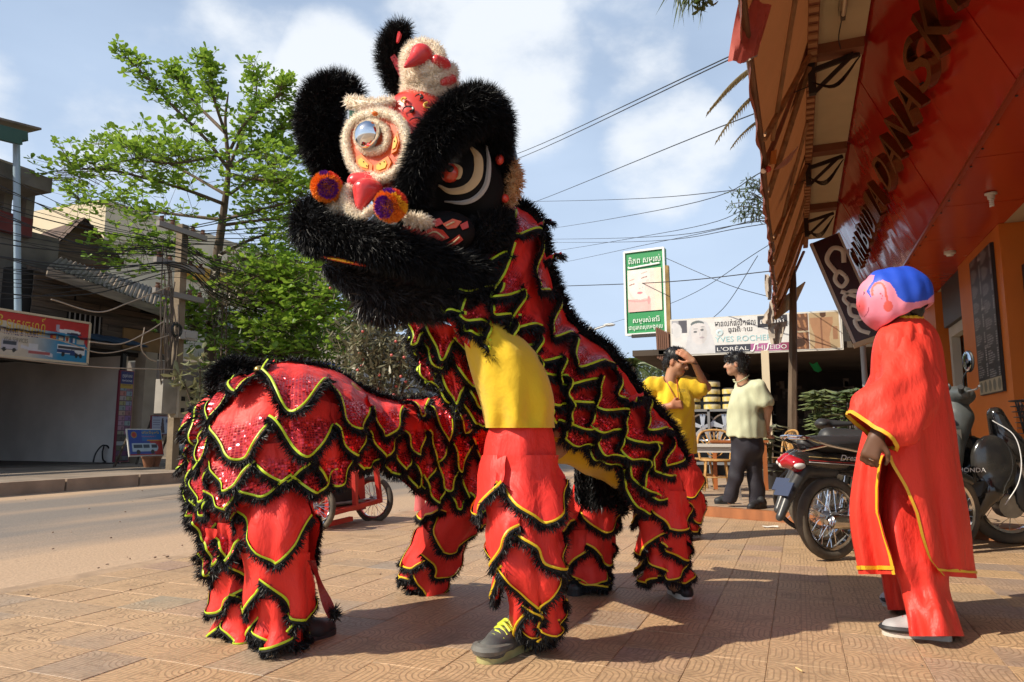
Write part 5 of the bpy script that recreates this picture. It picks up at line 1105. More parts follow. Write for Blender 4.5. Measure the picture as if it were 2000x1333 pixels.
# green sign on its post
GY=17.4
a,c=PY(1219,491,GY),PY(1297,655,GY);gc=PY(1259,570,GY);ang=.0
Wg,Hg=PY(1299,570,GY)[0]-PY(1218,570,GY)[0],PY(1258,487,GY)[2]-PY(1260,652,GY)[2]
gsn=thing("green_sign","tall green sign with a pale portrait and white Khmer lettering on a post","sign",(gc[0],GY,.0));ux=nrm(V(1,-.12,.0));uy=nrm(V(-.005,0,1));n_=np.cross(ux,uy);S=np.stack([ux,uy,n_],1)
b=MB();b.box(gc-n_*.12,(Wg,Hg,.2),S);b.build("sign_box",mat("sign_green",(.025,.27,.085),.45),gsn,False)
b=MB()
for s in(-1,1):b.box(gc+ux*s*Wg*.492,(.05,Hg,.03),S);b.box(gc+uy*s*Hg*.494,(Wg,.05,.034),S)
b.build("border",mat("paint_white",None),gsn,False)
def portrait(u,v):
 c=np.tile(np.array([.80,.74,.66]),(len(u),1));f=ell(u,v,.38,.66,.40,.46);c[f]=(.80,.68,.62);c[(v<.30)&(u<.72)]=(.74,.48,.45)
 s=ell(u,v,.38,.70,.37,.42);c[s]=(.82,.74,.69);c[ell(u,v,.60,.55,.09,.2)]=(.80,.64,.58);c[u>.80]=(.78,.70,.56);c[(u>.68)&(u<=.80)&(v<.95)]=(.80,.66,.58)
 for(ex,ey) in((.13,.655),(.50,.80)):c[(np.abs(v-ey-.18*(u-ex)+.9*(u-ex)**2)<.014)&(np.abs(u-ex)<.085)]=(.34,.20,.18);c[(np.abs(v-ey-.11-.2*(u-ex))<.011)&(np.abs(u-ex)<.085)]=(.56,.40,.36)
 c[ell(u,v,.36,.44,.085,.028)]=(.68,.26,.30);c[ell(u,v,.36,.436,.07,.006)]=(.5,.12,.16);c[ell(u,v,.36,.55,.018,.012)]=(.60,.36,.32);c[ell(u,v,.45,.57,.014,.012)]=(.66,.42,.38)
 c[ell(u,v,.62,.25,.04,.10)]=(.70,.32,.32);c[(v<.32)&(np.abs(v-.24-.3*(u-.4)**2)<.02)&(u<.66)]=(.68,.36,.35);return c
print_panel("printed_sheet",gc+uy*.02*Hg,ux,uy,Wg*.84,Hg*.50,80,90,portrait,printm,gsn,.006)
lt=MB()
for(s,fx,fy,hh,wd) in(("ពិភព សម្រស់",.02,.375,.105,.80),("សម្រស់នារី",.02,-.335,.085,.66),("ជាប្រភពសុភមង្គល",.0,-.425,.062,.84)):place_text(lt,s,gc+ux*fx*Wg+uy*fy*Hg,ux,uy,hh*Hg,0,.01,width=wd*Wg)
stroke(lt,[(-.5,.1),(-.45,-.3),(-.1,-.1),(.2,.05),(.5,.2)],gc+uy*.31*Hg+n_*.012,ux,uy,Wg*.78,Hg*.05,.022)
lt.build("lettering",mat("paint_white",None),gsn,False)
b=MB();q=PY(1303,520,GY);b.beam((q[0]+.04,GY,0),(q[0]-.02,GY,q[2]),.15,.12,up=(1,0,0));b.build("post",mat("old_timber_post",(.40,.27,.10),.8,var=(3,.5),bump=(9,.4,.02)),gsn,False)
b=MB();b.beam(gc-uy*Hg*.515-ux*Wg*.35,V(q[0]+.02,GY-.04,(gc-uy*Hg*.515)[2]),.08,.08);b.build("bracket",steel_d,gsn,False)
# ---------------- timber edged deck
dA,dB=PZ(1190,978,.09),PZ(1562,1006,.09)
dn=thing("deck","low tiled deck with a brown timber edge in front of the cafe","deck",(dA+dB)/2);dn["kind"]="structure";del dn["category"]
ud=nrm(dB-dA);vd=nrm(V(-ud[1],ud[0],0));A0=dA-ud*2.5
dtile=mat("deck_tile",(.40,.285,.19),.7,var=(2,.3),bump=(30,.15,.004))
Wd_,tsz=7.1,.78
for i in range(9):
 for j in range(10):
  c=A0+ud*(i+.5)*tsz+vd*(.05+(j+.5)*tsz);c[2]=.075+random.uniform(-.003,.003);b=MB();b.box(c,(tsz-.022,tsz-.022,.04),np.stack([ud,vd,V(0,0,1)],1));b.build("deck_tile",dtile,dn,False)
b=MB();c=A0+ud*Wd_/2+vd*4;c[2]=.03;b.box(c,(Wd_,7.9,.075),np.stack([ud,vd,V(0,0,1)],1));b.build("deck_base",mat("deck_dark",(.06,.045,.035),.9),dn,False)
b=MB();b.beam(A0-ud*.05+V(0,0,-.035)-vd*.01,A0+ud*Wd_+V(0,0,-.035)-vd*.01,.09,.11);b.build("edge_board",mat("varnished_edge",(.36,.13,.045),.5,var=(3,.3),stretch=(1,8,1)),dn,False)
dm=mat("back_terrace",(.36,.26,.18),.8,var=(1,.3));b=MB();b.box((2,BY+2,.03),(9,9,.05));b.build("cafe_floor",dm,rs,False)
# ---------------- wheel rack: tyres above alloy wheels
def dpz(px,py,y):return PY(px,py,y)
RY=15.2;wk=thing("wheel_rack","grey display rack of boxes for alloy wheels beside the cafe","rack",PY(1385,900,RY))
sil=mat("silver_paint",(.55,.55,.56),.3,metal=.7);greyb=mat("rack_grey",(.20,.205,.21),.5,var=(3,.2))
xa,xb_=PY(1336,840,RY)[0],PY(1440,840,RY)[0];za,zb_=PY(1380,866,RY)[2],PY(1380,804,RY)[2]
b=MB();b.box(((xa+xb_)/2,RY+.3,zb_+.02),(xb_-xa,.7,.05));b.box(((xa+xb_)/2,RY+.3,za-.03),(xb_-xa,.7,.05));b.box(((xa+xb_)/2,RY+.62,(za+zb_)/2-.3),(xb_-xa,.04,zb_-za+1.1))
for x in(xa+.03,(xa+xb_)/2-.02,xb_-.03):b.box((x,RY+.3,zb_/2+.04),(.05,.7,zb_))
b.box(((xa+xb_)/2,RY+.3,.35),(xb_-xa,.7,.05));b.build("frame",greyb,wk,False)
def alloy(c,r,lb):
 t=thing("alloy_wheel",lb,"car wheel",c,"alloy wheels on the rack");b=MB();b.lathe([(r,-.08),(r*1.02,-.02),(r,.0),(r*.9,-.015),(r*.86,-.1)],c,(0,-1,0),24);b.build("rim",sil,t)
 b=MB()
 for k in range(5):
  for s in(-.13,.13):a=2*pi*k/5+pi/2;b.beam(c+V(cos(a+s*.4)*r*.12,-.02,sin(a+s*.4)*r*.12),c+V(cos(a+s)*r*.93,-.005,sin(a+s)*r*.93),.05,.03,up=(0,-1,0))
 b.build("spokes",sil,t,False);b=MB();b.lathe([(r*.2,-.03),(r*.2,.01),(r*.12,.02),(0,.02)],c,(0,-1,0),12);b.build("hub_cap",sil,t);b=MB();b.lathe([(r*.9,-.11),(0,-.11)],c,(0,-1,0),16);b.build("backing",blk,t)
r_=(zb_-za)*.44
for px,lb in((1373,"left five spoke alloy wheel on the grey rack"),(1416,"right five spoke alloy wheel on the grey rack")):alloy(PY(px,835,RY+.05),r_,lb)
tyrem=mat("tyre_rubber",(.02,.02,.02),.8);wrap=mat("tyre_wrap",(.62,.44,.03),.4,var=(6,.9,(.60,.55,.42)))
for ci,(px,n_) in enumerate(((1352,3),(1391,4),(1428,3))):
 for k in range(n_):
  z=zb_+.10+k*.155;q=PY(px,790,RY+.3);q[2]=z;t=thing("tyre","wrapped tyre in the %s stack on the wheel rack, %s layer"%(["left","middle","right"][ci],["bottom","second","third","fourth","top"][k]),"tyre",q,"wrapped tyres stacked on the rack")
  R_=(xb_-xa)/6.2;b=MB();b.lathe([(R_*.62,-.06),(R_*.9,-.075),(R_,-.04),(R_,.04),(R_*.9,.075),(R_*.62,.06),(R_*.62,-.06)],q,n=20);b.build("tyre_body",tyrem,t);b=MB();b.lathe([(R_*1.005,-.048),(R_*1.02,-.03),(R_*1.02,.035),(R_*1.005,.048)],q,n=20);b.build("wrapper",wrap,t)
# ---------------- cafe table and chairs
woodo=mat("orange_wood",(.42,.13,.035),.45,var=(4,.35),stretch=(1,1,.3));rat=mat("rattan",(.55,.30,.09),.55,var=(14,.4));chrome=mat("chrome",(.72,.73,.75),.12,metal=1)
def rattan_chair(label):
 t=thing("rattan_chair",label,"chair",(0,0,0),"rattan chairs on the deck")
 b=MB();b.lathe([(0,0),(.22,0),(.235,.015),(.22,.03),(0,.035)],(0,0,.43),n=20);b.build("seat",rat,t)
 for i,a in enumerate((pi/4,3*pi/4,5*pi/4,7*pi/4)):
  b=MB();b.tube([(cos(a)*.2,sin(a)*.2,.43),(cos(a)*.26,sin(a)*.26,0)],.016,7);b.build("leg",rat,t)
 b=MB();b.tube([(-.22,.16,.44),(-.25,.22,.7),(-.19,.26,.86),(0,.28,.9),(.19,.26,.86),(.25,.22,.7),(.22,.16,.44)],.018,7,k=30);b.build("back_frame",rat,t)
 for k in range(9):
  a=-1.25+2.5*k/8;b=MB();b.tube([(0,.2,.5),(sin(a)*.21,.245,.55+.32*cos(a*.75))],.009,5);b.build("spindle",rat,t)
 b=MB();b.torus((0,.2,.62),(0,1,.2),.13,.009,20,5);b.build("back_ring",rat,t);b=MB();b.torus((0,0,.2),(0,0,1),.23,.010,20,5);b.build("stretcher",rat,t);return t
ch1=rattan_chair("rattan chair behind the table between the two standing men");q=PZ(1400,958,.1);ch1.location=q;ch1.rotation_euler=(0,0,.15)
q=PZ(1522,950,.1);copy_thing(ch1,q,-1.1,"rattan chair turned sideways behind the white shirted man");q=PZ(1366,952,.1);copy_thing(ch1,q,1.4,"rattan chair half hidden behind the man in yellow")
def table(label,c,w_,d_,h,top,legm,rz=0.,lw=.05):
 t=thing("cafe_table",label,"table",(0,0,0),"cafe tables");b=MB();b.box((0,0,h-.015),(w_,d_,.035));b.build("tabletop",top,t,False)
 b=MB();b.box((0,0,h-.07),(w_-.08,d_-.08,.07));b.build("apron",top,t,False)
 for sx in(-1,1):
  for sy in(-1,1):b=MB();b.box((sx*(w_/2-lw),sy*(d_/2-lw),h/2-.02),(lw,lw,h-.04));b.build("leg",legm,t,False)
 t.location=c;t.rotation_euler=(0,0,rz);return t
c=PZ(1428,958,.1)+V(.1,.45,0);table("orange brown wooden cafe table on the deck between the men",c,.85,.7,.74,woodo,woodo,.1,.06)
c=PZ(1396,972,.1);t=table("steel framed side table with thin bright legs by the yellow shirt",c,.7,.5,.70,mat("pale_top",(.5,.47,.43),.4),chrome,.1,.03)
c=PZ(1618,905,.1);table("long orange wooden bench table below the leafy plant",c,1.6,.6,.62,woodo,woodo,.05,.07)
# ---------------- spirit house
SP=PZ(1535,905,.1);D_=depth(SP);sc_=D_/FPX
sph=thing("spirit_house","small white spirit house with a spire on a pedestal by the cafe","shrine",SP);stm=mat("shrine_white",(.62,.58,.52),.7,var=(5,.25),bump=(30,.3,.006))
z=lambda py:P(1535,py,D_)[2]
b=MB();b.lathe([(.24,0),(.24,.08),(.16,.12),(.13,.3),(.13,z(845)-SP[2]-.12),(.2,z(840)-SP[2]-.03),(.2,z(836)-SP[2])],SP,n=4);b.build("pedestal",stm,sph,False)
zb_=z(834);hw=27*sc_
b=MB();b.box((SP[0],SP[1],zb_),(hw*2.1,hw*1.7,.06));
for i in range(9):
 for sy in(-1,1):b.box((SP[0]-hw+i*hw/4,SP[1]+sy*hw*.82,zb_+.07),(.035,.03,.09))
b.build("platform",stm,sph,False)
b=MB();zc=zb_+.03;tot=z(771)-zc;h1=tot*.34
for sx in(-1,1):
 for sy in(-1,1):b.box((SP[0]+sx*hw*.33,SP[1]+sy*hw*.33,zc+h1/2),(.05,.05,h1))
b.box((SP[0],SP[1]+.05,zc+h1/2),(hw*.5,hw*.4,h1));b.build("shrine_body",stm,sph,False)
b=MB();r0=hw*.8
b.lathe([(r0,h1),(r0*.95,h1+.03),(r0*.62,h1+.05),(r0*.6,h1+.11),(r0*.42,h1+.13),(r0*.40,h1+.20),(r0*.26,h1+.22),(r0*.22,h1+.29),(r0*.10,h1+.33),(r0*.06,tot*.86),(.006,tot)],(SP[0],SP[1],zc),n=8)
for sx in(-1,1):
 for sy in(-1,1):
  for(f,hh) in((.75,.05),(.5,.14),(.32,.22)):q=V(SP[0]+sx*r0*f,SP[1]+sy*r0*f*.8,zc+h1+hh-.03);b.tube([q,q+V(sx*.03,sy*.02,.04),q+V(sx*.015,0,.11)],[.02,.014,.004],5,k=6)
b.build("roof",stm,sph,False)
b=MB()
for i in range(6):q=V(SP[0]+hw*.85+.02*(i%3),SP[1]-.05+.03*(i//3),zb_+.03);b.cyl(q,q+V(.01*(i-2),0,.24),.008,5)
b.build("incense",mat("incense_yellow",(.62,.36,.04),.7),sph)
# ---------------- plants by the cafe
def broadplant(label,px0,px1,py,D,n,seed,m,potpy):
 rg=np.random.RandomState(seed);c=P((px0+px1)/2,py,D);t=thing("potted_plant",label,"plant",(c[0],c[1],.08));lv,lf=leaf_shape(1,.38);wd=(px1-px0)/2*D/FPX;b=MB();vs,fs=[],[]
 pb=MB();pb.lathe([(0,0),(.17,0),(.22,.36),(.24,.36),(.24,.4),(.19,.4),(0,.34)],(c[0],c[1],.08),n=16);pb.build("pot",mat("black_pot",(.03,.028,.028),.6),t)
 for i in range(n):
  a=rg.uniform(0,2*pi);q=c+V(cos(a)*wd*rg.uniform(.1,.95),sin(a)*wd*.6*rg.uniform(.1,1),rg.uniform(-.35,.38));s=V(c[0],c[1],.45);b.tube([s,(s+q)/2+V(0,0,.12),q],[.012,.009,.005],5,k=7)
  for k in range(7):ak=2*pi*k/7;d=V(cos(ak),sin(ak),-.35);L=rg.uniform(.16,.26);vs.append((lv*L)@rot_to(d,rg.uniform(-.3,.3),rg).T+q);fs.append(lf+12*len(fs))
 b.build("stems",mat("plant_stem",(.10,.12,.04),.6),t);mk("foliage",np.concatenate(vs),np.concatenate(fs),m,t,True,kind="stuff");return t
GPL=leaf_mat("umbrella_leaf",(.09,.13,.05),(.20,.24,.10),.2)
broadplant("pale green umbrella plant standing right of the spirit house",1568,1632,808,10.6,34,2,GPL,870);broadplant("darker green leafy plant behind the masked figure's sleeve",1625,1680,800,11.5,26,3,leaf_mat("umbrella_leaf2",(.05,.09,.03),(.12,.17,.06),.2),870)
broadplant("small stubby plant in a black pot behind the white shirted man",1488,1518,872,11.2,12,4,leaf_mat("grey_leaf",(.12,.14,.09),(.22,.22,.13),.15),900)
# crouched customer's face glimpsed among the plants
# ================================================================== MOTORBIKES, BICYCLE, CART
paintb=mat("black_paint",(.012,.012,.014),.18,coat=.6,var=(9,.3,(.03,.028,.025)));plas=mat("grey_plastic",(.085,.095,.095),.45,var=(6,.25),bump=(60,.1,.002));tyre=mat("dusty_tyre",(.055,.046,.036),.85,bump=(70,.6,.004),var=(5,.5,(.13,.105,.075)))
alu=mat("dusty_alloy",(.42,.40,.37),.35,metal=.8,var=(9,.35));seatm=mat("seat_vinyl",(.030,.030,.032),.5,bump=(60,.2,.002));redl=mat("red_lens",(.40,.012,.02),.12,coat=.5);whl=mat("clear_lens",(.62,.62,.60),.12,coat=.4)
def wheel(parent,c,ax,r,w_,spokes=28,name="wheel",hubr=.05):
 b=MB();b.torus(c,ax,r-w_*.5,w_*.5,40,10,ell=1.0);wh=b.build(name,tyre,parent,label=None);S,U,D=frame(ax);c=np.asarray(c)
 b=MB();b.lathe([(r-w_*1.0,-w_*.34),(r-w_*1.25,-w_*.2),(r-w_*1.25,w_*.2),(r-w_*1.0,w_*.34),(r-w_*.95,0),(r-w_*1.0,-w_*.34)],c,ax,36);b.build("rim",chrome,wh)
 b=MB();b.cyl(c-D*w_*.7,c+D*w_*.7,hubr,14);b.build("hub",alu,wh)
 b=MB()
 for k in range(spokes):
  a=2*pi*k/spokes;s=1 if k%2 else-1;d0=S*cos(a+.35*(1 if k%4<2 else-1))+U*sin(a+.35*(1 if k%4<2 else-1));d1=S*cos(a)+U*sin(a);b.tube([c+d0*hubr+D*s*w_*.45,c+d1*(r-w_*1.2)],.0028,4,cap=False)
 b.build("spokes",chrome,wh,kind="stuff");return wh
def motorbike(label):
 t=thing("motorbike",label,"motorbike",(0,0,0),"parked motorbikes");R=.305;WB=1.24;y=V(0,1,0)
 wheel(t,V(-.05,0,R),y,R,.075);wheel(t,V(WB,0,R),y,R,.07)
 b=MB();b.tube([(-.02,-.085,R),(.45,-.085,R+.03)],.022,8);b.tube([(-.02,.085,R),(.45,.085,R+.03)],.022,8);b.build("swingarm",alu,t)
 b=MB();b.tube([(-.22,-.17,R+.00),(-.18,-.17,R+.0),(.18,-.16,R-.03),(.42,-.15,R-.06),(.6,-.12,R-.08)],[.038,.052,.052,.042,.022],12,k=20);b.tube([(-.21,-.17,R),(-.26,-.17,R+.0)],[.03,.018],10);m1=b.build("muffler",mat("muffler_chrome",(.55,.52,.48),.16,metal=1,bump=(4,.15,.01)),t)
 b=MB();b.ell((-.06,-.222,R+.015),(.03,.01,.02));b.build("muffler_badge",alu,m1)
 for s in(-1,1):
  b=MB();b.cyl((.03,s*.115,R+.02),(.12,s*.12,R+.33),.024,10);sh=b.build("shock_absorber",chrome,t);b=MB();b.cyl((.10,s*.12,R+.22),(.135,s*.12,R+.36),.032,10);b.build("shock_cover",paintb,sh)
# tail body
 bodyp=[('c',V(-.33,0,.74),V(.35,0,.70),.055,.12),('c',V(.35,0,.70),V(.55,0,.55),.12,.09),('c',V(-.36,0,.755),V(-.2,0,.76),.04,.07)]
 v,f=sdf_mesh(bodyp,.016,.05);mk("tail_body",v,f,paintb,t)
 b=MB()
 for dz,mi in((.012,0),(-.014,1),(-.027,2)):b.tube([(-.30,-.086,.752+dz),(-.05,-.115,.735+dz),(.30,-.136,.712+dz)],.0055,5,mi,k=10,ell=.5)
 b.build("stripes",[mat("gold_stripe",(.50,.38,.16),.4),mat("stripe_red",(.45,.02,.02),.4),mat("paint_white",None)],t)
 lt=MB();place_text(lt,"Dream",(.06,-.128,.752),(1,0,-.03),(0,0,1),.042,0,.004,width=.22,shear=.35);lt.build("lettering",mat("chrome_letter",(.7,.7,.7),.3),t,False)
 v,f=sdf_mesh([('c',V(-.26,0,.86),V(.30,0,.83),.05,.085),('c',V(.30,0,.83),V(.58,0,.79),.08,.05),('e',V(0,0,.85),(.3,.12,.055),None)],.016,.04);mk("seat",v,f,seatm,t)
 b=MB()
 for s in(-1,1):b.tube([(.12,s*.13,.80),(-.15,s*.14,.845),(-.34,s*.11,.90),(-.40,0,.915)],.012,8,k=22)
 b.tube([(-.30,-.11,.895),(-.30,.11,.895)],.009,6);b.tube([(-.14,-.13,.85),(-.34,-.02,.80)],.009,6);b.build("grab_rail",chrome,t)
 v,f=sdf_mesh([('c',V(-.40,0,.735),V(-.34,0,.70),.045,.055),('e',V(-.38,-.05,.715),(.06,.05,.04),None),('e',V(-.38,.05,.715),(.06,.05,.04),None)],.012,.03);tl=mk("tail_light",v,f,redl,t)
 b=MB();b.ell((-.385,-.078,.70),(.05,.03,.026));b.ell((-.385,.078,.70),(.05,.03,.026));b.build("indicator_lens",whl,tl)
 v,f=sdf_mesh([('c',V(-.28,0,.66),V(-.42,0,.50),.055,.045),('c',V(-.42,0,.50),V(-.52,0,.33),.042,.03),('c',V(-.28,0,.66),V(-.02,0,.655),.05,.06)],.014,.03);mk("mudguard",v,f,mat("mudguard_grey",(.05,.05,.05),.35,var=(5,.4)),t)
 b=MB();b.box((-.47,0,.53),(.012,.15,.11),np.array([[.85,0,.52],[0,1,0],[-.52,0,.85]]));b.build("number_plate",mat("plate_blue",(.035,.05,.10),.5),t,False)
 b=MB();b.beam((.36,-.06,.32),(.62,-.06,.34),.13,.2);b.lathe([(.0,-.16),(.1,-.16),(.115,-.1),(.115,.1),(.1,.16),(0,.16)],(.50,0,.33),(0,1,0),16);b.tube([(.55,0,.36),(.8,0,.40)],[.085,.07],12);b.build("engine",alu,t)
 v,f=sdf_mesh([('c',V(.62,0,.55),V(.95,0,.72),.06,.07),('c',V(.95,0,.72),V(1.0,0,.95),.07,.07),('c',V(.80,-.15,.40),V(.97,-.17,.80),.04,.05),('c',V(.80,.15,.40),V(.97,.17,.80),.04,.05)],.018,.06);mk("leg_shield",v,f,paintb,t)
 v,f=sdf_mesh([('c',V(.98,0,.96),V(1.05,0,1.02),.08,.085),('c',V(1.0,-.12,1.0),V(1.0,.12,1.0),.05,.05)],.016,.05);hb=mk("headlamp_cowl",v,f,paintb,t);b=MB();b.ell((1.11,0,1.0),(.03,.075,.06));b.build("headlamp_glass",whl,hb)
 b=MB();b.tube([(.84,-.34,1.02),(.93,-.2,1.05),(.98,0,1.03),(.93,.2,1.05),(.84,.34,1.02)],.013,8,k=20);h_=b.build("handlebar",chrome,t);b=MB();b.cyl((.84,-.36,1.02),(.88,-.25,1.035),.019,8);b.cyl((.84,.36,1.02),(.88,.25,1.035),.019,8);b.build("grips",blk,h_)
 for s in(-1,1):
  b=MB();b.tube([(.93,s*.2,1.05),(.92,s*.24,1.2),(.90,s*.27,1.26)],.006,6,k=8);mi_=b.build("mirror",blk,t);b=MB();b.ell((.89,s*.28,1.29),(.018,.06,.04));b.build("mirror_head",blk,mi_)
 for s in(-1,1):
  b=MB();b.tube([(WB,s*.075,R),(WB-.14,s*.075,.66),(1.02,s*.05,.92)],.02,8);b.build("fork",chrome,t)
 v,f=sdf_mesh([('c',V(WB-.02,0,R+.33),V(WB-.28,0,R+.2),.05,.05),('c',V(WB-.02,0,R+.33),V(WB+.22,0,R+.24),.05,.045)],.016,.02);mk("front_mudguard",v,f,paintb,t)
 b=MB();b.tube([(.35,-.08,.25),(.30,-.2,.23)],.012,6);b.tube([(.35,.08,.25),(.18,.25,.02)],.011,6);b.build("footrest",blk,t);return t
bk=motorbike("black motorbike with chrome muffler and striped tail in front of the masked figure's robe")
q=PZ(1636,1094,0);bk.location=q;AB=radians(43);bk.rotation_euler=(0,0,AB)
bk2=copy_thing(bk,q+V(-.04,.56,0),AB+.03,"second black motorbike mostly hidden just behind the striped one")
# scooter at the right edge
def scooter(label):
 t=thing("scooter",label,"scooter",(0,0,0),"parked motorbikes");R=.29;y=V(0,1,0)
 wheel(t,V(0,0,R),y,R,.085,12,hubr=.09);wheel(t,V(-1.33,0,R),y,R,.09,12,hubr=.1)
 n0_=len(t.children)
 v,f=sdf_mesh([('c',V(-.30,-.02,.98),V(-.42,-.0,.62),.10,.09),('c',V(-.44,-.17,.80),V(-.46,-.17,.50),.05,.05),('c',V(-.44,.17,.80),V(-.46,.17,.50),.05,.05),('e',V(-.42,0,.72),(.10,.22,.24),None),('c',V(-.34,0,1.02),V(-.30,0,1.10),.09,.07)],.016,.05);mk("inner_shield",v,f,plas,t)
 v,f=sdf_mesh([('c',V(-.20,0,1.0),V(-.13,0,.72),.06,.11),('c',V(-.13,0,.74),V(-.36,-.17,.42),.10,.07),('c',V(-.13,0,.74),V(-.36,.17,.42),.10,.07),('c',V(-.36,-.17,.42),V(-.48,-.13,.22),.07,.05),('c',V(-.36,.17,.42),V(-.48,.13,.22),.07,.05),('e',V(-.33,-.165,.62),(.16,.055,.22),None),('e',V(-.33,.165,.62),(.16,.055,.22),None)],.016,.06);mk("front_cowl",v,f,paintb,t)
 b=MB();b.tube([(-.30,-.15,.95),(-.18,-.19,.84),(-.155,-.215,.66),(-.20,-.235,.48),(-.30,-.23,.32)],.0038,6,k=30);b.build("edge_strip",mat("white_strip",(.7,.7,.7),.3),t)
 lt=MB();place_text(lt,"HONDA",(-.34,-.232,.575),(1,0,0),(0,0,1),.034,0,.004,width=.19);lt.build("lettering",mat("paint_white",None),t,False)
 b=MB();b.lathe([(.0,.004),(.022,.004),(.03,0)],(-.40,-.185,.84),(0,-1,0),12);b.box((-.40,-.187,.835),(.05,.012,.09));b.build("key_switch",alu,t)
 b=MB();b.prism([(-.42,-.215,.44),(-.26,-.23,.50),(-.24,-.228,.46),(-.30,-.23,.38),(-.41,-.21,.36)],(0,-.012,0));b.build("side_vent",mat("vent_dark",(.01,.01,.01),.5),t,False)
 v,f=sdf_mesh([('c',V(-.33,-.18,1.16),V(-.33,.18,1.16),.045,.045),('e',V(-.28,0,1.15),(.11,.11,.08),None),('c',V(-.30,0,1.1),V(-.27,0,.98),.06,.05)],.014,.04);mk("handlebar_cowl",v,f,plas,t)
 for s in(-1,1):
  b=MB();b.tube([(-.35,s*.19,1.17),(-.42,s*.34,1.20)],.020,10);g_=b.build("grip",blk,t);b=MB();b.tube([(-.32,s*.22,1.17),(-.29,s*.30,1.185),(-.33,s*.42,1.20)],[.008,.007,.009],6,k=8);b.build("brake_lever",alu if s<0 else blk,g_)
  b=MB();b.tube([(-.33,s*.19,1.19),(-.34,s*.22,1.28),(-.32,s*.25,1.33)],.006,6,k=8);m_=b.build("mirror",blk,t);b=MB();b.ell((-.31,s*.26,1.40),(.016,.05,.085),rotz(.3));b.build("mirror_head",blk,m_);b=MB();b.ell((-.327,s*.26-.004,1.40),(.006,.043,.076),rotz(.3));b.build("mirror_glass",mat("mirror_glass",(.6,.66,.75),.05,metal=1),m_)
 b=MB();b.ell((-.34,-.2,1.155),(.012,.008,.012));b.build("start_button",redl,t)
 for o_ in t.children[n0_:]:o_.location=(-.17,0,0)
 v,f=sdf_mesh([('c',V(-.02,0,.60),V(-.22,0,.46),.07,.055),('c',V(-.02,0,.60),V(.20,0,.50),.07,.05),('c',V(.2,0,.50),V(.28,0,.34),.05,.03),('e',V(-.06,-.06,.40),(.09,.03,.17),None),('e',V(-.06,.06,.40),(.09,.03,.17),None)],.015,.04);mk("front_mudguard",v,f,mat("fender_grey",(.035,.038,.04),.3),t)
 for s in(-1,1):b=MB();b.tube([(0,s*.085,R),(-.12,s*.07,.7)],.022,8);b.build("fork",alu,t)
# basket of bent wire
 bb=MB();c=V(.12,0,.98)
 for k in range(7):z=-.13+.26*k/6;s=.75+.25*k/6;bb.tube([c+V(-.13*s,-.17*s,z),c+V(.15*s,-.15*s,z),c+V(.17*s,0,z),c+V(.15*s,.15*s,z),c+V(-.13*s,.17*s,z),c+V(-.13*s,-.17*s,z)],.0035 if k<6 else .006,4,k=24)
 for k in range(26):
  a=2*pi*k/26;d=V(.15*cos(a),.165*sin(a),0)
  for tw in(.25,-.25):bb.tube([c+V(.15*cos(a)*.75,.165*sin(a)*.75,-.13),c+V(.15*cos(a+tw),.165*sin(a+tw),.13)],.003,4,cap=False)
 bb.build("basket",blk,t)
 v,f=sdf_mesh([('c',V(-.52,0,.17),V(-.85,0,.17),.10,.11),('c',V(-.85,0,.2),V(-1.0,0,.55),.13,.14),('c',V(-1.0,0,.6),V(-1.5,0,.72),.14,.09)],.02,.06);mk("rear_body",v,f,paintb,t)
 v,f=sdf_mesh([('c',V(-.80,0,.78),V(-1.45,0,.82),.07,.08),('e',V(-1.1,0,.8),(.4,.13,.06),None)],.018,.04);mk("seat",v,f,seatm,t);return t
sc=scooter("dark scooter with grey inner shield and wire basket at the right edge");q=PZ(2022,1064,0);sc.location=q;sc.rotation_euler=(0,0,radians(14));sc.scale=(1.12,1.12,1.1)
# bicycle standing behind the motorbikes
def bicycle(label):
 t=thing("bicycle",label,"bicycle",(0,0,0));R=.32;y=V(0,1,0);wheel(t,V(0,0,R),y,R,.035,24,hubr=.025);wheel(t,V(1.05,0,R),y,R,.035,24,hubr=.025);b=MB();S_,BB,HD=V(.30,0,.86),V(.45,0,.30),V(.88,0,.88)
 for p,q in((BB,S_),(BB,HD),(S_,HD-V(.02,0,.02)),(V(0,0,R),BB),(V(0,0,R),S_),(HD,V(1.05,0,R))):b.tube([p,q],.016,7)
 b.build("frame",mat("bike_red",(.22,.03,.03),.4),t);b=MB();b.tube([S_,S_+V(-.04,0,.14)],.012,7);b.build("seat_post",chrome,t);v,f=sdf_mesh([('c',S_+V(-.14,0,.17),S_+V(.12,0,.17),.045,.02),('e',S_+V(-.14,0,.17),(.07,.10,.045),None)],.01,.03);mk("saddle",v,f,seatm,t)
 b=MB();b.tube([HD,HD+V(.02,0,.14)],.014,7);b.tube([HD+V(-.12,-.28,.16),HD+V(.05,-.1,.16),HD+V(.05,.1,.16),HD+V(-.12,.28,.16)],.011,7,k=16);b.build("handlebar",chrome,t);b=MB();b.lathe([(.09,-.02),(.09,.02)],BB,y,18);b.beam(BB+V(0,-.05,0),BB+V(.12,-.06,-.12),.02,.02);b.build("crank",alu,t);return t
bc=bicycle("bicycle with black saddle parked behind the motorbikes, mostly hidden");Dq=6.9;qs=P(1628,838,Dq);bc.location=V(qs[0],qs[1],0)-V(.26*cos(.1),.03,0);bc.rotation_euler=(0,0,.1)
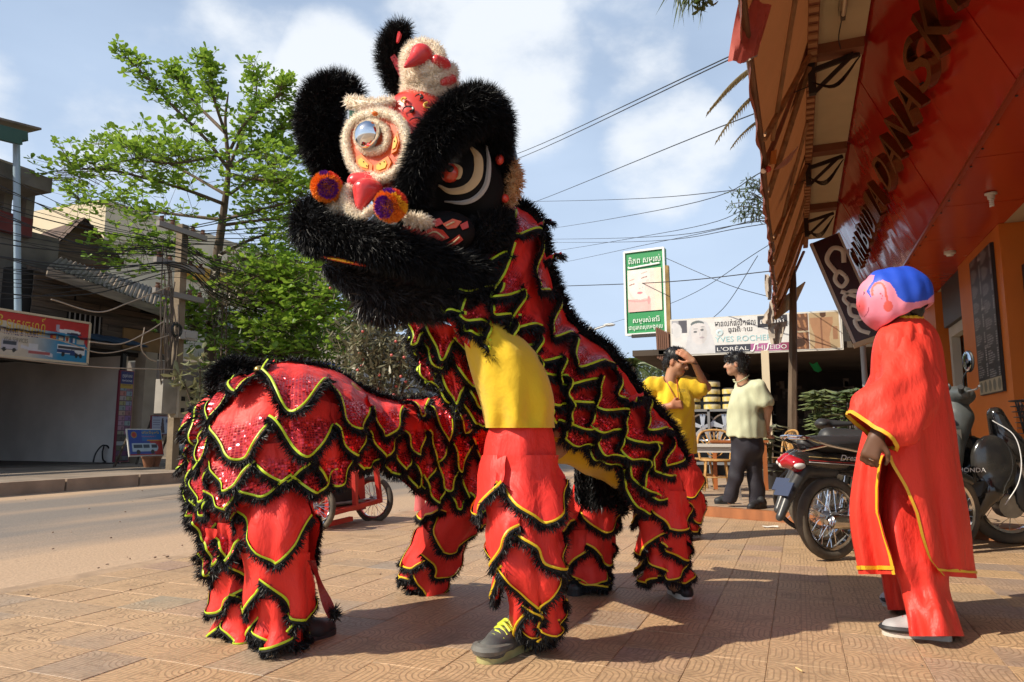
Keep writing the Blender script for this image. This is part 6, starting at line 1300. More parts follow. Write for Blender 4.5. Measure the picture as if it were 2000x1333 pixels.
# red handcart by the kerb
def cart():
 A,Bq=PZ(612,1042,-.03),PZ(728,1022,-.03);redp=mat("cart_red",(.56,.035,.022),.5,var=(5,.25),bump=(30,.15,.003));t=thing("handcart","red metal two wheeled pushcart parked at the kerb behind the crouching lion","cart",(A+Bq)/2)
 ax=nrm(Bq-A);fwd=nrm(V(-ax[1],ax[0],0));R=.255
 for c,nm in((A,0),(Bq,1)):wheel(t,c+V(0,0,R),nrm(ax+fwd*.05),R,.055,26,hubr=.035)
 W_=np.linalg.norm(Bq-A);o=A+ax*.08
 def pt(x,y,z):return o+ax*x+fwd*y+V(0,0,z)
 L=W_-.2;b=MB()
 b.prism([pt(.02,.0,.16),pt(L,.0,.16),pt(L,.05,.62),pt(.02,.05,.62)],fwd*.6);b.build("box",redp,t,False)
 b=MB();b.prism([pt(.1+(L-.2)*(.5-.5*cos(a)),-.004+.0,.22+.19*sin(a)) for a in np.linspace(0,pi,14)],fwd*.003);b.build("opening",dark,t,False)
 b=MB()
 for(p,q) in((pt(-.02,-.12,.18),pt(L+.1,-.12,.25)),(pt(L+.08,-.12,.25),pt(L+.02,-.1,.62)),(pt(L*.55,-.12,.22),pt(L*.52,-.11,.56)),(pt(L*.5,-.11,.55),pt(L+.04,-.1,.62)),(pt(-.02,-.12,.16),pt(.0,-.1,.5)),(pt(-.03,-.1,.08),pt(L*.5,-.1,.10)),(pt(0,-.12,.17),pt(0,.1,.17)),(pt(L,-.12,.24),pt(L,.1,.24))):b.beam(p,q,.045,.045)
 b.build("rail",redp,t,False);b=MB();b.cyl(A+V(0,0,R),Bq+V(0,0,R),.018,8);b.build("axle",alu,t);b=MB()
 for s in(.05,L-.05):b.tube([pt(s,.55,.5),pt(s,1.0,.8),pt(s,1.15,.82)],.02,7,k=8)
 b.tube([pt(.05,1.15,.82),pt(L-.05,1.15,.82)],.02,7);b.build("push_handle",redp,t);return t
cart()
# ================================================================== PEOPLE
SKIN=mat("skin",None,.5,attr="col",bump=(60,.12,.002));HAIR=mat("hair_black",(.012,.010,.009),.38,bump=(70,.7,.006),stretch=(1,1,.25))
sk1=np.array([.42,.215,.12]);sk2=np.array([.46,.255,.16]);sk3=np.array([.13,.06,.033])
def head_prims(c,f,u,s=1.):
 f=nrm(f);u=nrm(u-f*(np.dot(u,f)));l=np.cross(u,f);R=np.stack([l,f,u],1);A=lambda x,y,z:c+(l*x+f*y+u*z)*s
 p=[('e',A(0,-.012,.03),(.074*s,.095*s,.092*s),R),('e',A(0,.02,-.035),(.060*s,.070*s,.075*s),R),('e',A(0,.055,-.088),(.030*s,.030*s,.026*s),R),('c',A(0,.085,.012),A(0,.108,-.026),.010*s,.014*s,.012),('e',A(.011,.098,-.030),(.009*s,.010*s,.008*s),R,.008),('e',A(-.011,.098,-.030),(.009*s,.010*s,.008*s),R,.008),('c',A(-.040,.074,.028),A(.040,.074,.028),.011*s,.011*s,.015),('e',A(0,.083,-.058),(.024*s,.010*s,.007*s),R,.006),('e',A(0,.081,-.069),(.020*s,.010*s,.008*s),R,.006),('e',A(.040,.055,-.025),(.024*s,.024*s,.026*s),R,.02),('e',A(-.040,.055,-.025),(.024*s,.024*s,.026*s),R,.02)]
 for sg in(-1,1):p.append(('e',A(.074*sg,-.008,-.005),(.010*s,.022*s,.034*s),R,.008));p.append(('-',('e',A(.034*sg,.085,.008),(.019*s,.014*s,.011*s),R,.008)))
 return p,A,R
def hair_prims(A,R,s=1.,fringe=0.):
 return[('e',A(0,-.020,.040),(.084*s,.105*s,.094*s),R),('e',A(0,-.055,-.02),(.076*s,.062*s,.075*s),R),('-',('e',A(0,.105,-.045-fringe),(.085*s,.085*s,.105*s),R,.012)),('-',('c',A(-.1,.03,-.045),A(.1,.03,-.045),.055*s,.055*s,.01)),('e',A(.05,.055,.075),(.03*s,.03*s,.02*s),R),('e',A(-.03,.06,.078),(.04*s,.025*s,.018*s),R)]
def hair_mesh(v,f,parent,L=.018):
 o=mk('hair',v,f,HAIR,parent);bv,bf=fur_on(v,f,2600,L*1.3,.0035,lean=(0,0,-1),lw=.7,rand=.5,droop=.3);mk('strands',bv,bf,HAIR,o,False)
def hand_prims(w_,d,n,s=1.,curl=.5,thumb=1,spread=.0,tc=.4):
 "doc"
 d=nrm(d);n=nrm(n-d*np.dot(n,d));sd=np.cross(d,n)*thumb;p=[]
 for o in(-.024,-.008,.008,.024):p.append(('c',w_+d*.012*s+sd*o*.6*s,w_+d*.082*s+sd*o*s,.017*s,.0125*s,.012))
 for i,(o,L) in enumerate(((.028,.92),(.010,1.02),(-.009,.96),(-.027,.76))):
  q=w_+d*.084*s+sd*o*s;dd=nrm(d+sd*o*spread*20);a=0
  for ln,r0,r1 in((.040,.0098,.0090),(.026,.0090,.0084),(.020,.0084,.0070)):a+=curl;e=q+(dd*cos(a)+n*sin(a))*ln*L*s;p.append(('c',q,e,r0*s,r1*s,.004));q=e
 q=w_+d*.022*s+sd*.026*s;dd=nrm(d*.75+sd*.75+n*.25)
 e=q+dd*.042*s;p.append(('c',q,e,.0135*s,.0115*s,.008));e2=e+nrm(d*(1-tc)+sd*.25*(1-tc)+n*tc)*.032*s;p.append(('c',e,e2,.0105*s,.0095*s,.004));p.append(('c',e2,e2+nrm(d*.7+n*tc*1.2-sd*.15)*.024*s,.0095*s,.0075*s,.004));return p
def skin_body(name,prims,res,base,parent,paint=None,k=.025):
 v,f=sdf_mesh(prims,res,k);c=np.tile(base,(len(v),1))
 if paint is not None:paint(v,c)
 return mk(name,v,f,SKIN,parent,True,col=c)
def face_paint(A,R,s=1.):
 def fn(v,c):
  o=A(0,0,0);q=(v-o)@R/s
  lip=(np.abs(q[:,0])<.025)&(np.abs(q[:,2]+.063)<.011)&(q[:,1]>.06);c[lip]=c[lip]*np.array([.85,.52,.52]);ear=np.abs(q[:,0])>.076;c[ear]*=np.array([1.08,.9,.85])
  br=(np.abs(np.abs(q[:,0])-.034)<.020)&(np.abs(q[:,2]-.030)<.0065)&(q[:,1]>.05);c[br]=(.02,.014,.01)
  st_=(q[:,1]>.03)&(q[:,2]<-.04)&~lip&(np.linalg.norm(q,axis=1)<.15);c[st_]*=.86
 return fn
def eyes(A,R,parent,s=1.):
 for sg in(-1,1):
  b=MB();b.ell(A(.033*sg,.072,.008),(.016*s,.010*s,.0075*s),R,10,7);e=b.build("eye",mat("eye_white",(.62,.58,.54),.25),parent);b=MB();b.ell(A(.033*sg,.0795,.008),(.0065*s,.004*s,.0068*s),R,8,5);b.build("iris",mat("iris_dark",(.015,.009,.006),.2),e)
def wr(amp,sc_,seed=0,v=(1,1,.35)):
 r=np.random.RandomState(seed);K=r.normal(size=(7,3))*np.asarray(v)*sc_;ph=r.uniform(0,6.28,7)
 return lambda X,Y,Z:amp*sum(np.sin(K[i,0]*X+K[i,1]*Y+K[i,2]*Z+ph[i])/(1+.3*i) for i in range(7))
def shoe(parent,heel,toe,m_up,m_sole,s=1.,lace=None,up=V(0,0,1),hb=.0):
 heel,toe=np.asarray(heel,float),np.asarray(toe,float);d=nrm(toe-heel);l=np.cross(up,d);L=np.linalg.norm(toe-heel);h=lambda t,z,x=0:heel+d*t*L+up*z*s+l*x*s
 v,f=sdf_mesh([('e',h(.12,.055),(.042*s,.05*s,.05*s),None),('c',h(.1,.05),h(.55,.045),.042*s,.040*s),('c',h(.55,.043),h(.88,.033),.042*s,.032*s),('c',h(.8,.03,.012),h(.62,.032,-.01),.035*s,.035*s),('c',h(.10,.06),h(.16,.09+hb),.036*s,.036*s),('p',h(0,.012),-np.asarray(up))],.0085,.03)
 so_=mk("shoe",v,f,m_up,parent)
 b=MB();prof=[]
 for t,wd in((-.07,.010),(-.05,.026),(.0,.037),(.12,.041),(.35,.037),(.6,.044),(.8,.044),(.92,.035),(.985,.022),(1.01,.008)):prof.append((t,wd))
 pl=[h(t,.0,wd) for t,wd in prof]+[h(t,.0,-wd) for t,wd in prof[::-1]];b.prism(pl,up*.026*s);b.build("sole",m_sole,so_,True,40)
 if lace is not None:
  b=MB()
  for k in range(5):t=.40+.075*k;z=.106-.0085*k;b.tube([h(t,z-.018,.032),h(t+.03,z,0),h(t+.05,z-.018,-.032)],.0055*s,5,k=8);b.tube([h(t,z-.018,-.032),h(t+.03,z+.002,0),h(t+.05,z-.018,.032)],.0055*s,5,k=8)
  b.tube([h(.40,.094,0),h(.38,.092,.03),h(.42,.066,.05)],.004,5,k=8);b.tube([h(.40,.094,0),h(.40,.09,-.03),h(.44,.062,-.048)],.004,5,k=8);b.build("laces",lace,so_)
 return so_
def ring_surface(rows,Dc,n=40,fold=.0,seed=0,nrow=40,tw=1.3):
 "doc"
 R_=np.array([(r[0],r[1],r[2],r[3],r[4] if len(r)>4 else Dc) for r in rows],float);R_=cat_rom(R_,nrow);rg=np.random.RandomState(seed);K=rg.randint(3,9,5);ph=rg.uniform(0,6.28,5);out=[]
 for i,(py,a,b_,th,D) in enumerate(R_):
  t=np.linspace(0,2*pi,n,endpoint=False);cx,hw=(a+b_)/2,(b_-a)/2;s=i/(nrow-1);fl=fold*(.25+.75*s)*sum(np.sin(K[j]*t+ph[j]+tw*s*(1 if j%2 else-1)) for j in range(5))/2.5
  ring=[P(cx+hw*cos(q)*(1+fl[j]*.5*abs(sin(q))),py,D-th*sin(q)*(1+fl[j])) for j,q in enumerate(t)];out.append(ring)
 return np.array(out)
SATIN=mat("red_satin",(.78,.046,.030),.48,bump=(11,.8,.03),var=(3,.18),spec=.3,stretch=(1,1,.5));SAT2=mat("red_satin_robe",(.80,.055,.034),.55,bump=(11,.8,.03),var=(2.5,.16),spec=.22,stretch=(1,1,.35));GOLD=mat("gold_ribbon",(.72,.42,.02),.45,bump=(80,.3,.003))
YEL=mat("yellow_jersey",(.74,.48,.010),.85,bump=(9,.6,.022),var=(4,.06),sheen=.2)
# ---------------------------------------------------------------- masked figure in the red robe
rob=thing("person","robed figure in a pink and blue papier mache head mask and long red satin robe","person",PZ(1795,1235,0))
DR=3.5
A_=lambda px,py,D:P(px,py,D)
body=[('e',A_(1768,730,DR),(.13,.11,.20),None),('e',A_(1778,850,DR),(.13,.11,.18),None),('c',A_(1768,650,DR),A_(1755,610,DR),.06,.055),('c',A_(1770,668,DR-.12),A_(1772,770,DR-.25),.06,.048),('c',A_(1772,770,DR-.25),A_(1714,848,DR-.29),.046,.034),('c',A_(1768,668,DR+.12),A_(1752,770,DR+.2),.06,.048),('c',A_(1752,770,DR+.2),A_(1712,830,DR+.24),.046,.034),('c',A_(1785,900,DR-.1),A_(1793,1060,3.35),.08,.055),('c',A_(1793,1060,3.35),A_(1824,1222,3.34),.052,.038),('c',A_(1775,900,DR+.1),A_(1768,1060,3.73),.08,.055),('c',A_(1768,1060,3.73),A_(1773,1180,3.75),.05,.038)]
hp,HA,HR=head_prims(A_(1748,588,DR),-RT+V(0,0,-.1),V(0,0,1));body+=hp
hw_=A_(1712,852,DR-.30);body+=hand_prims(hw_,-UP*.93-RT*.3,FW*.75+RT*.55,1.12,.72,1)
skin_body("body",body,.009,sk3,rob)
b=MB();hd_=nrm(-UP*.93-RT*.3);b.torus(hw_+hd_*.108+np.cross(hd_,nrm(FW*.75+RT*.55))*.011+FW*.004,hd_,.0125,.003,14,5);b.build("ring",mat("silver_ring",(.7,.66,.6),.2,metal=1),rob)
v,f=sdf_mesh([('e',HA(0,-.03,.03),(.084,.10,.09),HR),('e',HA(0,-.075,-.05),(.07,.05,.06),HR)],.012,.03);mk("hair",v,f,HAIR,rob)
rows=[(620,1750,1800,.07),(634,1728,1818,.13),(652,1712,1830,.18),(690,1702,1840,.205),(760,1698,1850,.215),(830,1690,1862,.225),(900,1674,1872,.245),(980,1665,1886,.27),(1050,1668,1898,.29),(1122,1681,1908,.30)]
RS=cat_rom(np.array(rows,float),70);slit=np.array([(880,1731,1733),(905,1722,1739),(950,1716,1765),(1000,1716,1786),(1050,1729,1798),(1090,1743,1812),(1124,1750,1842)],float)
NT=110;rg=np.random.RandomState(21);K=rg.randint(5,16,5);ph=rg.uniform(0,6.28,5);G=[];LE,RE=[],[]
for i,(py,a,b_,th) in enumerate(RS):
 s=i/69;cx,hw=(a+b_)/2,(b_-a)/2
 if py>880:xl=np.interp(py,slit[:,0],slit[:,1]);xr=np.interp(py,slit[:,0],slit[:,2])
 else:xl=xr=np.interp(py,[600,880],[1760,1732])
 tl,tr_=math.acos(np.clip((xl-cx)/hw,-1,1)),math.acos(np.clip((xr-cx)/hw,-1,1));row=[]
 for j in range(NT):
  t=tl+(2*pi+tr_-tl)*j/(NT-1);e=min(j,NT-1-j)/10;w_=min(1,e);fl=(.075+.065*s**1.3)*w_*(sum(np.sin(K[q]*t+ph[q]+2.6*s*(-1)**q) for q in range(5))/2.4+.35*sin(14*s+3*t)*sin(5*t-9*s))
  droop=8*s*max(0,cos(t))*(1 if s>.9 else 0);row.append(P(cx+hw*cos(t)*(1+fl*.4),py+droop,DR-th*sin(t)*(1+fl)))
 G.append(row)
G=np.array(G)
b=MB();b.grid(G,uv=None);ro=b.build("robe",SAT2,rob,True,180)
def edge_ribbon(name,pts,inn,w_,m,parent,lift=.004):
 b=MB();pts=np.asarray(pts);inn=np.asarray(inn);d=inn-pts;d/=np.linalg.norm(d,axis=1)[:,None]+1e-9;T=np.gradient(pts,axis=0);n=np.cross(T,d);n/=np.linalg.norm(n,axis=1)[:,None]+1e-9;tc_=CAM-pts;n*=np.sign((n*tc_).sum(1))[:,None]
 b.grid(np.stack([pts+n*lift-d*.0,pts+d*w_+n*lift],0));return b.build(name,m,parent)
i0=int(np.argmax(RS[:,0]>884));edge_ribbon("front_trim",G[i0:,0],G[i0:,5],.014,GOLD,ro,.006);edge_ribbon("back_trim",G[i0:,-1],G[i0:,-6],.014,GOLD,ro,.006);hem=G[-1];edge_ribbon("hem_trim",hem-(G[-1]-G[-3])*.5,G[-4],.018,GOLD,ro,.006)
b=MB();c=G[1].mean(0);b.tube(list(G[0])+[G[0][0]],.010,6);b.build("collar_trim",GOLD,ro)
# sleeve on the near arm
sl_=np.array([(*P(1772,664,DR-.10),.105),(*P(1774,720,DR-.17),.125),(*P(1762,775,DR-.24),.135),(*P(1732,815,DR-.28),.135),(*P(1705,848,DR-.29),.118)]);q=cat_rom(sl_,26);G=[];S=None
for i in range(26):
 T=nrm(q[min(i+1,25),:3]-q[max(i-1,0),:3]);S=nrm(np.cross(T,FW)) if S is None else nrm(S-T*(S@T));U=np.cross(S,T);s=i/25
 G.append([q[i,:3]+(S*cos(t)*1.05+U*sin(t)*.72)*q[i,3]*(1+(.06+.07*s)*sin(3*t+5*s)+.08*sin(5*t-10*s)+.08*sin(15*s+2*t)*sin(3*t)+.045*sin(9*t+14*s)) for t in np.linspace(0,2*pi,33)])
G=np.array(G);b=MB();b.grid(G);sv=b.build("sleeve",SAT2,rob,True,180);edge_ribbon("cuff_trim",G[-1],G[-4],.017,GOLD,sv,.006)
sl2=np.array([(*P(1765,668,DR+.14),.10),(*P(1750,740,DR+.2),.12),(*P(1722,800,DR+.24),.12),(*P(1700,838,DR+.24),.10)]);b=MB();b.tube(sl2[:,:3],sl2[:,3],18,k=16,cap=False);b.build("sleeve",SAT2,rob)
# trousers
G1=ring_surface([(890,1735,1838,.09,3.5),(1000,1724,1842,.11,3.42),(1090,1740,1853,.115,3.36),(1150,1758,1855,.105),(1200,1770,1870,.11,3.27),(1243,1776,1884,.115,3.23)],3.34,56,.20,4,70,4.);G2=ring_surface([(890,1735,1820,.10),(1000,1722,1820,.11),(1090,1718,1800,.10),(1150,1725,1792,.09),(1192,1734,1796,.09)],3.74,40,.2,5,60,4.)
for G in(G1,G2):
 G=np.concatenate([G,G[:,:1]],1);b=MB();b.grid(G);b.build("trouser_leg",SATIN,rob,True,180)
shm=mat("trainer_grey",(.40,.39,.39),.6,var=(9,.25));shs=mat("trainer_sole",(.60,.56,.48),.7,var=(8,.3));shb=mat("trainer_black",(.02,.02,.022),.6);rl=mat("red_lace",(.5,.04,.03),.7)
for(hp_,tp_) in((PZ(1850,1250,0),PZ(1724,1239,0)),(PZ(1800,1190,0),PZ(1724,1182,0))):
 s_=shoe(rob,hp_,tp_,shm,shs,1.05,rl);d=nrm(tp_-hp_);l_=np.cross(V(0,0,1),d);b=MB();L=np.linalg.norm(tp_-hp_)
 for sg in(-1,1):b.tube([hp_+d*L*t+l_*sg*w2+V(0,0,.036) for t,w2 in((.3,.044),(.55,.048),(.8,.048),(.96,.034),(1.03,.0))],[.008,.014,.014,.012,.010],6,k=16)
 b.build("mudguard_stripe",shb,s_)
# the mask
mk_=thing("head_mask","pink papier mache head mask with blue painted hair and red cheek","mask",A_(1745,600,DR))
rim0,rim1=A_(1692,646,DR),A_(1810,592,DR);xr_=nrm(rim1-rim0);nn_=nrm(np.cross(xr_,FW));nn_=nn_ if nn_[2]>0 else-nn_;lat=np.cross(nn_,xr_);mc=A_(1741,589,DR);R=np.stack([xr_,lat,nn_],1)
outer=[('e',mc,(.158,.135,.165),R),('e',A_(1766,574,DR),(.125,.12,.135),R),('e',A_(1790,594,DR),(.05,.09,.022),R),('e',A_(1684,600,DR),(.014,.035,.028),R)]
def inner(p):return('-',('e',p[1],tuple(x-.014 for x in p[2]),R,.01))
ear=[]
for sg in(-1,1):
 cq=lambda px,py:A_(px,py,DR)-FW*(.126-.0011*max(0,1712-px)-.0005*max(0,py-575))*sg
 ear+=[('e',cq(1735,598),(.014,.012,.020),None,.015)]
v,f=sdf_mesh(outer+ear+[inner(p) for p in outer[:2]]+[('p',(rim0+rim1)/2-nn_*.022,-nrm(nn_+FW*.34))],.004,.025,wr(.0014,45,3,(1,1,1)))
lf_=(v-mc)@lat;sg_=1. if lat@FW>0 else-1.;qv=v-np.outer(np.where(lf_*sg_>0,2*lf_,0),lat);kx=(qv-CAM)@FW;px=1000+FPX*((qv-CAM)@RT)/kx;py=666.5-FPX*((qv-CAM)@UP)/kx
def inpoly(x,y,poly):
 r=np.zeros(len(x),bool);n=len(poly)
 for i in range(n):
  x0,y0=poly[i];x1,y1=poly[(i+1)%n];c=((y0>y)!=(y1>y))&(x<(x1-x0)*(y-y0)/(y1-y0+1e-9)+x0);r^=c
 return r
def near_line(x,y,pts,w_):
 r=np.zeros(len(x),bool);pts=cat_rom(np.array(pts,float),50)
 for p in pts:r|=(x-p[0])**2+(y-p[1])**2<w_**2
 return r
c=np.tile(np.array([.78,.26,.36]),(len(v),1));m=inpoly(px,py,[(1702,537),(1708,538),(1705,550),(1697,560),(1692,570),(1702,583),(1699,567),(1707,553),(1724,547),(1738,553),(1748,566),(1753,580),(1767,590),(1785,591),(1812,586),(1840,560),(1800,480),(1730,480),(1695,510)]);c[m]=(.015,.075,.56)
ch_=np.clip(1.25-np.sqrt(((px-1682)/11)**2+((py-598)/20)**2),0,.75)[:,None];c=c*(1-ch_)+np.array([.62,.05,.03])*ch_;la=np.abs((v-mc)@lat);c[((px-1678)**2/3+(py-598)**2/12<1)&(la<.035)&(la>.012)]=(.03,.01,.01)
c[near_line(px,py,[(1704,576),(1704,563),(1712,554),(1722,554),(1728,563),(1731,578),(1734,590)],2.2)]=(.66,.09,.06);c[((px-1735)/9)**2+((py-599)/11)**2<1]=(.68,.10,.08);c[near_line(px,py,[(1697,600),(1695,610),(1688,619)],.8)]=(.30,.04,.08);c[((px-1719)/1.6)**2+((py-574)/1.6)**2<1]=(.05,.01,.02);c[near_line(px,py,[(1718,572),(1723,577),(1722,584)],.7)]=(.55,.06,.1);c[(((px-1685)/4)**2+((py-573)/4)**2<1)&(np.abs(la-.055)<.02)]=(.03,.02,.05);c[(((px-1686)/3.5)**2+((py-567)/2)**2<1)&(np.abs(la-.055)<.02)]=(.6,.4,.05)
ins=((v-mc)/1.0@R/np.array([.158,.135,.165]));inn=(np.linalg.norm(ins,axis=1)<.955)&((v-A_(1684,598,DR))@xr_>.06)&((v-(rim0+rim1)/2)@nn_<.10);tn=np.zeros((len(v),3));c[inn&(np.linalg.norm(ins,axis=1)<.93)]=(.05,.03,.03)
mk("papier_shell",v,f,mat("mask_paint",None,.55,attr="col",bump=(18,.35,.006),var=(9,.10)),mk_,col=c)
# ---------------------------------------------------------------- man in the yellow shirt
ym=thing("person","man in yellow T-shirt and lion trousers wiping his forehead behind the lion","person",PZ(1330,1052,0));DY=6.5;Y_=lambda px,py,d=0.:P(px,py,DY+d)
fdir=nrm(RT*.72-FW*.62-UP*.22);hp,HA,HR=head_prims(Y_(1322,708),fdir,V(0,0,1)-fdir*.1,1.05)
ynk=[('c',Y_(1314,722),Y_(1308,752),.052,.060)]
el_=Y_(1379,757,-.02);wr_=Y_(1354,706,-.14)
rb=hp+ynk+[('e',Y_(1310,790),(.17,.11,.20),None),('e',Y_(1308,860),(.15,.11,.17),None),('c',Y_(1350,752),el_,.055,.042),('c',el_,wr_,.040,.026),('c',Y_(1270,756),Y_(1258,806,-.02),.055,.042),('c',Y_(1258,806,-.02),Y_(1312,792,-.2),.040,.027),('c',Y_(1295,890),Y_(1296,975),.09,.06),('c',Y_(1296,975),Y_(1300,1040),.055,.04),('c',Y_(1325,890),Y_(1333,975,-.05),.09,.06),('c',Y_(1333,975,-.05),Y_(1340,1038,-.05),.055,.04)]
rb+=hand_prims(wr_,UP*.62-RT*.75+FW*.15,-RT*.2+FW*.9-UP*.2,1.05,.22,1,.02);rb+=hand_prims(Y_(1310,792,-.2),RT*.95+UP*.1,FW*.85-UP*.35,1.05,1.0,1)
skin_body("body",rb,.0095,sk1,ym,face_paint(HA,HR,1.05));eyes(HA,HR,ym,1.05);v,f=sdf_mesh(hair_prims(HA,HR,1.05),.008,.02,wr(.002,60,2));hair_mesh(v,f,ym)
b=MB();b.tube([HA(-.018,.098,-.046),HA(0,.102,-.044),HA(.018,.098,-.046)],.004,5,k=8);b.build("moustache",HAIR,ym)
sh=[('e',Y_(1310,785),(.205,.145,.20),None),('c',Y_(1285,752),Y_(1336,752),.075,.075),('c',Y_(1306,800),Y_(1304,885),.165,.170),('c',Y_(1322,800),Y_(1326,885),.155,.16),('c',Y_(1272,756),Y_(1262,794,-.01),.085,.092,.03),('c',Y_(1346,754),Y_(1364,760,-.02),.085,.092,.03),('p',Y_(1310,884),-UP),('-',('c',Y_(1312,718),Y_(1312,748),.07,.075,.02)),('-',('e',Y_(1376,758,-.02),(.07,.07,.07),None,.02)),('-',('e',Y_(1258,822,-.03),(.095,.10,.075),None,.02))]
v,f=sdf_mesh(sh,.010,.05,wr(.0045,42,7,(1,1,.35)));mk("shirt",v,f,YEL,ym)
b=MB();b.tube([Y_(1300,742,-.07),Y_(1312,765,-.15),Y_(1326,790,-.17)],.0035,5,k=12);b.tube([Y_(1322,742,-.06),Y_(1324,765,-.15),Y_(1326,790,-.17)],.0035,5,k=12);b.build("neck_cord",mat("red_cord",(.4,.06,.03),.6),ym)
lt=MB();place_text(lt,"BODIA",Y_(1331,763,-.160),RT,UP,.03,0,.004,width=.07);lt.build("chest_print",mat("print_grey",(.25,.2,.05),.7),ym,False)
for hp_,tp_ in((PZ(1318,1050,0),PZ(1366,1051,0)),(PZ(1258,1042,0),PZ(1268,1054,0))):shoe(ym,hp_,tp_,mat("canvas_grey",(.10,.11,.12),.7),mat("sole_white",(.6,.58,.52),.6),1.,mat("paint_white",None))
# ---------------------------------------------------------------- man in the pale shirt
wm=thing("person","man in pale green short sleeved shirt and dark trousers, hands behind his back","person",PZ(1450,992,.1));DW=depth(PZ(1468,990,.1))-.05;W_=lambda px,py,d=0.:P(px,py,DW+d)
fd=nrm(-RT*.93+FW*.3-UP*.02);hp,HA,HR=head_prims(W_(1437,712),fd,V(0,0,1),1.12)
elb=W_(1500,797,-.16);wrs=W_(1497,838,-.06)
rb=hp+[('c',W_(1445,728),W_(1452,750),.062,.07),('e',W_(1458,785),(.15,.15,.24),None),('e',W_(1456,845),(.15,.15,.2),None),('c',W_(1482,756,-.16),elb,.062,.048),('c',elb,wrs,.046,.030),('c',W_(1462,756,.14),W_(1480,800,.22),.06,.048),('c',W_(1480,800,.22),W_(1492,838,.08),.045,.03),('c',W_(1452,870),W_(1439,930),.08,.055),('c',W_(1439,930),W_(1425,978,.1),.052,.04),('c',W_(1466,870),W_(1474,930),.08,.055),('c',W_(1474,930),W_(1480,982),.052,.04)]
rb+=hand_prims(wrs,-UP*.8+RT*.3+FW*.2,FW*.3+RT*.7,1.1,.55,-1);rb+=hand_prims(W_(1490,838,.08),-UP*.8+RT*.4,RT*.6+FW*-.3,1.1,.7,1)
skin_body("body",rb,.0105,sk2,wm,face_paint(HA,HR,1.12));eyes(HA,HR,wm,1.12);v,f=sdf_mesh(hair_prims(HA,HR,1.12,.03)+[('e',HA(0,.06,.07),(.075,.04,.035),HR)],.009,.02,wr(.003,60,4));hair_mesh(v,f,wm,.03)
SHW=mat("pale_shirt",(.52,.54,.36),.75,bump=(9,.5,.012),var=(22,.10),stretch=(1,1,.4));NAVY=mat("dark_trousers",(.022,.020,.030),.7,bump=(8,.5,.012),var=(5,.3))
sh=[('e',W_(1458,785),(.185,.18,.22),None),('c',W_(1450,758,.10),W_(1474,758,-.10),.09,.09),('c',W_(1455,800),W_(1454,850),.185,.20),('c',W_(1464,800),W_(1464,850),.18,.19),('c',W_(1482,756,-.16),W_(1492,784,-.17),.085,.10,.03),('c',W_(1462,758,.14),W_(1472,786,.2),.09,.10,.03),('p',W_(1460,852),-UP),('-',('c',W_(1440,722),W_(1448,742),.07,.07,.02)),('-',('e',W_(1500,806,-.17),(.115,.12,.10),None,.015))]
v,f=sdf_mesh(sh,.012,.05,wr(.0045,42,9,(1,1,.35)));mk("shirt",v,f,SHW,wm);b=MB()
b.tube([W_(1434,746,-.02),W_(1441,747,-.08),W_(1455,740,-.09),W_(1462,734,-.03)],.014,6,k=14,ell=.5);b.tube([W_(1433,742,-.02),W_(1437,746,.06),W_(1450,742,.08)],.014,6,k=14,ell=.5);b.build("collar",SHW,wm)
tr2=[('c',W_(1458,850),W_(1460,872),.185,.18),('c',W_(1450,868),W_(1438,930),.115,.085,.03),('c',W_(1438,930),W_(1424,978,.1),.085,.082,.02),('c',W_(1468,868),W_(1475,930),.115,.085,.03),('c',W_(1475,930),W_(1480,984),.085,.088,.02),('p',W_(1455,984),-UP),('p',W_(1460,846),UP)]
v,f=sdf_mesh(tr2,.013,.03,wr(.004,34,5,(1,1,.3)));mk("trousers",v,f,NAVY,wm)
for hp_,tp_ in((PZ(1432,984,.1),PZ(1396,984,.1)),(PZ(1492,992,.1),PZ(1462,996,.1))):shoe(wm,hp_,tp_,shb,shb,1.05)
b=MB();q=W_(1500,848,-.05);b.grid(np.array([[q+RT*(.07*cos(a)*s)+UP*(.035*sin(a))+FW*(.09*(s-.5))+UP*.05*s for a in np.linspace(-2.4,2.4,12)] for s in(0,.5,1)]));b.build("rolled_paper",mat("paper_white",None),label="rolled white paper held behind the back of the pale shirted man",cat="paper")
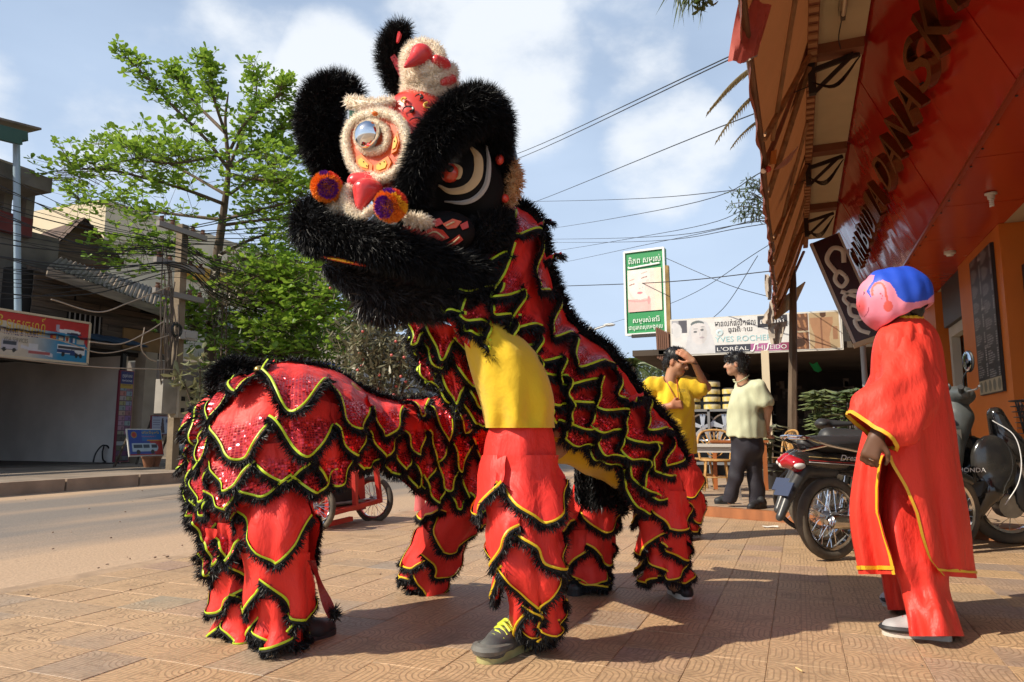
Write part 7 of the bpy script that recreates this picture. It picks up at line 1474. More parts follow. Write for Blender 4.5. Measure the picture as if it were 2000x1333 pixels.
# ---------------------------------------------------------------- bystanders, mostly hidden
def bystander(label,px,D,ztop,top,bottom,hair=True,seed=1,res=.016,zb=0.,face=None,sc_=1.):
 g0=P(px,850,D);g0=V(g0[0],g0[1],zb);t=thing("person",label,"person",g0);q=lambda x,y,z:g0+RT*x+_h*y+V(0,0,z);H=ztop-zb;f_=nrm(face if face is not None else _h);hp,A,R=head_prims(q(0,0,ztop-.125),f_,V(0,0,1));s=H/1.65
 pr=hp+[('c',q(0,0,ztop-.2),q(0,0,ztop-.3),.05,.06),('e',q(0,0,ztop-.45),(.17,.11,.22),None),('e',q(0,0,zb+.86*s),(.15,.12,.15),None)]
 for sg in(-1,1):pr+=[('c',q(.17*sg,0,ztop-.33),q(.22*sg,0,ztop-.60),.05,.042),('c',q(.22*sg,0,ztop-.60),q(.20*sg,.05,ztop-.84),.04,.03),('c',q(.08*sg,0,zb+.82*s),q(.09*sg,.02,zb+.45*s),.085,.06),('c',q(.09*sg,.02,zb+.45*s),q(.09*sg,0,zb+.06),.055,.04)]+hand_prims(q(.20*sg,.05,ztop-.84),-V(0,0,1),-RT*sg,1,.3,sg)
 skin_body("body",pr,res,sk1,t,face_paint(A,R));v,f=sdf_mesh(hair_prims(A,R),.012,.02);mk("hair",v,f,HAIR,t);eyes(A,R,t)
 v,f=sdf_mesh([('e',q(0,0,ztop-.46),(.195,.135,.22),None),('c',q(-.13,0,ztop-.33),q(.13,0,ztop-.33),.07,.07),('c',q(0,0,ztop-.5),q(0,0,zb+.84*s),.17,.17)]+[('c',q(.17*sg,0,ztop-.34),q(.21*sg,0,ztop-.52),.075,.08) for sg in(-1,1)],.018,.04,wr(.004,20,seed));mk("shirt",v,f,top,t)
 v,f=sdf_mesh([('c',q(0,0,zb+.9*s),q(0,0,zb+.84*s),.165,.16)]+[p for sg in(-1,1) for p in(('c',q(.08*sg,0,zb+.8*s),q(.09*sg,.02,zb+.45*s),.10,.075,.03),('c',q(.09*sg,.02,zb+.45*s),q(.09*sg,0,zb+.1),.075,.07,.03))],.018,.03,wr(.004,20,seed+1));mk("trousers",v,f,bottom,t)
 for sg in(-1,1):shoe(t,q(.09*sg,0,zb)-f_*.06,q(.09*sg,0,zb)+f_*.2,shb,mat("sole_white",None),1)
 return t
bystander("dark haired bystander in pink trousers behind the crouching lion's back",836,9.0,1.50,mat("pink_top",(.55,.16,.16),.8),mat("pink_trousers",(.60,.12,.12),.7,bump=(8,.4,.01)),zb=-.05)
bystander("bystander in blue trousers on the deck, hidden behind the standing lion",1224,9.6,1.55,mat("blue_top",(.05,.08,.2),.8),mat("blue_trousers",(.03,.04,.10),.8,bump=(8,.4,.01)),zb=.1)
bystander("dark shirted person half hidden by plants behind the masked figure",1668,12.2,1.42,mat("dark_top",(.06,.05,.05),.8),mat("blue_trousers",None),zb=.08,face=-_h)
# ================================================================== LION DANCE COSTUMES
def sequin_material(name,base,seq=True,darkk=1.):
 m,n,l,b=nodes_of(name);uv=n.new("ShaderNodeUVMap");at=n.new("ShaderNodeAttribute");at.attribute_name="col";sp=n.new("ShaderNodeSeparateColor");l.new(at.outputs["Color"],sp.inputs[0])
 sc_=n.new("ShaderNodeVectorMath");sc_.operation='SCALE';sc_.inputs["Scale"].default_value=82.0;l.new(uv.outputs[0],sc_.inputs[0])
 fr=n.new("ShaderNodeVectorMath");fr.operation='FRACTION';l.new(sc_.outputs[0],fr.inputs[0]);sb=n.new("ShaderNodeVectorMath");sb.operation='SUBTRACT';sb.inputs[1].default_value=(.5,.5,0);l.new(fr.outputs[0],sb.inputs[0]);ln=n.new("ShaderNodeVectorMath");ln.operation='LENGTH';l.new(sb.outputs[0],ln.inputs[0])
 fl=n.new("ShaderNodeVectorMath");fl.operation='FLOOR';l.new(sc_.outputs[0],fl.inputs[0]);wn_=n.new("ShaderNodeTexWhiteNoise");wn_.noise_dimensions='2D';l.new(fl.outputs[0],wn_.inputs["Vector"])
 lt_=n.new("ShaderNodeMath");lt_.operation='LESS_THAN';lt_.inputs[1].default_value=.43;l.new(ln.outputs["Value"],lt_.inputs[0]);mk2=n.new("ShaderNodeMath");mk2.operation='MULTIPLY';l.new(lt_.outputs[0],mk2.inputs[0]);l.new(sp.outputs[0],mk2.inputs[1])
 g=n.new("ShaderNodeNewGeometry");t=n.new("ShaderNodeTexCoord");nz_=n.new("ShaderNodeTexNoise");nz_.inputs["Scale"].default_value=13;nz_.inputs["Detail"].default_value=4;nz_.inputs["Distortion"].default_value=.5;mpz=n.new("ShaderNodeMapping");mpz.inputs["Scale"].default_value=(1,1,.45);l.new(t.outputs["Object"],mpz.inputs[0]);l.new(mpz.outputs[0],nz_.inputs[0]);bp=n.new("ShaderNodeBump");bp.inputs["Strength"].default_value=.7;bp.inputs["Distance"].default_value=.025;l.new(nz_.outputs[0],bp.inputs["Height"])
 cs=n.new("ShaderNodeVectorMath");cs.operation='SUBTRACT';cs.inputs[1].default_value=(.5,.5,.5);l.new(wn_.outputs["Color"],cs.inputs[0]);c2=n.new("ShaderNodeVectorMath");c2.operation='SCALE';c2.inputs["Scale"].default_value=1.0;l.new(cs.outputs[0],c2.inputs[0]);ad_=n.new("ShaderNodeVectorMath");ad_.operation='ADD';l.new(bp.outputs[0],ad_.inputs[0]);l.new(c2.outputs[0],ad_.inputs[1]);nm_=n.new("ShaderNodeVectorMath");nm_.operation='NORMALIZE';l.new(ad_.outputs[0],nm_.inputs[0])
 b2=n.new("ShaderNodeBsdfPrincipled");b2.inputs["Base Color"].default_value=(.72,.05,.07,1);b2.inputs["Metallic"].default_value=.75;b2.inputs["Roughness"].default_value=.24;l.new(nm_.outputs[0],b2.inputs["Normal"])
 mxc=n.new("ShaderNodeMixRGB");mxc.inputs[1].default_value=(*base,1);mxc.inputs[2].default_value=(base[0]*.6,base[1]*.5,base[2]*.5,1);l.new(sp.outputs[0],mxc.inputs[0]);l.new(mxc.outputs[0],b.inputs["Base Color"]);b.inputs["Roughness"].default_value=.52;b.inputs["Specular IOR Level"].default_value=.3;l.new(bp.outputs[0],b.inputs["Normal"])
 ms=n.new("ShaderNodeMixShader");l.new(mk2.outputs[0],ms.inputs[0]);l.new(b.outputs[0],ms.inputs[1]);l.new(b2.outputs[0],ms.inputs[2]);l.new(ms.outputs[0],n["Material Output"].inputs[0]);return m
CLOTH=sequin_material("sequin_satin",(.77,.040,.030));LIME=mat("lime_ribbon",(.46,.62,.02),.45,bump=(90,.4,.003));YRIB=mat("yellow_ribbon",(.72,.50,.015),.45,bump=(90,.4,.003))
def fur_mat(name,c1,c2,rough=.4,spec=.5,tr=0.):
 m,n,l,b=nodes_of(name);g=n.new("ShaderNodeNewGeometry");mx=n.new("ShaderNodeMixRGB");mx.inputs[1].default_value=(*c1,1);mx.inputs[2].default_value=(*c2,1);l.new(g.outputs["Random Per Island"],mx.inputs[0]);l.new(mx.outputs[0],b.inputs["Base Color"]);b.inputs["Roughness"].default_value=rough;b.inputs["Specular IOR Level"].default_value=spec
 if tr:t=n.new("ShaderNodeBsdfTranslucent");l.new(mx.outputs[0],t.inputs[0]);ms=n.new("ShaderNodeMixShader");ms.inputs[0].default_value=tr;l.new(b.outputs[0],ms.inputs[1]);l.new(t.outputs[0],ms.inputs[2]);l.new(ms.outputs[0],n["Material Output"].inputs[0])
 return m
FBLK=fur_mat("black_fur",(.004,.004,.005),(.011,.011,.012),.46,.3);FWHT=fur_mat("white_fur",(.90,.80,.64),(.96,.90,.80),.6,.3,.5);FTAN=fur_mat("tan_fur",(.60,.38,.20),(.75,.52,.32),.6,.3,.35);FBRN=fur_mat("beard_hair",(.010,.008,.008),(.030,.022,.019),.4,.4);UNDER=mat("fur_backing",(.006,.006,.006),.9);UNDW=mat("white_fur_backing",(.85,.77,.64),.9);UNDT=mat("tan_fur_backing",(.42,.25,.12),.9)
class Loft:
 def __init__(s,G,nu=72,nv=48,ref=None,flip=False):
  G=np.asarray(G,float);A=np.stack([cat_rom(G[i],nv) for i in range(G.shape[0])]);s.F=np.stack([cat_rom(A[:,j],nu) for j in range(nv)],1);s.nu,s.nv=nu,nv
  du=np.gradient(s.F,axis=0);dv=np.gradient(s.F,axis=1);n=np.cross(du,dv);n/=np.linalg.norm(n,axis=-1,keepdims=True)+1e-9;s.N=-n if flip else n
 def at(s,u,v,A=None):
  A=s.F if A is None else A;x=np.clip(u,0,1)*(s.nu-1);y=np.clip(v,0,1)*(s.nv-1);i=np.minimum(x.astype(int),s.nu-2);j=np.minimum(y.astype(int),s.nv-2);fx,fy=(x-i)[...,None],(y-j)[...,None]
  return A[i,j]*(1-fx)*(1-fy)+A[i+1,j]*fx*(1-fy)+A[i,j+1]*(1-fx)*fy+A[i+1,j+1]*fx*fy
 def nat(s,u,v):n=s.at(u,v,s.N);return n/(np.linalg.norm(n,axis=-1,keepdims=True)+1e-9)
 def mesh(s,name,m,parent,seqv=.0,bump=0.,seed=0):
  F=s.F.copy()
  if bump:rg=np.random.RandomState(seed);u,v=np.meshgrid(np.linspace(0,1,s.nu),np.linspace(0,1,s.nv),indexing='ij');w_=sum(np.sin(rg.uniform(5,40)*u+rg.uniform(-16,16)*v+rg.uniform(0,6)) for _ in range(7))/3;F=F+s.N*(w_*bump)[...,None]
  i,j=np.meshgrid(np.arange(s.nu-1),np.arange(s.nv-1),indexing='ij');a=(i*s.nv+j).ravel();fs=np.stack([a,a+1,a+1+s.nv,a+s.nv],1);d=np.cumsum(np.r_[0,np.linalg.norm(np.diff(s.F[:,s.nv//2],axis=0),axis=1)]);e=np.cumsum(np.r_[0,np.linalg.norm(np.diff(s.F[s.nu//2],axis=0),axis=1)])
  uv=np.stack(np.broadcast_arrays(d[:,None],e[None]),-1).reshape(-1,2);return mk(name,F.reshape(-1,3),fs,m,parent,True,uv=uv,col=np.full((s.nu*s.nv,3),seqv))
NSC=[0]
def scale_flap(parent,S,u0,u1,v0,Lv,ribbon=LIME,seq=1.,lift=.012,flare=.035,depthf=.55,skew=0.,fl=.055,dens=1500,seed=None,ns=13,ntt=7,fm=None,name="scale"):
 "doc"
 NSC[0]+=1;rg=np.random.RandomState(NSC[0] if seed is None else seed);s=np.linspace(-1,1,ns);y=(1-depthf)+depthf*(.82*(.5+.5*np.cos(pi*s))+.18*(1-np.abs(s)**2.5));y=y*(1+skew*s);t=np.linspace(0,1,ntt)
 uu=(u0+(u1-u0)*(s+1)/2)[None].repeat(ntt,0);vv=v0+Lv*t[:,None]*y[None];p=S.at(uu,vv);n=S.nat(uu,vv);ph=rg.uniform(0,6.28);off=lift+flare*t[:,None]**1.6*(.6+.4*np.cos(pi*s*.5)[None])+(.010*np.sin(4*s+ph)+.009*np.sin(9*s+2*ph))[None]*(.25+t[:,None])+.006*np.sin(7*t+ph)[:,None];p=p+n*off[...,None]
 wid=np.linalg.norm(p[0,-1]-p[0,0]);hgt=np.linalg.norm(p[-1,ns//2]-p[0,ns//2]);uv=np.stack([np.broadcast_to((s+1)/2*wid,uu.shape)+rg.rand(),np.broadcast_to((t[:,None])*y[None]*hgt,uu.shape)+rg.rand()],-1)
 c=np.zeros((ntt,ns,3));c[...]=(np.clip((t[:,None]*y[None]-.34)*30,0,1)*seq)[...,None]
 i,j=np.meshgrid(np.arange(ntt-1),np.arange(ns-1),indexing='ij');a=(i*ns+j).ravel();o=mk(name,p.reshape(-1,3),np.stack([a,a+ns,a+ns+1,a+1],1),CLOTH,parent,True,uv=uv.reshape(-1,2),col=c.reshape(-1,3))
 E=cat_rom(p[-1],34);Nn=cat_rom(n[-1],34);I=cat_rom(p[-2],34);T=np.gradient(E,axis=0);T/=np.linalg.norm(T,axis=1)[:,None]+1e-9;pr=np.cross(T,Nn);pr*=np.sign((pr*(I-E)).sum(1))[:,None];pr/=np.linalg.norm(pr,axis=1)[:,None]+1e-9
 b=MB();b.grid(np.stack([E+Nn*.005+pr*.001,E+pr*.006+Nn*.007,E+pr*.011+Nn*.005]));b.build("ribbon",ribbon,o)
 L=np.linalg.norm(np.diff(E,axis=0),axis=1).sum();k=int(max(40,L*dens));tt=rg.rand(k);q=cat_rom(E,120)[(tt*119).astype(int)];ix=(tt*33).astype(int);d=-pr[ix]*1.0+Nn[ix]*.5+rg.normal(size=(k,3))*.36;base=q+pr[ix]*rg.uniform(-.018,.004,k)[:,None]-Nn[ix]*.002
 v,f=blades(base,d,fl*.68,.0040,.35,.35,rg);w_=len(v);st_=np.concatenate([E+Nn*.004,E-pr*.007+Nn*.008,E-pr*.014+Nn*.001]);j_=np.arange(33);sf=np.concatenate([np.stack([j_,j_+1,j_+35,j_+34],1),np.stack([j_+34,j_+35,j_+69,j_+68],1)])+w_;mk("fringe",np.concatenate([v,st_]),[np.concatenate([f[0],sf]),f[1]],[fm or FBLK,UNDER],o,False,mi=np.r_[np.zeros(len(f[0])),np.ones(len(sf)),np.zeros(len(f[1]))]);return o
def rows_on(parent,S,rows,**kw):
 "doc"
 for(v0,Lv,us) in rows:
  for(u0,u1) in us:j_=(u1-u0)*.09;scale_flap(parent,S,u0-random.uniform(0,j_),u1+random.uniform(0,j_),v0+random.uniform(-.03,.03),Lv*random.uniform(.82,1.16),skew=random.uniform(-.24,.24),**kw)
def spans(a,b,n,ph=0.):w_=(b-a)/n;return[(a+(i+ph)*w_,a+(i+1+ph)*w_) for i in range(n) if a+(i+1+ph)*w_<=b+.5*w_]
def arch(st,back=1.0,nb=3):
 "doc"
 G=[]
 for r in st:
  q=[P(*x) for x in r];rid=q[0];far=[V(*rid)+(V(*x)-rid)*V(1,1,1)+FW*2*(depth(rid)-depth(x))*back for x in q[1:]];far=[f_-V(0,0,0) for f_ in far];G.append([rid]+q[1:]+[])
 return np.array(G)
def far_side(st):
 G=[]
 for r in st:rid=P(*r[0]);G.append([rid]+[P(*x)+FW*2*(r[0][2]-x[2]) for x in r[1:]])
 return np.array(G)
def leg_loft(rows,Dc,n=40):return ring_surface(rows,Dc,n,.11,int(rows[0][1]),40,4.5)
def trousers(parent,rows,Dc,name="trouser_leg"):
 G=leg_loft(rows,Dc);G=np.concatenate([G,G[:,:1]],1);L=Loft(G.transpose(1,0,2),90,50);c=G.mean(1)
 test=L.nat(np.array([.25]),np.array([.5]))[0]
 if test@(CAM-L.at(np.array([.25]),np.array([.5]))[0])<0:L.N*=-1
 L.mesh(name,CLOTH,parent,0.,.006,3);return L
def trousers_path(parent,path,name="trouser_leg"):
 q=cat_rom(np.array([(*P(*p[:3]),p[3]) for p in path]),26);S=None;G=[]
 for i in range(26):
  T=nrm(q[min(i+1,25),:3]-q[max(i-1,0),:3]);S=nrm(np.cross(T,FW)) if S is None else nrm(S-T*(S@T));U=np.cross(S,T);s=i/25
  G.append([q[i,:3]+(S*cos(t)+U*sin(t))*q[i,3]*(1+.05*sin(4*t+5*s)+.04*sin(9*t-8*s)) for t in np.linspace(0,2*pi,33)])
 G=np.array(G);L=Loft(G.transpose(1,0,2),60,40);c=q[13,:3]
 if L.nat(np.array([.3]),np.array([.5]))[0]@(L.at(np.array([.3]),np.array([.5]))[0]-c)<0:L.N*=-1
 L.mesh(name,CLOTH,parent,0.,.006,4);return L
def shaggy(name,v,f,fm,under,parent,n,L,wd,**kw):
 o=mk(name,v,f,under,parent);bv,bf=fur_on(v,f,n,L,wd,**kw);mk("fur",bv,bf,fm,o,False);return o
def fur_tube(name,pts,parent,fm,under,n,L,wd,k=26,seg=12,ell=1.,**kw):
 b=MB();b.tube([P(*p[:3]) for p in pts],[p[3] for p in pts],seg,k=k,ell=ell);v=np.array(b.v)
# round caps
 b.ell(P(*pts[0][:3]),(pts[0][3],)*3,n=10,m=6);b.ell(P(*pts[-1][:3]),(pts[-1][3],)*3,n=10,m=6);v=np.array(b.v);f=b.f;T=[np.array([q for q in f if len(q)==4])]
 c=cat_rom(np.array([P(*p[:3]) for p in pts]),60)
 tri=T[0];vv=v[tri];nn=np.cross(vv[:,1]-vv[:,0],vv[:,2]-vv[:,0]);ce=vv.mean(1);ne=c[np.argmin(((ce[:,None]-c[None])**2).sum(-1),1)];fl=(nn*(ce-ne)).sum(1)<0;tri[fl]=tri[fl][:,::-1]
 o=mk(name,v,[tri],under,parent);bv,bf=fur_on(v,[tri],n,L,wd,**kw);mk("fur",bv,bf,fm,o,False);return o
# ---------------------------------------------------------------- crouching lion on the left
l2=thing("lion_costume","low crouching red and black lion costume body seen from behind at left","lion costume",PZ(560,1200,0),"lion dance costumes")
ST2=[[(462,752,3.42),(428,800,3.36),(404,880,3.30),(398,950,3.28),(402,1010,3.26)],[(498,728,3.44),(466,775,3.18),(450,860,3.07),(452,935,3.05),(462,995,3.05)],[(560,706,3.48),(548,758,3.16),(542,845,3.03),(542,915,3.02),(546,968,3.02)],[(645,724,3.60),(642,775,3.28),(636,845,3.15),(628,905,3.13),(620,955,3.13)],[(715,762,3.76),(712,800,3.50),(706,845,3.40),(700,880,3.38),(690,905,3.38)],[(780,784,3.94),(782,815,3.70),(780,855,3.64),(775,900,3.62),(770,930,3.62)],[(850,778,4.10),(852,815,3.88),(850,870,3.82),(845,930,3.80),(842,985,3.80)],[(920,740,4.22),(922,800,4.02),(922,880,3.96),(920,950,3.95),(918,1010,3.95)],[(1000,690,4.36),(1000,770,4.18),(1000,860,4.12),(1000,940,4.12),(1000,1000,4.12)]]
S2=Loft(arch(ST2),90,46)
if S2.nat(np.array([.3]),np.array([.5]))[0]@FW>0:S2.N*=-1
S2.mesh("drape",CLOTH,l2,.0,.008,5);SF=Loft(far_side(ST2),60,30);SF.mesh("drape",CLOTH,l2,0.,.008,6)
G=np.stack([arch(ST2)[0],(arch(ST2)[0]+far_side(ST2)[0])/2+(-RT*.12)*np.array([0,1,1,1,1])[:,None],far_side(ST2)[0]]);SR=Loft(G,24,30)
if SR.nat(np.array([.5]),np.array([.5]))[0]@RT>0:SR.N*=-1
SR.mesh("drape",CLOTH,l2,.8,.008,7)
rows_on(l2,S2,[(.02,.33,[(.10,.21),(.63,.72)]),(.05,.36,[(.02,.13),(.21,.36),(.72,.80),(.80,.88)]),(.10,.40,[(.36,.50),(.50,.62)]),(.30,.36,[(.0,.10),(.10,.24),(.24,.38),(.62,.70),(.70,.78),(.78,.86),(.86,.95)]),(.34,.42,[(.38,.50),(.50,.60)]),(.54,.36,[(.0,.09),(.09,.20),(.20,.34),(.34,.45),(.58,.66),(.66,.74),(.74,.82),(.82,.90),(.90,.99)]),(.62,.36,[(.45,.56)]),(.74,.26,[(.0,.08),(.08,.16),(.16,.28),(.28,.40),(.56,.63),(.63,.70),(.70,.78),(.78,.86),(.86,.94)])],lift=.014,flare=.05,depthf=.62,fl=.05)
rows_on(l2,SR,[(.12,.36,spans(.0,1.,3)),(.36,.36,spans(.05,.95,3)),(.62,.36,spans(0,1,3))],lift=.012,flare=.025,depthf=.6)
for i,(px,py,D) in enumerate(((392,990,3.24),(412,1030,3.16),(436,1020,3.08),(400,1052,3.22),(384,930,3.27))):
 a=P(px-8,py,D);c=P(px+40,py+4,D-.01);Gq=np.array([[a+(c-a)*s-UP*.15*t for t in np.linspace(0,1,4)] for s in np.linspace(0,1,4)]);Lq=Loft(Gq,12,12)
 if Lq.nat(np.array([.5]),np.array([.5]))[0]@FW>0:Lq.N*=-1
 scale_flap(l2,Lq,0,1,0,1,flare=.03,depthf=.6,name="hanging_strip")
fur_tube("ridge_fur",[(525,714,3.47,.008),(580,708,3.52,.012),(640,722,3.62,.014),(712,762,3.78,.016),(780,785,3.96,.016),(830,780,4.08,.016)],l2,FBLK,UNDER,2200,.035,.005,droop=.1)
fur_tube("tail",[(426,742,3.36,.035),(455,728,3.36,.05),(490,728,3.38,.04),(508,722,3.4,.02)],l2,FBLK,UNDER,8000,.05,.004,rand=.4)
b=MB();b.ell(P(505,724,3.30),(.022,.022,.022));b.build("bell",mat("brass",(.6,.38,.1),.3,metal=.9),l2)
for(px,py,D) in((438,780,3.34),(420,812,3.33)):fur_tube("tuft",[(px-12,py,D,.03),(px+14,py+20,D,.035)],l2,FBLK,UNDER,500,.07,.009,rand=.5)
# sash hanging from the near leg
Gq=np.array([[P(600+16*s+42*t,1095+112*t,3.05)+FW*.02*sin(6*t+3*s) for s in(0,1)] for t in np.linspace(0,1,10)]);b=MB();b.grid(Gq,uv=[(j*.04,i*.03) for i in range(10) for j in range(2)]);o=b.build("sash",mat("dark_sequin_sash",(.20,.012,.014),.4,bump=(90,.8,.006)),l2)
fur_tube("sash_tassel",[(652,1196,3.05,.012),(656,1206,3.05,.008)],l2,FBLK,UNDER,120,.035,.007)
# performer under it
d2=thing("person","bent over dancer under the crouching lion, only red fur-trimmed legs showing","person",PZ(520,1250,0),"lion dancers")
sk=[('e',P(545,900,3.3),(.16,.16,.17),None),('c',P(550,880,3.35),P(650,800,3.65),.15,.14),('c',P(650,800,3.65),P(700,800,3.8),.1,.09),('e',P(725,815,3.85),(.08,.1,.11),None)]
for(h_,kn,an) in(((525,940,3.35),(475,1090,3.3),(462,1225,3.32)),((560,950,3.2),(545,1110,3.1),(550,1240,3.14))):sk+=[('c',P(*h_),P(*kn),.09,.07),('c',P(*kn),P(*an),.06,.045)]
for sg in(0,.25):sk+=[('c',P(655,810,3.6+sg),P(720,860,3.7+sg),.05,.045),('c',P(720,860,3.7+sg),P(780,850,3.85+sg),.04,.03)]+hand_prims(P(780,850,3.85+sg),RT,UP,1,.8)
skin_body("body",sk,.016,sk1,d2)
v,f=sdf_mesh([('e',P(545,900,3.3),(.19,.19,.20),None),('c',P(550,880,3.35),P(650,800,3.65),.18,.17)],.025,.05);mk("shirt",v,f,YEL,d2)
La=trousers(d2,[(960,418,520,.13),(1040,415,520,.13),(1120,425,515,.12),(1190,432,506,.11),(1244,434,508,.11)],3.36);Lb=trousers(d2,[(880,476,590,.12,3.34),(930,464,598,.15,3.22),(1010,470,604,.16),(1090,478,600,.14),(1160,492,594,.12),(1220,505,590,.11),(1262,510,588,.11)],3.12)
for L_,off in((La,0.),(Lb,.08)):
 rows_on(d2,L_,[(.20,.30,spans(.02+off,1.+off*.3,3)),(.46,.30,spans(-.12+off,.98,3)),(.68,.28,spans(.04+off,1.,3))],seq=0.,lift=.010,flare=.035,depthf=.6,fl=.045)
 fur_pts=L_.at(np.linspace(0,1,40),np.full(40,.985));rg=np.random.RandomState(5);k=420;ii=rg.randint(0,40,k);v,f=blades(fur_pts[ii]+rg.normal(size=(k,3))*.006,L_.nat(ii/39.,np.full(k,.985))+V(0,0,-.4)+rg.normal(size=(k,3))*.3,.045,.0085,.2,.3,rg);mk("cuff_fur",v,f,FBLK,d2,False)
shoe(d2,PZ(562,1262,0),PZ(652,1236,0),shb,shb,1.);shoe(d2,PZ(458,1240,0),PZ(505,1225,0),shb,shb,1.)
# ---------------------------------------------------------------- standing lion: dancers
d1=thing("person","lead dancer in yellow shirt and red fur-trimmed trousers lunging under the lion head","person",PZ(1000,1285,0),"lion dancers")
fr_=P(1025,870,3.12)
sk=[('e',P(1012,850,3.12),(.13,.12,.15),None),('c',P(1012,840,3.12),P(975,700,3.14),.11,.11),('c',P(960,660,3.16),P(925,590,3.2),.06,.05),('e',P(905,545,3.22),(.085,.10,.12),None),('c',P(1020,880,3.10),P(1030,1045,3.0),.095,.07),('c',P(1030,1045,3.0),P(1048,1236,3.09),.06,.036),('c',P(1005,870,3.3),P(945,950,4.1),.08,.06),('c',P(945,950,4.1),P(822,1125,4.27),.055,.04),('c',P(945,670,3.2),P(905,640,3.28),.05,.045),('c',P(905,640,3.28),P(870,545,3.3),.045,.03),('c',P(975,655,3.3),P(960,600,3.42),.055,.05),('c',P(960,600,3.42),P(930,520,3.4),.045,.03)]+hand_prims(P(870,545,3.3),UP,FW,1,.8)+hand_prims(P(930,520,3.4),UP,-FW,1,.8)
skin_body("body",sk,.016,sk1,d1)
rowsT=[(632,905,985,.10,3.13),(680,908,1040,.16,3.11),(730,920,1068,.18,3.10),(780,936,1082,.18,3.09),(815,944,1082,.18,3.09),(836,948,1084,.178,3.09)]
G=ring_surface(rowsT,3.1,72,.13,8,50,5.);G=np.concatenate([G,G[:,:1]],1);b=MB();b.grid(G);b.build("shirt",YEL,d1,True,180)
LA=trousers(d1,[(822,958,1074,.145,3.1),(870,946,1082,.16,3.09),(940,944,1088,.155,3.05),(1010,954,1086,.14,3.0),(1070,970,1080,.13,2.98),(1130,984,1082,.12,2.98),(1190,1004,1082,.105,3.04),(1228,1020,1078,.09,3.10),(1250,1030,1070,.08,3.12)],3.0)
rows_on(d1,LA,[(.17,.22,spans(.0,1.,3)),(.33,.22,spans(-.06,.95,3)),(.50,.22,spans(.08,1.0,3)),(.66,.20,spans(-.05,1.,3)),(.75,.13,spans(.1,1.,3))],ribbon=YRIB,seq=0.,lift=.010,flare=.045,depthf=.62,fl=.05)
LB_=trousers_path(d1,[(1012,866,3.4,.11),(990,905,3.8,.12),(948,950,4.1,.13),(880,1012,4.15,.125),(848,1080,4.22,.11),(820,1146,4.28,.095)])
rows_on(d1,LB_,[(.30,.22,spans(.0,1.,3)),(.50,.22,spans(-.1,.98,3)),(.66,.20,spans(.05,1.,3)),(.82,.17,spans(-.1,1.,3))],ribbon=YRIB,seq=0.,lift=.010,flare=.04,depthf=.6,fl=.05)
for L_ in(LA,LB_):
 fp_=L_.at(np.linspace(0,1,40),np.full(40,.985));rg=np.random.RandomState(6);k=420;ii=rg.randint(0,40,k);v,f=blades(fp_[ii]+rg.normal(size=(k,3))*.006,L_.nat(ii/39.,np.full(k,.985))+V(0,0,-.4)+rg.normal(size=(k,3))*.3,.05,.0085,.2,.3,rg);mk("cuff_fur",v,f,FBLK,d1,False)
s_=shoe(d1,PZ(1024,1264,0),PZ(940,1297,0),mat("shoe_charcoal",(.05,.05,.055),.75,var=(9,.5,(.11,.11,.10)),bump=(120,.4,.003)),mat("shoe_sole_yellow",(.42,.38,.16),.7,var=(9,.3)),1.3,mat("lime_lace",(.55,.62,.04),.6));ht_,tt_=PZ(1024,1264,0),PZ(940,1297,0);d=nrm(tt_-ht_);l_=np.cross(V(0,0,1),d);L=np.linalg.norm(tt_-ht_);b=MB();b.tube([ht_+d*L*t+l_*w2*1.3+V(0,0,.052) for t,w2 in((.55,.040),(.75,.042),(.92,.032),(1.0,0),(.92,-.032),(.75,-.042),(.55,-.040))],[.012,.02,.026,.028,.026,.02,.012],8,k=30,ell=.9);b.build("toe_cap",mat("toe_rubber",(.16,.155,.14),.7,var=(20,.4)),s_);shoe(d1,PZ(838,1148,0),PZ(795,1152,0),shb,mat("sole_white",None),1.)
d3=thing("person","rear dancer bent under the standing lion's back with yellow shirt and laced boots","person",PZ(1230,1162,0),"lion dancers")
sk=[('e',P(1225,905,4.1),(.17,.16,.18),None),('c',P(1225,890,4.1),P(1135,830,3.75),.16,.15),('c',P(1135,830,3.75),P(1100,830,3.65),.09,.08),('e',P(1085,835,3.6),(.085,.1,.11),None),('c',P(1200,930,4.15),P(1150,1030,4.25),.09,.07),('c',P(1150,1030,4.25),P(1135,1130,4.27),.06,.045),('c',P(1260,930,4.05),P(1300,1040,4.0),.09,.07),('c',P(1300,1040,4.0),P(1318,1140,4.08),.06,.045)]
for sg in(0,.3):sk+=[('c',P(1150,830,3.65+sg),P(1085,880,3.55+sg),.05,.045),('c',P(1085,880,3.55+sg),P(1040,875,3.45+sg),.04,.03)]+hand_prims(P(1040,875,3.45+sg),-RT,UP,1,.9)
skin_body("body",sk,.018,sk1,d3)
v,f=sdf_mesh([('e',P(1215,895,4.05),(.18,.17,.18),None),('c',P(1215,885,4.05),P(1135,838,3.72),.175,.175),('c',P(1120,870,3.7),P(1200,900,3.95),.10,.10),('c',P(1090,850,3.62),P(1150,860,3.75),.12,.14)],.018,.06,wr(.006,22,3));mk("shirt",v,f,YEL,d3)
LC=trousers(d3,[(890,1140,1270,.16,4.15),(950,1120,1225,.15,4.2),(1010,1108,1200,.14,4.24),(1070,1105,1186,.125,4.26),(1120,1108,1180,.115,4.28),(1146,1110,1176,.11,4.28)],4.25);LD=trousers(d3,[(890,1200,1310,.16,4.05),(960,1242,1335,.15,4.0),(1030,1252,1334,.13,4.0),(1090,1262,1332,.12,4.04),(1140,1270,1338,.11,4.08)],4.0)
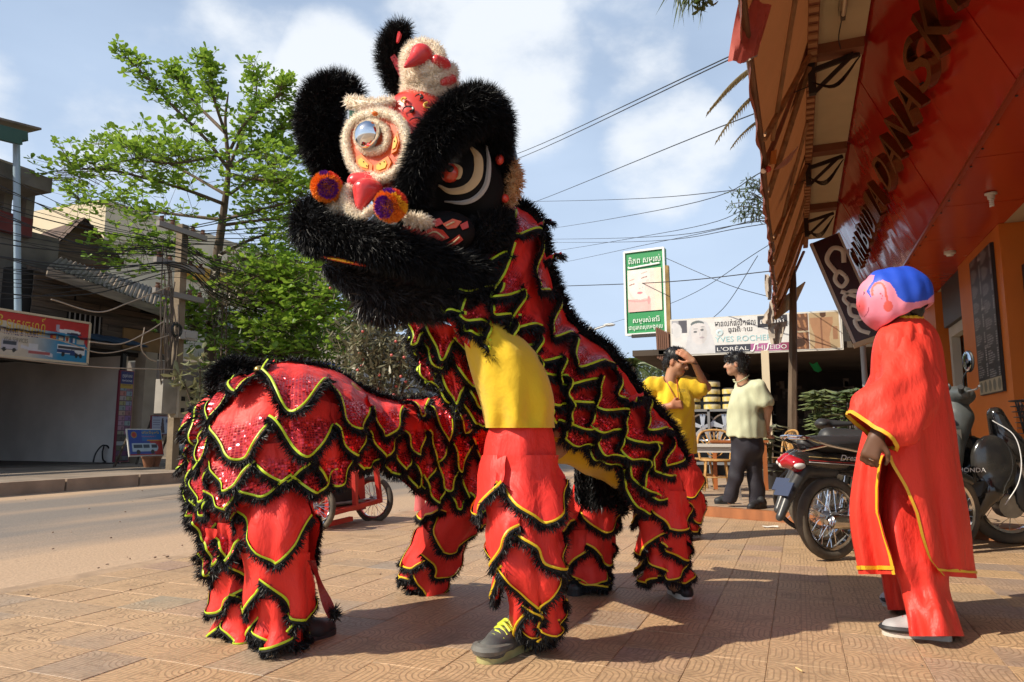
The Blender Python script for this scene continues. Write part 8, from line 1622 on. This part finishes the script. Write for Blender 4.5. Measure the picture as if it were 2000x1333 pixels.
for L_ in(LC,LD):rows_on(d3,L_,[(.26,.25,spans(.0,1.,3)),(.46,.25,spans(-.1,.98,3)),(.66,.24,spans(.06,1.,3)),(.82,.17,spans(-.05,1.,3))],ribbon=YRIB,seq=0.,lift=.010,flare=.04,depthf=.6,fl=.05)
bootm=mat("boot_black",(.018,.016,.016),.5)
shoe(d3,PZ(1148,1146,0),PZ(1118,1166,0),bootm,bootm,1.15,rl,hb=.06);shoe(d3,PZ(1316,1158,0),PZ(1342,1172,0),bootm,mat("sole_white",None),1.1,None,hb=.05)
LY=trousers(ym,[(878,1262,1352,.16),(930,1272,1362,.15),(980,1278,1366,.14),(1030,1290,1358,.12),(1042,1292,1356,.12)],6.45)
rows_on(ym,LY,[(.10,.32,spans(0,1,3)),(.36,.32,spans(-.1,.98,3)),(.62,.32,spans(.06,1.,3))],ribbon=YRIB,seq=0.,lift=.012,flare=.05,depthf=.6,fl=.055,dens=260)
# ---------------------------------------------------------------- standing lion: cape
l1=thing("lion_costume","standing red and black lion dance costume with big furry head and mirror brow","lion costume",PZ(1100,1200,0),"lion dance costumes")
ST1=[[(985,395,3.70),(975,430,3.42),(930,500,3.22),(880,560,3.16),(850,600,3.12)],[(1048,428,3.72),(1020,470,3.40),(970,545,3.18),(915,600,3.08),(880,636,3.04)],[(1072,530,3.74),(1040,575,3.38),(995,625,3.16),(950,660,3.06),(920,680,3.02)],[(1115,632,3.82),(1082,665,3.42),(1050,695,3.22),(1015,715,3.10),(985,735,3.04)],[(1190,690,3.90),(1155,718,3.52),(1115,750,3.34),(1080,775,3.24),(1050,800,3.18)],[(1250,770,4.00),(1218,790,3.64),(1180,812,3.50),(1140,830,3.44),(1095,845,3.40)],[(1310,838,4.08),(1285,860,3.78),(1250,880,3.68),(1215,890,3.64),(1180,890,3.62)],[(1334,890,4.12),(1318,930,3.92),(1298,960,3.84),(1275,985,3.82),(1245,1000,3.82)]]
S1=Loft(arch(ST1),90,46)
if S1.nat(np.array([.5]),np.array([.5]))[0]@FW>0:S1.N*=-1
S1.mesh("drape",CLOTH,l1,.0,.008,8);SG=Loft(far_side(ST1),60,30);SG.mesh("drape",CLOTH,l1,.0,.008,9)
rows_on(l1,S1,[(.02,.34,[(.03,.16),(.18,.31),(.33,.46),(.48,.60),(.62,.73),(.75,.85),(.87,.96)]),(.24,.36,spans(.0,.97,8)),(.42,.32,spans(.05,1.,8)),(.58,.30,spans(.0,.97,8)),(.74,.26,spans(.05,1.,8))],lift=.014,flare=.055,depthf=.64,fl=.05)
fur_tube("ridge_fur",[(1015,405,3.7,.035),(1050,440,3.72,.035),(1072,530,3.74,.032),(1115,630,3.82,.032),(1190,690,3.9,.032),(1250,770,4.0,.032),(1310,838,4.08,.03),(1334,900,4.1,.03)],l1,FBLK,UNDER,10000,.042,.0045,k=50,droop=.1)
for(px,py) in((1058,430),(1078,495),(1190,745),(1238,770)):
 a,c=P(px-16,py+6,3.6),P(px+18,py-6,3.62);Gq=np.array([[a+(c-a)*s-FW*.06*t-UP*.03*t for t in np.linspace(0,1,4)] for s in np.linspace(0,1,4)]);Lq=Loft(Gq,10,10);scale_flap(l1,Lq,0,1,0,1,flare=.0,name="crest_tab")
# collar hanging at the far side of the neck
CT=[[(806,612,3.38),(812,650,3.34),(820,690,3.33),(832,730,3.34)],[(838,622,3.30),(846,670,3.28),(858,720,3.30),(868,770,3.34)],[(880,636,3.26),(890,690,3.27),(902,750,3.32),(912,810,3.38)],[(920,650,3.30),(935,710,3.34),(945,780,3.40),(950,840,3.44)]]
SC_=Loft(np.array([[P(*x) for x in r] for r in CT]),40,30)
if SC_.nat(np.array([.5]),np.array([.5]))[0]@FW>0:SC_.N*=-1
SC_.mesh("collar",CLOTH,l1,.0,.008,10);rows_on(l1,SC_,[(.0,.36,spans(0,1,3)),(.24,.36,spans(-.1,.95,3)),(.50,.36,spans(.05,1,3)),(.70,.30,spans(-.1,.98,3))],lift=.01,flare=.05,depthf=.62,fl=.045)
# dark hair curtain and tassel below the back
b=MB();Gq=np.array([[P(1122+108*s,868+20*s+(105+10*sin(5*s))*t,4.0+.03*sin(9*s)) for s in np.linspace(0,1,10)] for t in np.linspace(0,1,6)]);v=Gq.reshape(-1,3);f=np.array([[i*10+j,(i+1)*10+j,(i+1)*10+j+1,i*10+j+1] for i in range(5) for j in range(9)])
nchk=np.cross(v[f[0,1]]-v[f[0,0]],v[f[0,2]]-v[f[0,0]]);f=f if nchk@FW<0 else f[:,::-1]
shaggy("mane_curtain",v,[f],FBLK,UNDER,l1,4200,.06,.006,lean=(0,0,-1),lw=1.2,rand=.3);fur_tube("tassel",[(1208,930,3.95,.02),(1212,975,3.95,.022),(1214,1000,3.95,.014)],l1,FBLK,UNDER,420,.05,.009)
# ---------------------------------------------------------------- standing lion: head
gloss_b=mat("lacquer_black",(.010,.009,.010),.35);lacq_r=mat("lacquer_red",(.60,.045,.025),.3,bump=(12,.2,.01),coat=.3);paintc=mat("painted_cream",(.50,.37,.21),.6);goldp=mat("painted_gold",(.70,.40,.06),.4);orangep=mat("painted_orange",(.72,.16,.010),.4);yellp=mat("painted_yellow",(.78,.40,.02),.4)
FH=nrm(-RT*.72-FW*.66+UP*.08)
LH=nrm(np.cross(V(0,0,1),FH));UH=np.cross(FH,LH)
head=MB()
v,f=sdf_mesh([('e',P(860,330,3.62),(.40,.34,.34),None),('e',P(850,470,3.50),(.38,.28,.22),None),('e',P(770,300,3.42),(.20,.16,.22),None),('e',P(940,460,3.34),(.16,.14,.20),None),('c',P(700,512,3.16),P(880,548,3.2),.055,.09,.03)],.018,.08);mk("skull",v,f,gloss_b,l1)
# red forehead with swirls
v,f=sdf_mesh([('e',P(800,262,3.30),(.17,.10,.19),None),('e',P(762,300,3.24),(.14,.10,.16),None),('e',P(820,225,3.36),(.14,.12,.11),None)],.014,.06);fo=mk("forehead",v,f,lacq_r,l1)
b=MB();rg=np.random.RandomState(2)
def onf(px,py,D0=2.9):
 "doc"
 d=nrm(ray(px,py));q=v-CAM;t=q@d;dist=np.linalg.norm(q-np.outer(t,d),axis=1);ok=np.where(dist<.018)[0]
 if not len(ok):ok=np.array([np.argmin(dist)])
 return CAM+d*(t[ok].min()-.006)
for(cx,cy,r,mi) in((800,215,14,0),(835,205,11,1),(815,240,16,0),(785,235,9,1),(845,232,9,0),(805,270,12,1),(790,195,8,1),(798,330,8,0),(772,345,9,1),(825,255,9,2),(812,295,8,2),(858,212,8,2),(795,300,9,0),(820,190,9,0)):
 th=rg.uniform(0,6.28);pts=[onf(cx+r*cos(th+a)*(1-a/7),cy+r*.7*sin(th+a)*(1-a/7)) for a in np.linspace(0,4.6,16)];b.tube(pts,np.linspace(.002,.008,16),5,mi,k=30)
b.build("swirls",[mat("swirl_dark",(.02,.012,.012),.4),goldp,paintc],fo,kind="stuff")
# brows: great black fur hoods
fur_tube("brow",[(806,424,3.10,.035),(803,380,3.04,.046),(822,322,2.99,.052),(858,268,2.98,.066),(900,228,3.02,.076),(938,214,3.09,.076),(964,242,3.17,.062),(970,300,3.25,.040),(968,365,3.30,.034),(958,408,3.32,.034)],l1,FBLK,UNDER,32000,.058,.0034,k=70,seg=18,lean=(0,0,-.5),droop=.3,rand=.3,curl=.25)
fur_tube("brow",[(692,182,3.50,.03),(664,176,3.46,.06),(634,192,3.44,.075),(624,240,3.44,.085),(640,300,3.46,.085),(662,340,3.48,.075),(690,372,3.5,.06)],l1,FBLK,UNDER,18000,.060,.0034,k=50,seg=16,droop=.15,rand=.3,curl=.25)
# painted eye in its dark socket
v2,f2=sdf_mesh([('e',P(888,340,3.22),(.17,.10,.19),None),('e',P(930,370,3.26),(.13,.10,.17),None)],.014,.05);so2=mk("eye_socket",v2,f2,mat("socket_black",(.005,.005,.006),.75,spec=.2),l1);v=v2
b=MB();b.ell(onf(878,338),(.043,.028,.043),np.stack([RT,FW,UP],1));ey=b.build("eyeball",mat("eye_red",(.52,.05,.025),.25,coat=.5),l1);b=MB();b.ell(onf(880,333)-FW*.028,(.017,.008,.015),np.stack([RT,FW,UP],1));b.ell(onf(868,345)-FW*.024,(.012,.006,.012),np.stack([RT,FW,UP],1));b.build("pupil",gloss_b,ey)
def crescent(pts,wds,m,nm="eye_marking"):
 pp=cat_rom(np.array([onf(x,y) for x,y in pts]),40);ww=np.interp(np.linspace(0,1,40),np.linspace(0,1,len(wds)),wds);b=MB();T=np.gradient(pp,axis=0);sd=np.cross(T,FW);sd/=np.linalg.norm(sd,axis=1)[:,None];b.grid(np.stack([pp-sd*ww[:,None],pp-FW*.006,pp+sd*ww[:,None]]));b.build(nm,m,so2)
crescent([(885,322),(897,331),(896,345),(890,350)],[.008,.014,.011,.003],paintc);crescent([(920,288),(934,310),(932,345),(912,368),(880,374),(856,362)],[.006,.019,.021,.018,.013,.004],paintc);crescent([(950,284),(955,320),(950,360),(932,385),(905,396),(868,394)],[.004,.010,.012,.012,.010,.003],mat("painted_grey",(.36,.34,.32),.5))
# mirror medallion with white fur
med=P(722,290,3.08);Mr=np.stack([nrm(np.cross(V(0,0,1),FH)),nrm(np.cross(FH,np.cross(V(0,0,1),FH))),FH],1)
def fur_ring(name,c,rx,ry,r,fm,un,n,L,wob=0.,nrmax=FH,a0=0,a1=2*pi,parent=None,wd=.007):
 ux_=nrm(RT-nrmax*(RT@nrmax));uy_=nrm(UP-nrmax*(UP@nrmax)-ux_*((UP-nrmax*(UP@nrmax))@ux_));t=np.linspace(a0,a1,40);pts=np.array([c+ux_*rx*cos(q)*(1+wob*cos(4*q))+uy_*ry*sin(q)*(1+wob*cos(4*q)) for q in t]);b=MB();b.tube(pts,r,10,cap=True);v_=np.array(b.v);tri=np.array([q for q in b.f if len(q)==4]);ce=v_[tri].mean(1);ne=pts[np.argmin(((ce[:,None]-pts[None])**2).sum(-1),1)];nn=np.cross(v_[tri[:,1]]-v_[tri[:,0]],v_[tri[:,2]]-v_[tri[:,0]]);fl=(nn*(ce-ne)).sum(1)<0;tri[fl]=tri[fl][:,::-1]
 o=mk(name,v_,[tri],un,parent or l1);bv,bf=fur_on(v_,[tri],n,L,wd,rand=.35,droop=.1,seed=4);mk("fur",bv,bf,fm,o,False);return o
NM=nrm(-FW*.80-RT*.42+UP*.12);pl_=lambda px,py,lift=0.:(lambda d:CAM+d*(((med-CAM)@NM)/(d@NM))+NM*lift)(ray(px+9,py+7))
b=MB();t=np.linspace(0,2*pi,40,endpoint=False);ring_=[pl_(727+58*cos(q),282+68*sin(q)) for q in t];b.prism(ring_,-NM*.05);md=b.build("medallion",mat("painted_vermilion",(.62,.085,.010),.4),l1,False)
def pth(pts,k=50):return cat_rom(np.array([pl_(x,y,.01) for x,y in pts]),k)
def fur_path(name,pts,r,fm,un,n,L,parent,closed=False,wd=.007):
 p=pth(pts+([pts[0]] if closed else[]),60);b=MB();b.tube(p,r,10);v_=np.array(b.v);tri=np.array([q for q in b.f if len(q)==4]);ce=v_[tri].mean(1);ne=p[np.argmin(((ce[:,None]-p[None])**2).sum(-1),1)];nn=np.cross(v_[tri[:,1]]-v_[tri[:,0]],v_[tri[:,2]]-v_[tri[:,0]]);fl=(nn*(ce-ne)).sum(1)<0;tri[fl]=tri[fl][:,::-1];o=mk(name,v_,[tri],un,parent);bv,bf=fur_on(v_,[tri],n,L,wd,rand=.35,droop=.1,seed=9);mk("fur",bv,bf,fm,o,False);return o
fur_path("medallion_border",[(738,214),(768,226),(784,252),(788,285),(776,318),(758,336),(735,344),(722,338),(705,342),(686,324),(674,296),(670,265),(680,236),(704,220)],.015,FWHT,UNDW,7000,.019,l1,True,.0030)
fur_path("mirror_border",[(721,233),(743,243),(751,264),(743,284),(721,292),(700,284),(692,262),(700,242)],.011,FWHT,UNDW,5000,.016,l1,True,.0030)
b=MB();c=pl_(718,262,.03);Sx,Sy,Sz=frame(NM);b.ell(c,(.062,.062,.05),np.stack([Sx,Sy,Sz],1),24,14);b.build("mirror_boss",mat("mirror_silver",(.82,.83,.85),.05,metal=1),l1)
b=MB()
for(pts,mi) in(([(690,302),(700,296),(722,318),(720,332),(700,326),(690,316)],0),([(724,318),(752,300),(758,312),(752,326),(732,334),(724,330)],0),([(762,268),(770,252),(774,270),(768,290),(758,296)],0)):
 b=MB();p=[pl_(x,y,.012) for x,y in pts];b.prism(p,-NM*.01,0);ce=sum(p)/len(p);b.prism([ce+(q-ce)*.6+NM*.004 for q in p],-NM*.003,1);b.build("petal",[orangep,yellp],md,False)
b=MB()
for(x,y) in((706,312),(712,320),(738,316),(746,312),(766,272)):b.ell(pl_(x,y,.017),(.0035,.0035,.003),n=6,m=4,mi=2)
b.build("petal_dots",[orangep,yellp,gloss_b],md,kind="stuff");b=MB();b.ell(pl_(736,224,.045),(.014,.014,.01),n=8,m=5);b.build("orange_bead",orangep,md)
fur_tube("white_trim",[(684,200,3.24,.02),(710,206,3.2,.024),(740,206,3.2,.02),(768,198,3.24,.012)],l1,FWHT,UNDW,700,.028,.007,k=20)
b=MB();b.prism([P(682,215,3.22),P(706,220,3.2),P(700,234,3.2),P(682,238,3.22)],FW*.03);b.build("green_panel",mat("painted_green",(.02,.09,.05),.4),l1,False)
# nose
v_,f_=sdf_mesh([('c',P(696,356,3.06),P(742,352,3.06),.04,.04),('c',P(712,374,2.98),P(702,408,2.95),.052,.018),('e',P(728,368,3.0),(.045,.04,.03),None)],.009,.03);no=mk("nose",v_,f_,mat("nose_satin",(.66,.05,.05),.25,bump=(10,.5,.02)),l1)
fur_tube("nose_fur",[(680,368,2.99,.014),(676,392,2.97,.019),(690,416,2.94,.018),(705,431,2.92,.014),(713,420,2.92,.013),(732,408,2.94,.012),(750,398,2.98,.010)],l1,FWHT,UNDW,4600,.019,.0030,k=30)
fur_tube("lip_fur",[(796,426,2.95,.010),(815,431,2.96,.016),(836,436,3.0,.013)],l1,FWHT,UNDW,520,.032,.007,k=14);fur_tube("lip_fur",[(640,396,3.06,.014),(656,404,3.02,.026),(668,408,3.0,.018)],l1,FWHT,UNDW,420,.032,.007,k=12)
# pompoms on springs
def pompom(px,py,D,r,seed):
 c=P(px,py,D);rg=np.random.RandomState(seed);n=6000;d=rg.normal(size=(n,3));d/=np.linalg.norm(d,axis=1)[:,None];b=MB();b.ell(c,(r*.86,)*3,n=16,m=10);o=b.build("pompom",mat("pompom_core",(.5,.12,.02),.9),l1)
 ax=nrm(-FW+RT*(.4 if seed==1 else-.5)-UP*.35);h=d@ax;h2=d@nrm(RT*.7+UP*.7);kind_=np.where(h>.72,0,np.where(h>.42,1,np.where((h2>.30)&(h2<.78),2,np.where(h2>.78,3,1))));cols=[mat("pom_purple",(.17,.012,.30),.8),mat("pom_orange",(.95,.26,.02),.8),mat("pom_yellow",(.98,.52,.02),.8),mat("pom_crimson",(.80,.06,.02),.8)];kind_=np.where((kind_==2)&(d@nrm(UP-RT*.3)>.55),0,kind_)
 for k in range(4):
  q=kind_==k
  if q.any():bv,bf=blades(c+d[q]*r*.7,d[q],r*.30,r*.09,0,.12,rg);mk("yarn",bv,bf,cols[k],o,False)
 b=MB();b.tube([c+FW*r,c+FW*(r+.12)+RT*.03],.006,5);b.build("spring",alu,l1)
pompom(638,366,2.98,.066,1);pompom(763,402,2.86,.068,2)
# muzzle roll, lip, jaw and beard
fur_tube("muzzle",[(676,404,3.24,.04),(640,408,3.14,.058),(610,432,3.04,.068),(618,458,2.96,.068),(668,464,2.94,.064),(735,478,2.92,.066),(800,498,2.96,.068),(865,518,3.02,.066),(930,540,3.10,.065)],l1,FBLK,UNDER,32000,.056,.0034,k=70,seg=18,lean=lambda p,n:RT*.6-UP*.35,lw=1.1,droop=.3,rand=.28,curl=.25)
fur_tube("cheek",[(925,480,3.16,.06),(945,460,3.18,.075),(975,440,3.26,.07)],l1,FBLK,UNDER,7000,.04,.0036,k=24,droop=.3)
b=MB();b.tube([P(622,500,2.95),P(655,506,2.92),P(700,516,2.92),P(720,520,2.95)],[.008,.016,.014,.006],8,0,k=20,ell=.6);b.tube([P(640,504,2.905),P(672,510,2.895),P(690,514,2.90)],[.003,.006,.003],6,1,k=10);b.build("lip",[mat("lip_red",(.5,.05,.02),.35),yellp],l1)
fur_tube("jaw",[(638,524,3.08,.022),(676,542,3.04,.046),(726,568,3.02,.058),(790,590,3.04,.060),(860,588,3.08,.066),(930,574,3.14,.068)],l1,FBRN,UNDER,18000,.058,.0032,k=50,seg=14,lean=lambda p,n:RT*.75-UP*.35,lw=1.5,droop=.35,rand=.25)
fur_tube("beard",[(716,590,2.98,.035),(728,606,2.98,.012)],l1,FBRN,UNDER,500,.07,.008,k=10,lean=-UP,lw=1.5);fur_tube("beard",[(748,600,2.99,.035),(762,618,2.99,.014)],l1,FBRN,UNDER,500,.07,.008,k=10,lean=-UP,lw=1.5)
# flame painting on the cheek
v,f=sdf_mesh([('e',P(860,458,3.10),(.16,.09,.10),None),('e',P(810,450,3.06),(.07,.06,.06),None)],.01,.04);mk("cheek_plate",v,f,mat("socket_black",None),l1);b=MB()
for(pts,mi) in(([(826,458),(845,448),(862,452),(872,464),(860,470),(846,464),(836,472)],0),([(836,474),(858,482),(878,472),(892,462),(898,470),(880,484),(856,488)],0),([(868,438),(884,430),(898,434),(890,444),(876,446)],1),([(846,432),(858,428),(864,436),(852,442)],0),([(900,440),(912,434),(914,444),(904,448)],0)):
 ce=np.mean(pts,0);p=[onf(*(ce+(np.array(q)-ce)*1.25))-FW*.004 for q in pts];b.prism(p,FW*.012,mi);
b.build("flame_painting",[mat("flame_red",(.50,.035,.02),.35),mat("flame_bright",(.62,.09,.02),.35)],l1,False)
b=MB()
for pts in([(830,462),(850,454),(868,466)],[(842,478),(862,486),(884,476),(898,464)],[(872,442),(888,434)]):b.tube([onf(x,y)-FW*.008 for x,y in pts],.0035,5,k=14)
b.build("flame_outline",paintc,l1)
b=MB();b.prism([P(786,440,2.985),P(822,446,2.99),P(820,470,2.99),P(788,462,2.985)],FW*.02);b.build("red_cheek_panel",mat("flame_red",None),l1,False)
# ear on the right
fur_tube("ear",[(998,322,3.28,.020),(1002,346,3.28,.032),(999,374,3.28,.030),(990,390,3.28,.02)],l1,FTAN,UNDT,900,.036,.007,k=16);fur_tube("ear_tuft",[(990,378,3.32,.02),(984,400,3.32,.026)],l1,fur_mat("pink_fur",(.72,.42,.32),(.82,.58,.46),.6,.3,.35),UNDT,420,.036,.007,k=8)
b=MB();b.ell(P(976,312,3.2),(.02,.02,.025));b.ell(P(986,388,3.24),(.02,.02,.02));b.build("ear_bead",lacq_r,l1)
# horn: white fur rolls with red cones, plume behind
fur_tube("horn_roll",[(806,178,3.34,.048),(832,184,3.30,.05),(870,178,3.34,.046),(884,172,3.38,.03)],l1,FWHT,UNDW,6000,.030,.0032,k=20)
fur_tube("horn_roll",[(804,150,3.34,.04),(836,160,3.29,.045),(870,148,3.33,.042),(880,138,3.36,.028)],l1,FWHT,UNDW,5600,.028,.0032,k=20)
fur_tube("horn_roll",[(798,128,3.32,.03),(808,150,3.29,.035),(836,142,3.28,.035),(854,120,3.30,.034),(846,98,3.33,.03),(822,92,3.34,.03),(802,104,3.33,.03),(798,124,3.32,.03)],l1,FWHT,UNDW,7000,.026,.0032,k=40)
v_,f_=sdf_mesh([('c',P(792,130,3.20),P(822,108,3.27),.010,.045),('e',P(824,108,3.28),(.05,.05,.045),None)],.008,.02);mk("horn_cone",v_,f_,mat("nose_satin",None),l1)
for(a,c,r) in(((852,118,3.26),(866,128,3.3),.036),((866,162,3.28),(880,156,3.32),.03)):v_,f_=sdf_mesh([('c',P(*a),P(*c),r*.7,r)],.01,.02);mk("horn_cone",v_,f_,mat("nose_satin",None),l1)
b=MB()
Gq=np.array([[P(762+34*t+12*s*sin(pi*min(1,t+.25)),112+72*t-6*s,3.40) for s in np.linspace(0,1,5)] for t in np.linspace(0,1,8)]);b.grid(Gq);b.grid(Gq+FW*.012);b.build("plume_lining",mat("nose_satin",None),l1)
fur_tube("plume",[(790,192,3.46,.02),(772,160,3.46,.03),(762,120,3.46,.034),(766,88,3.46,.036),(782,64,3.46,.03)],l1,FBLK,UNDER,6500,.06,.0036,k=26,rand=.45,lean=UP,lw=.4,droop=-.1);b=MB();b.tube([P(776,84,3.38),P(780,70,3.39),P(779,63,3.4)],[.006,.012,.006],6,k=8);b.build("plume_tip",mat("nose_satin",None),l1)
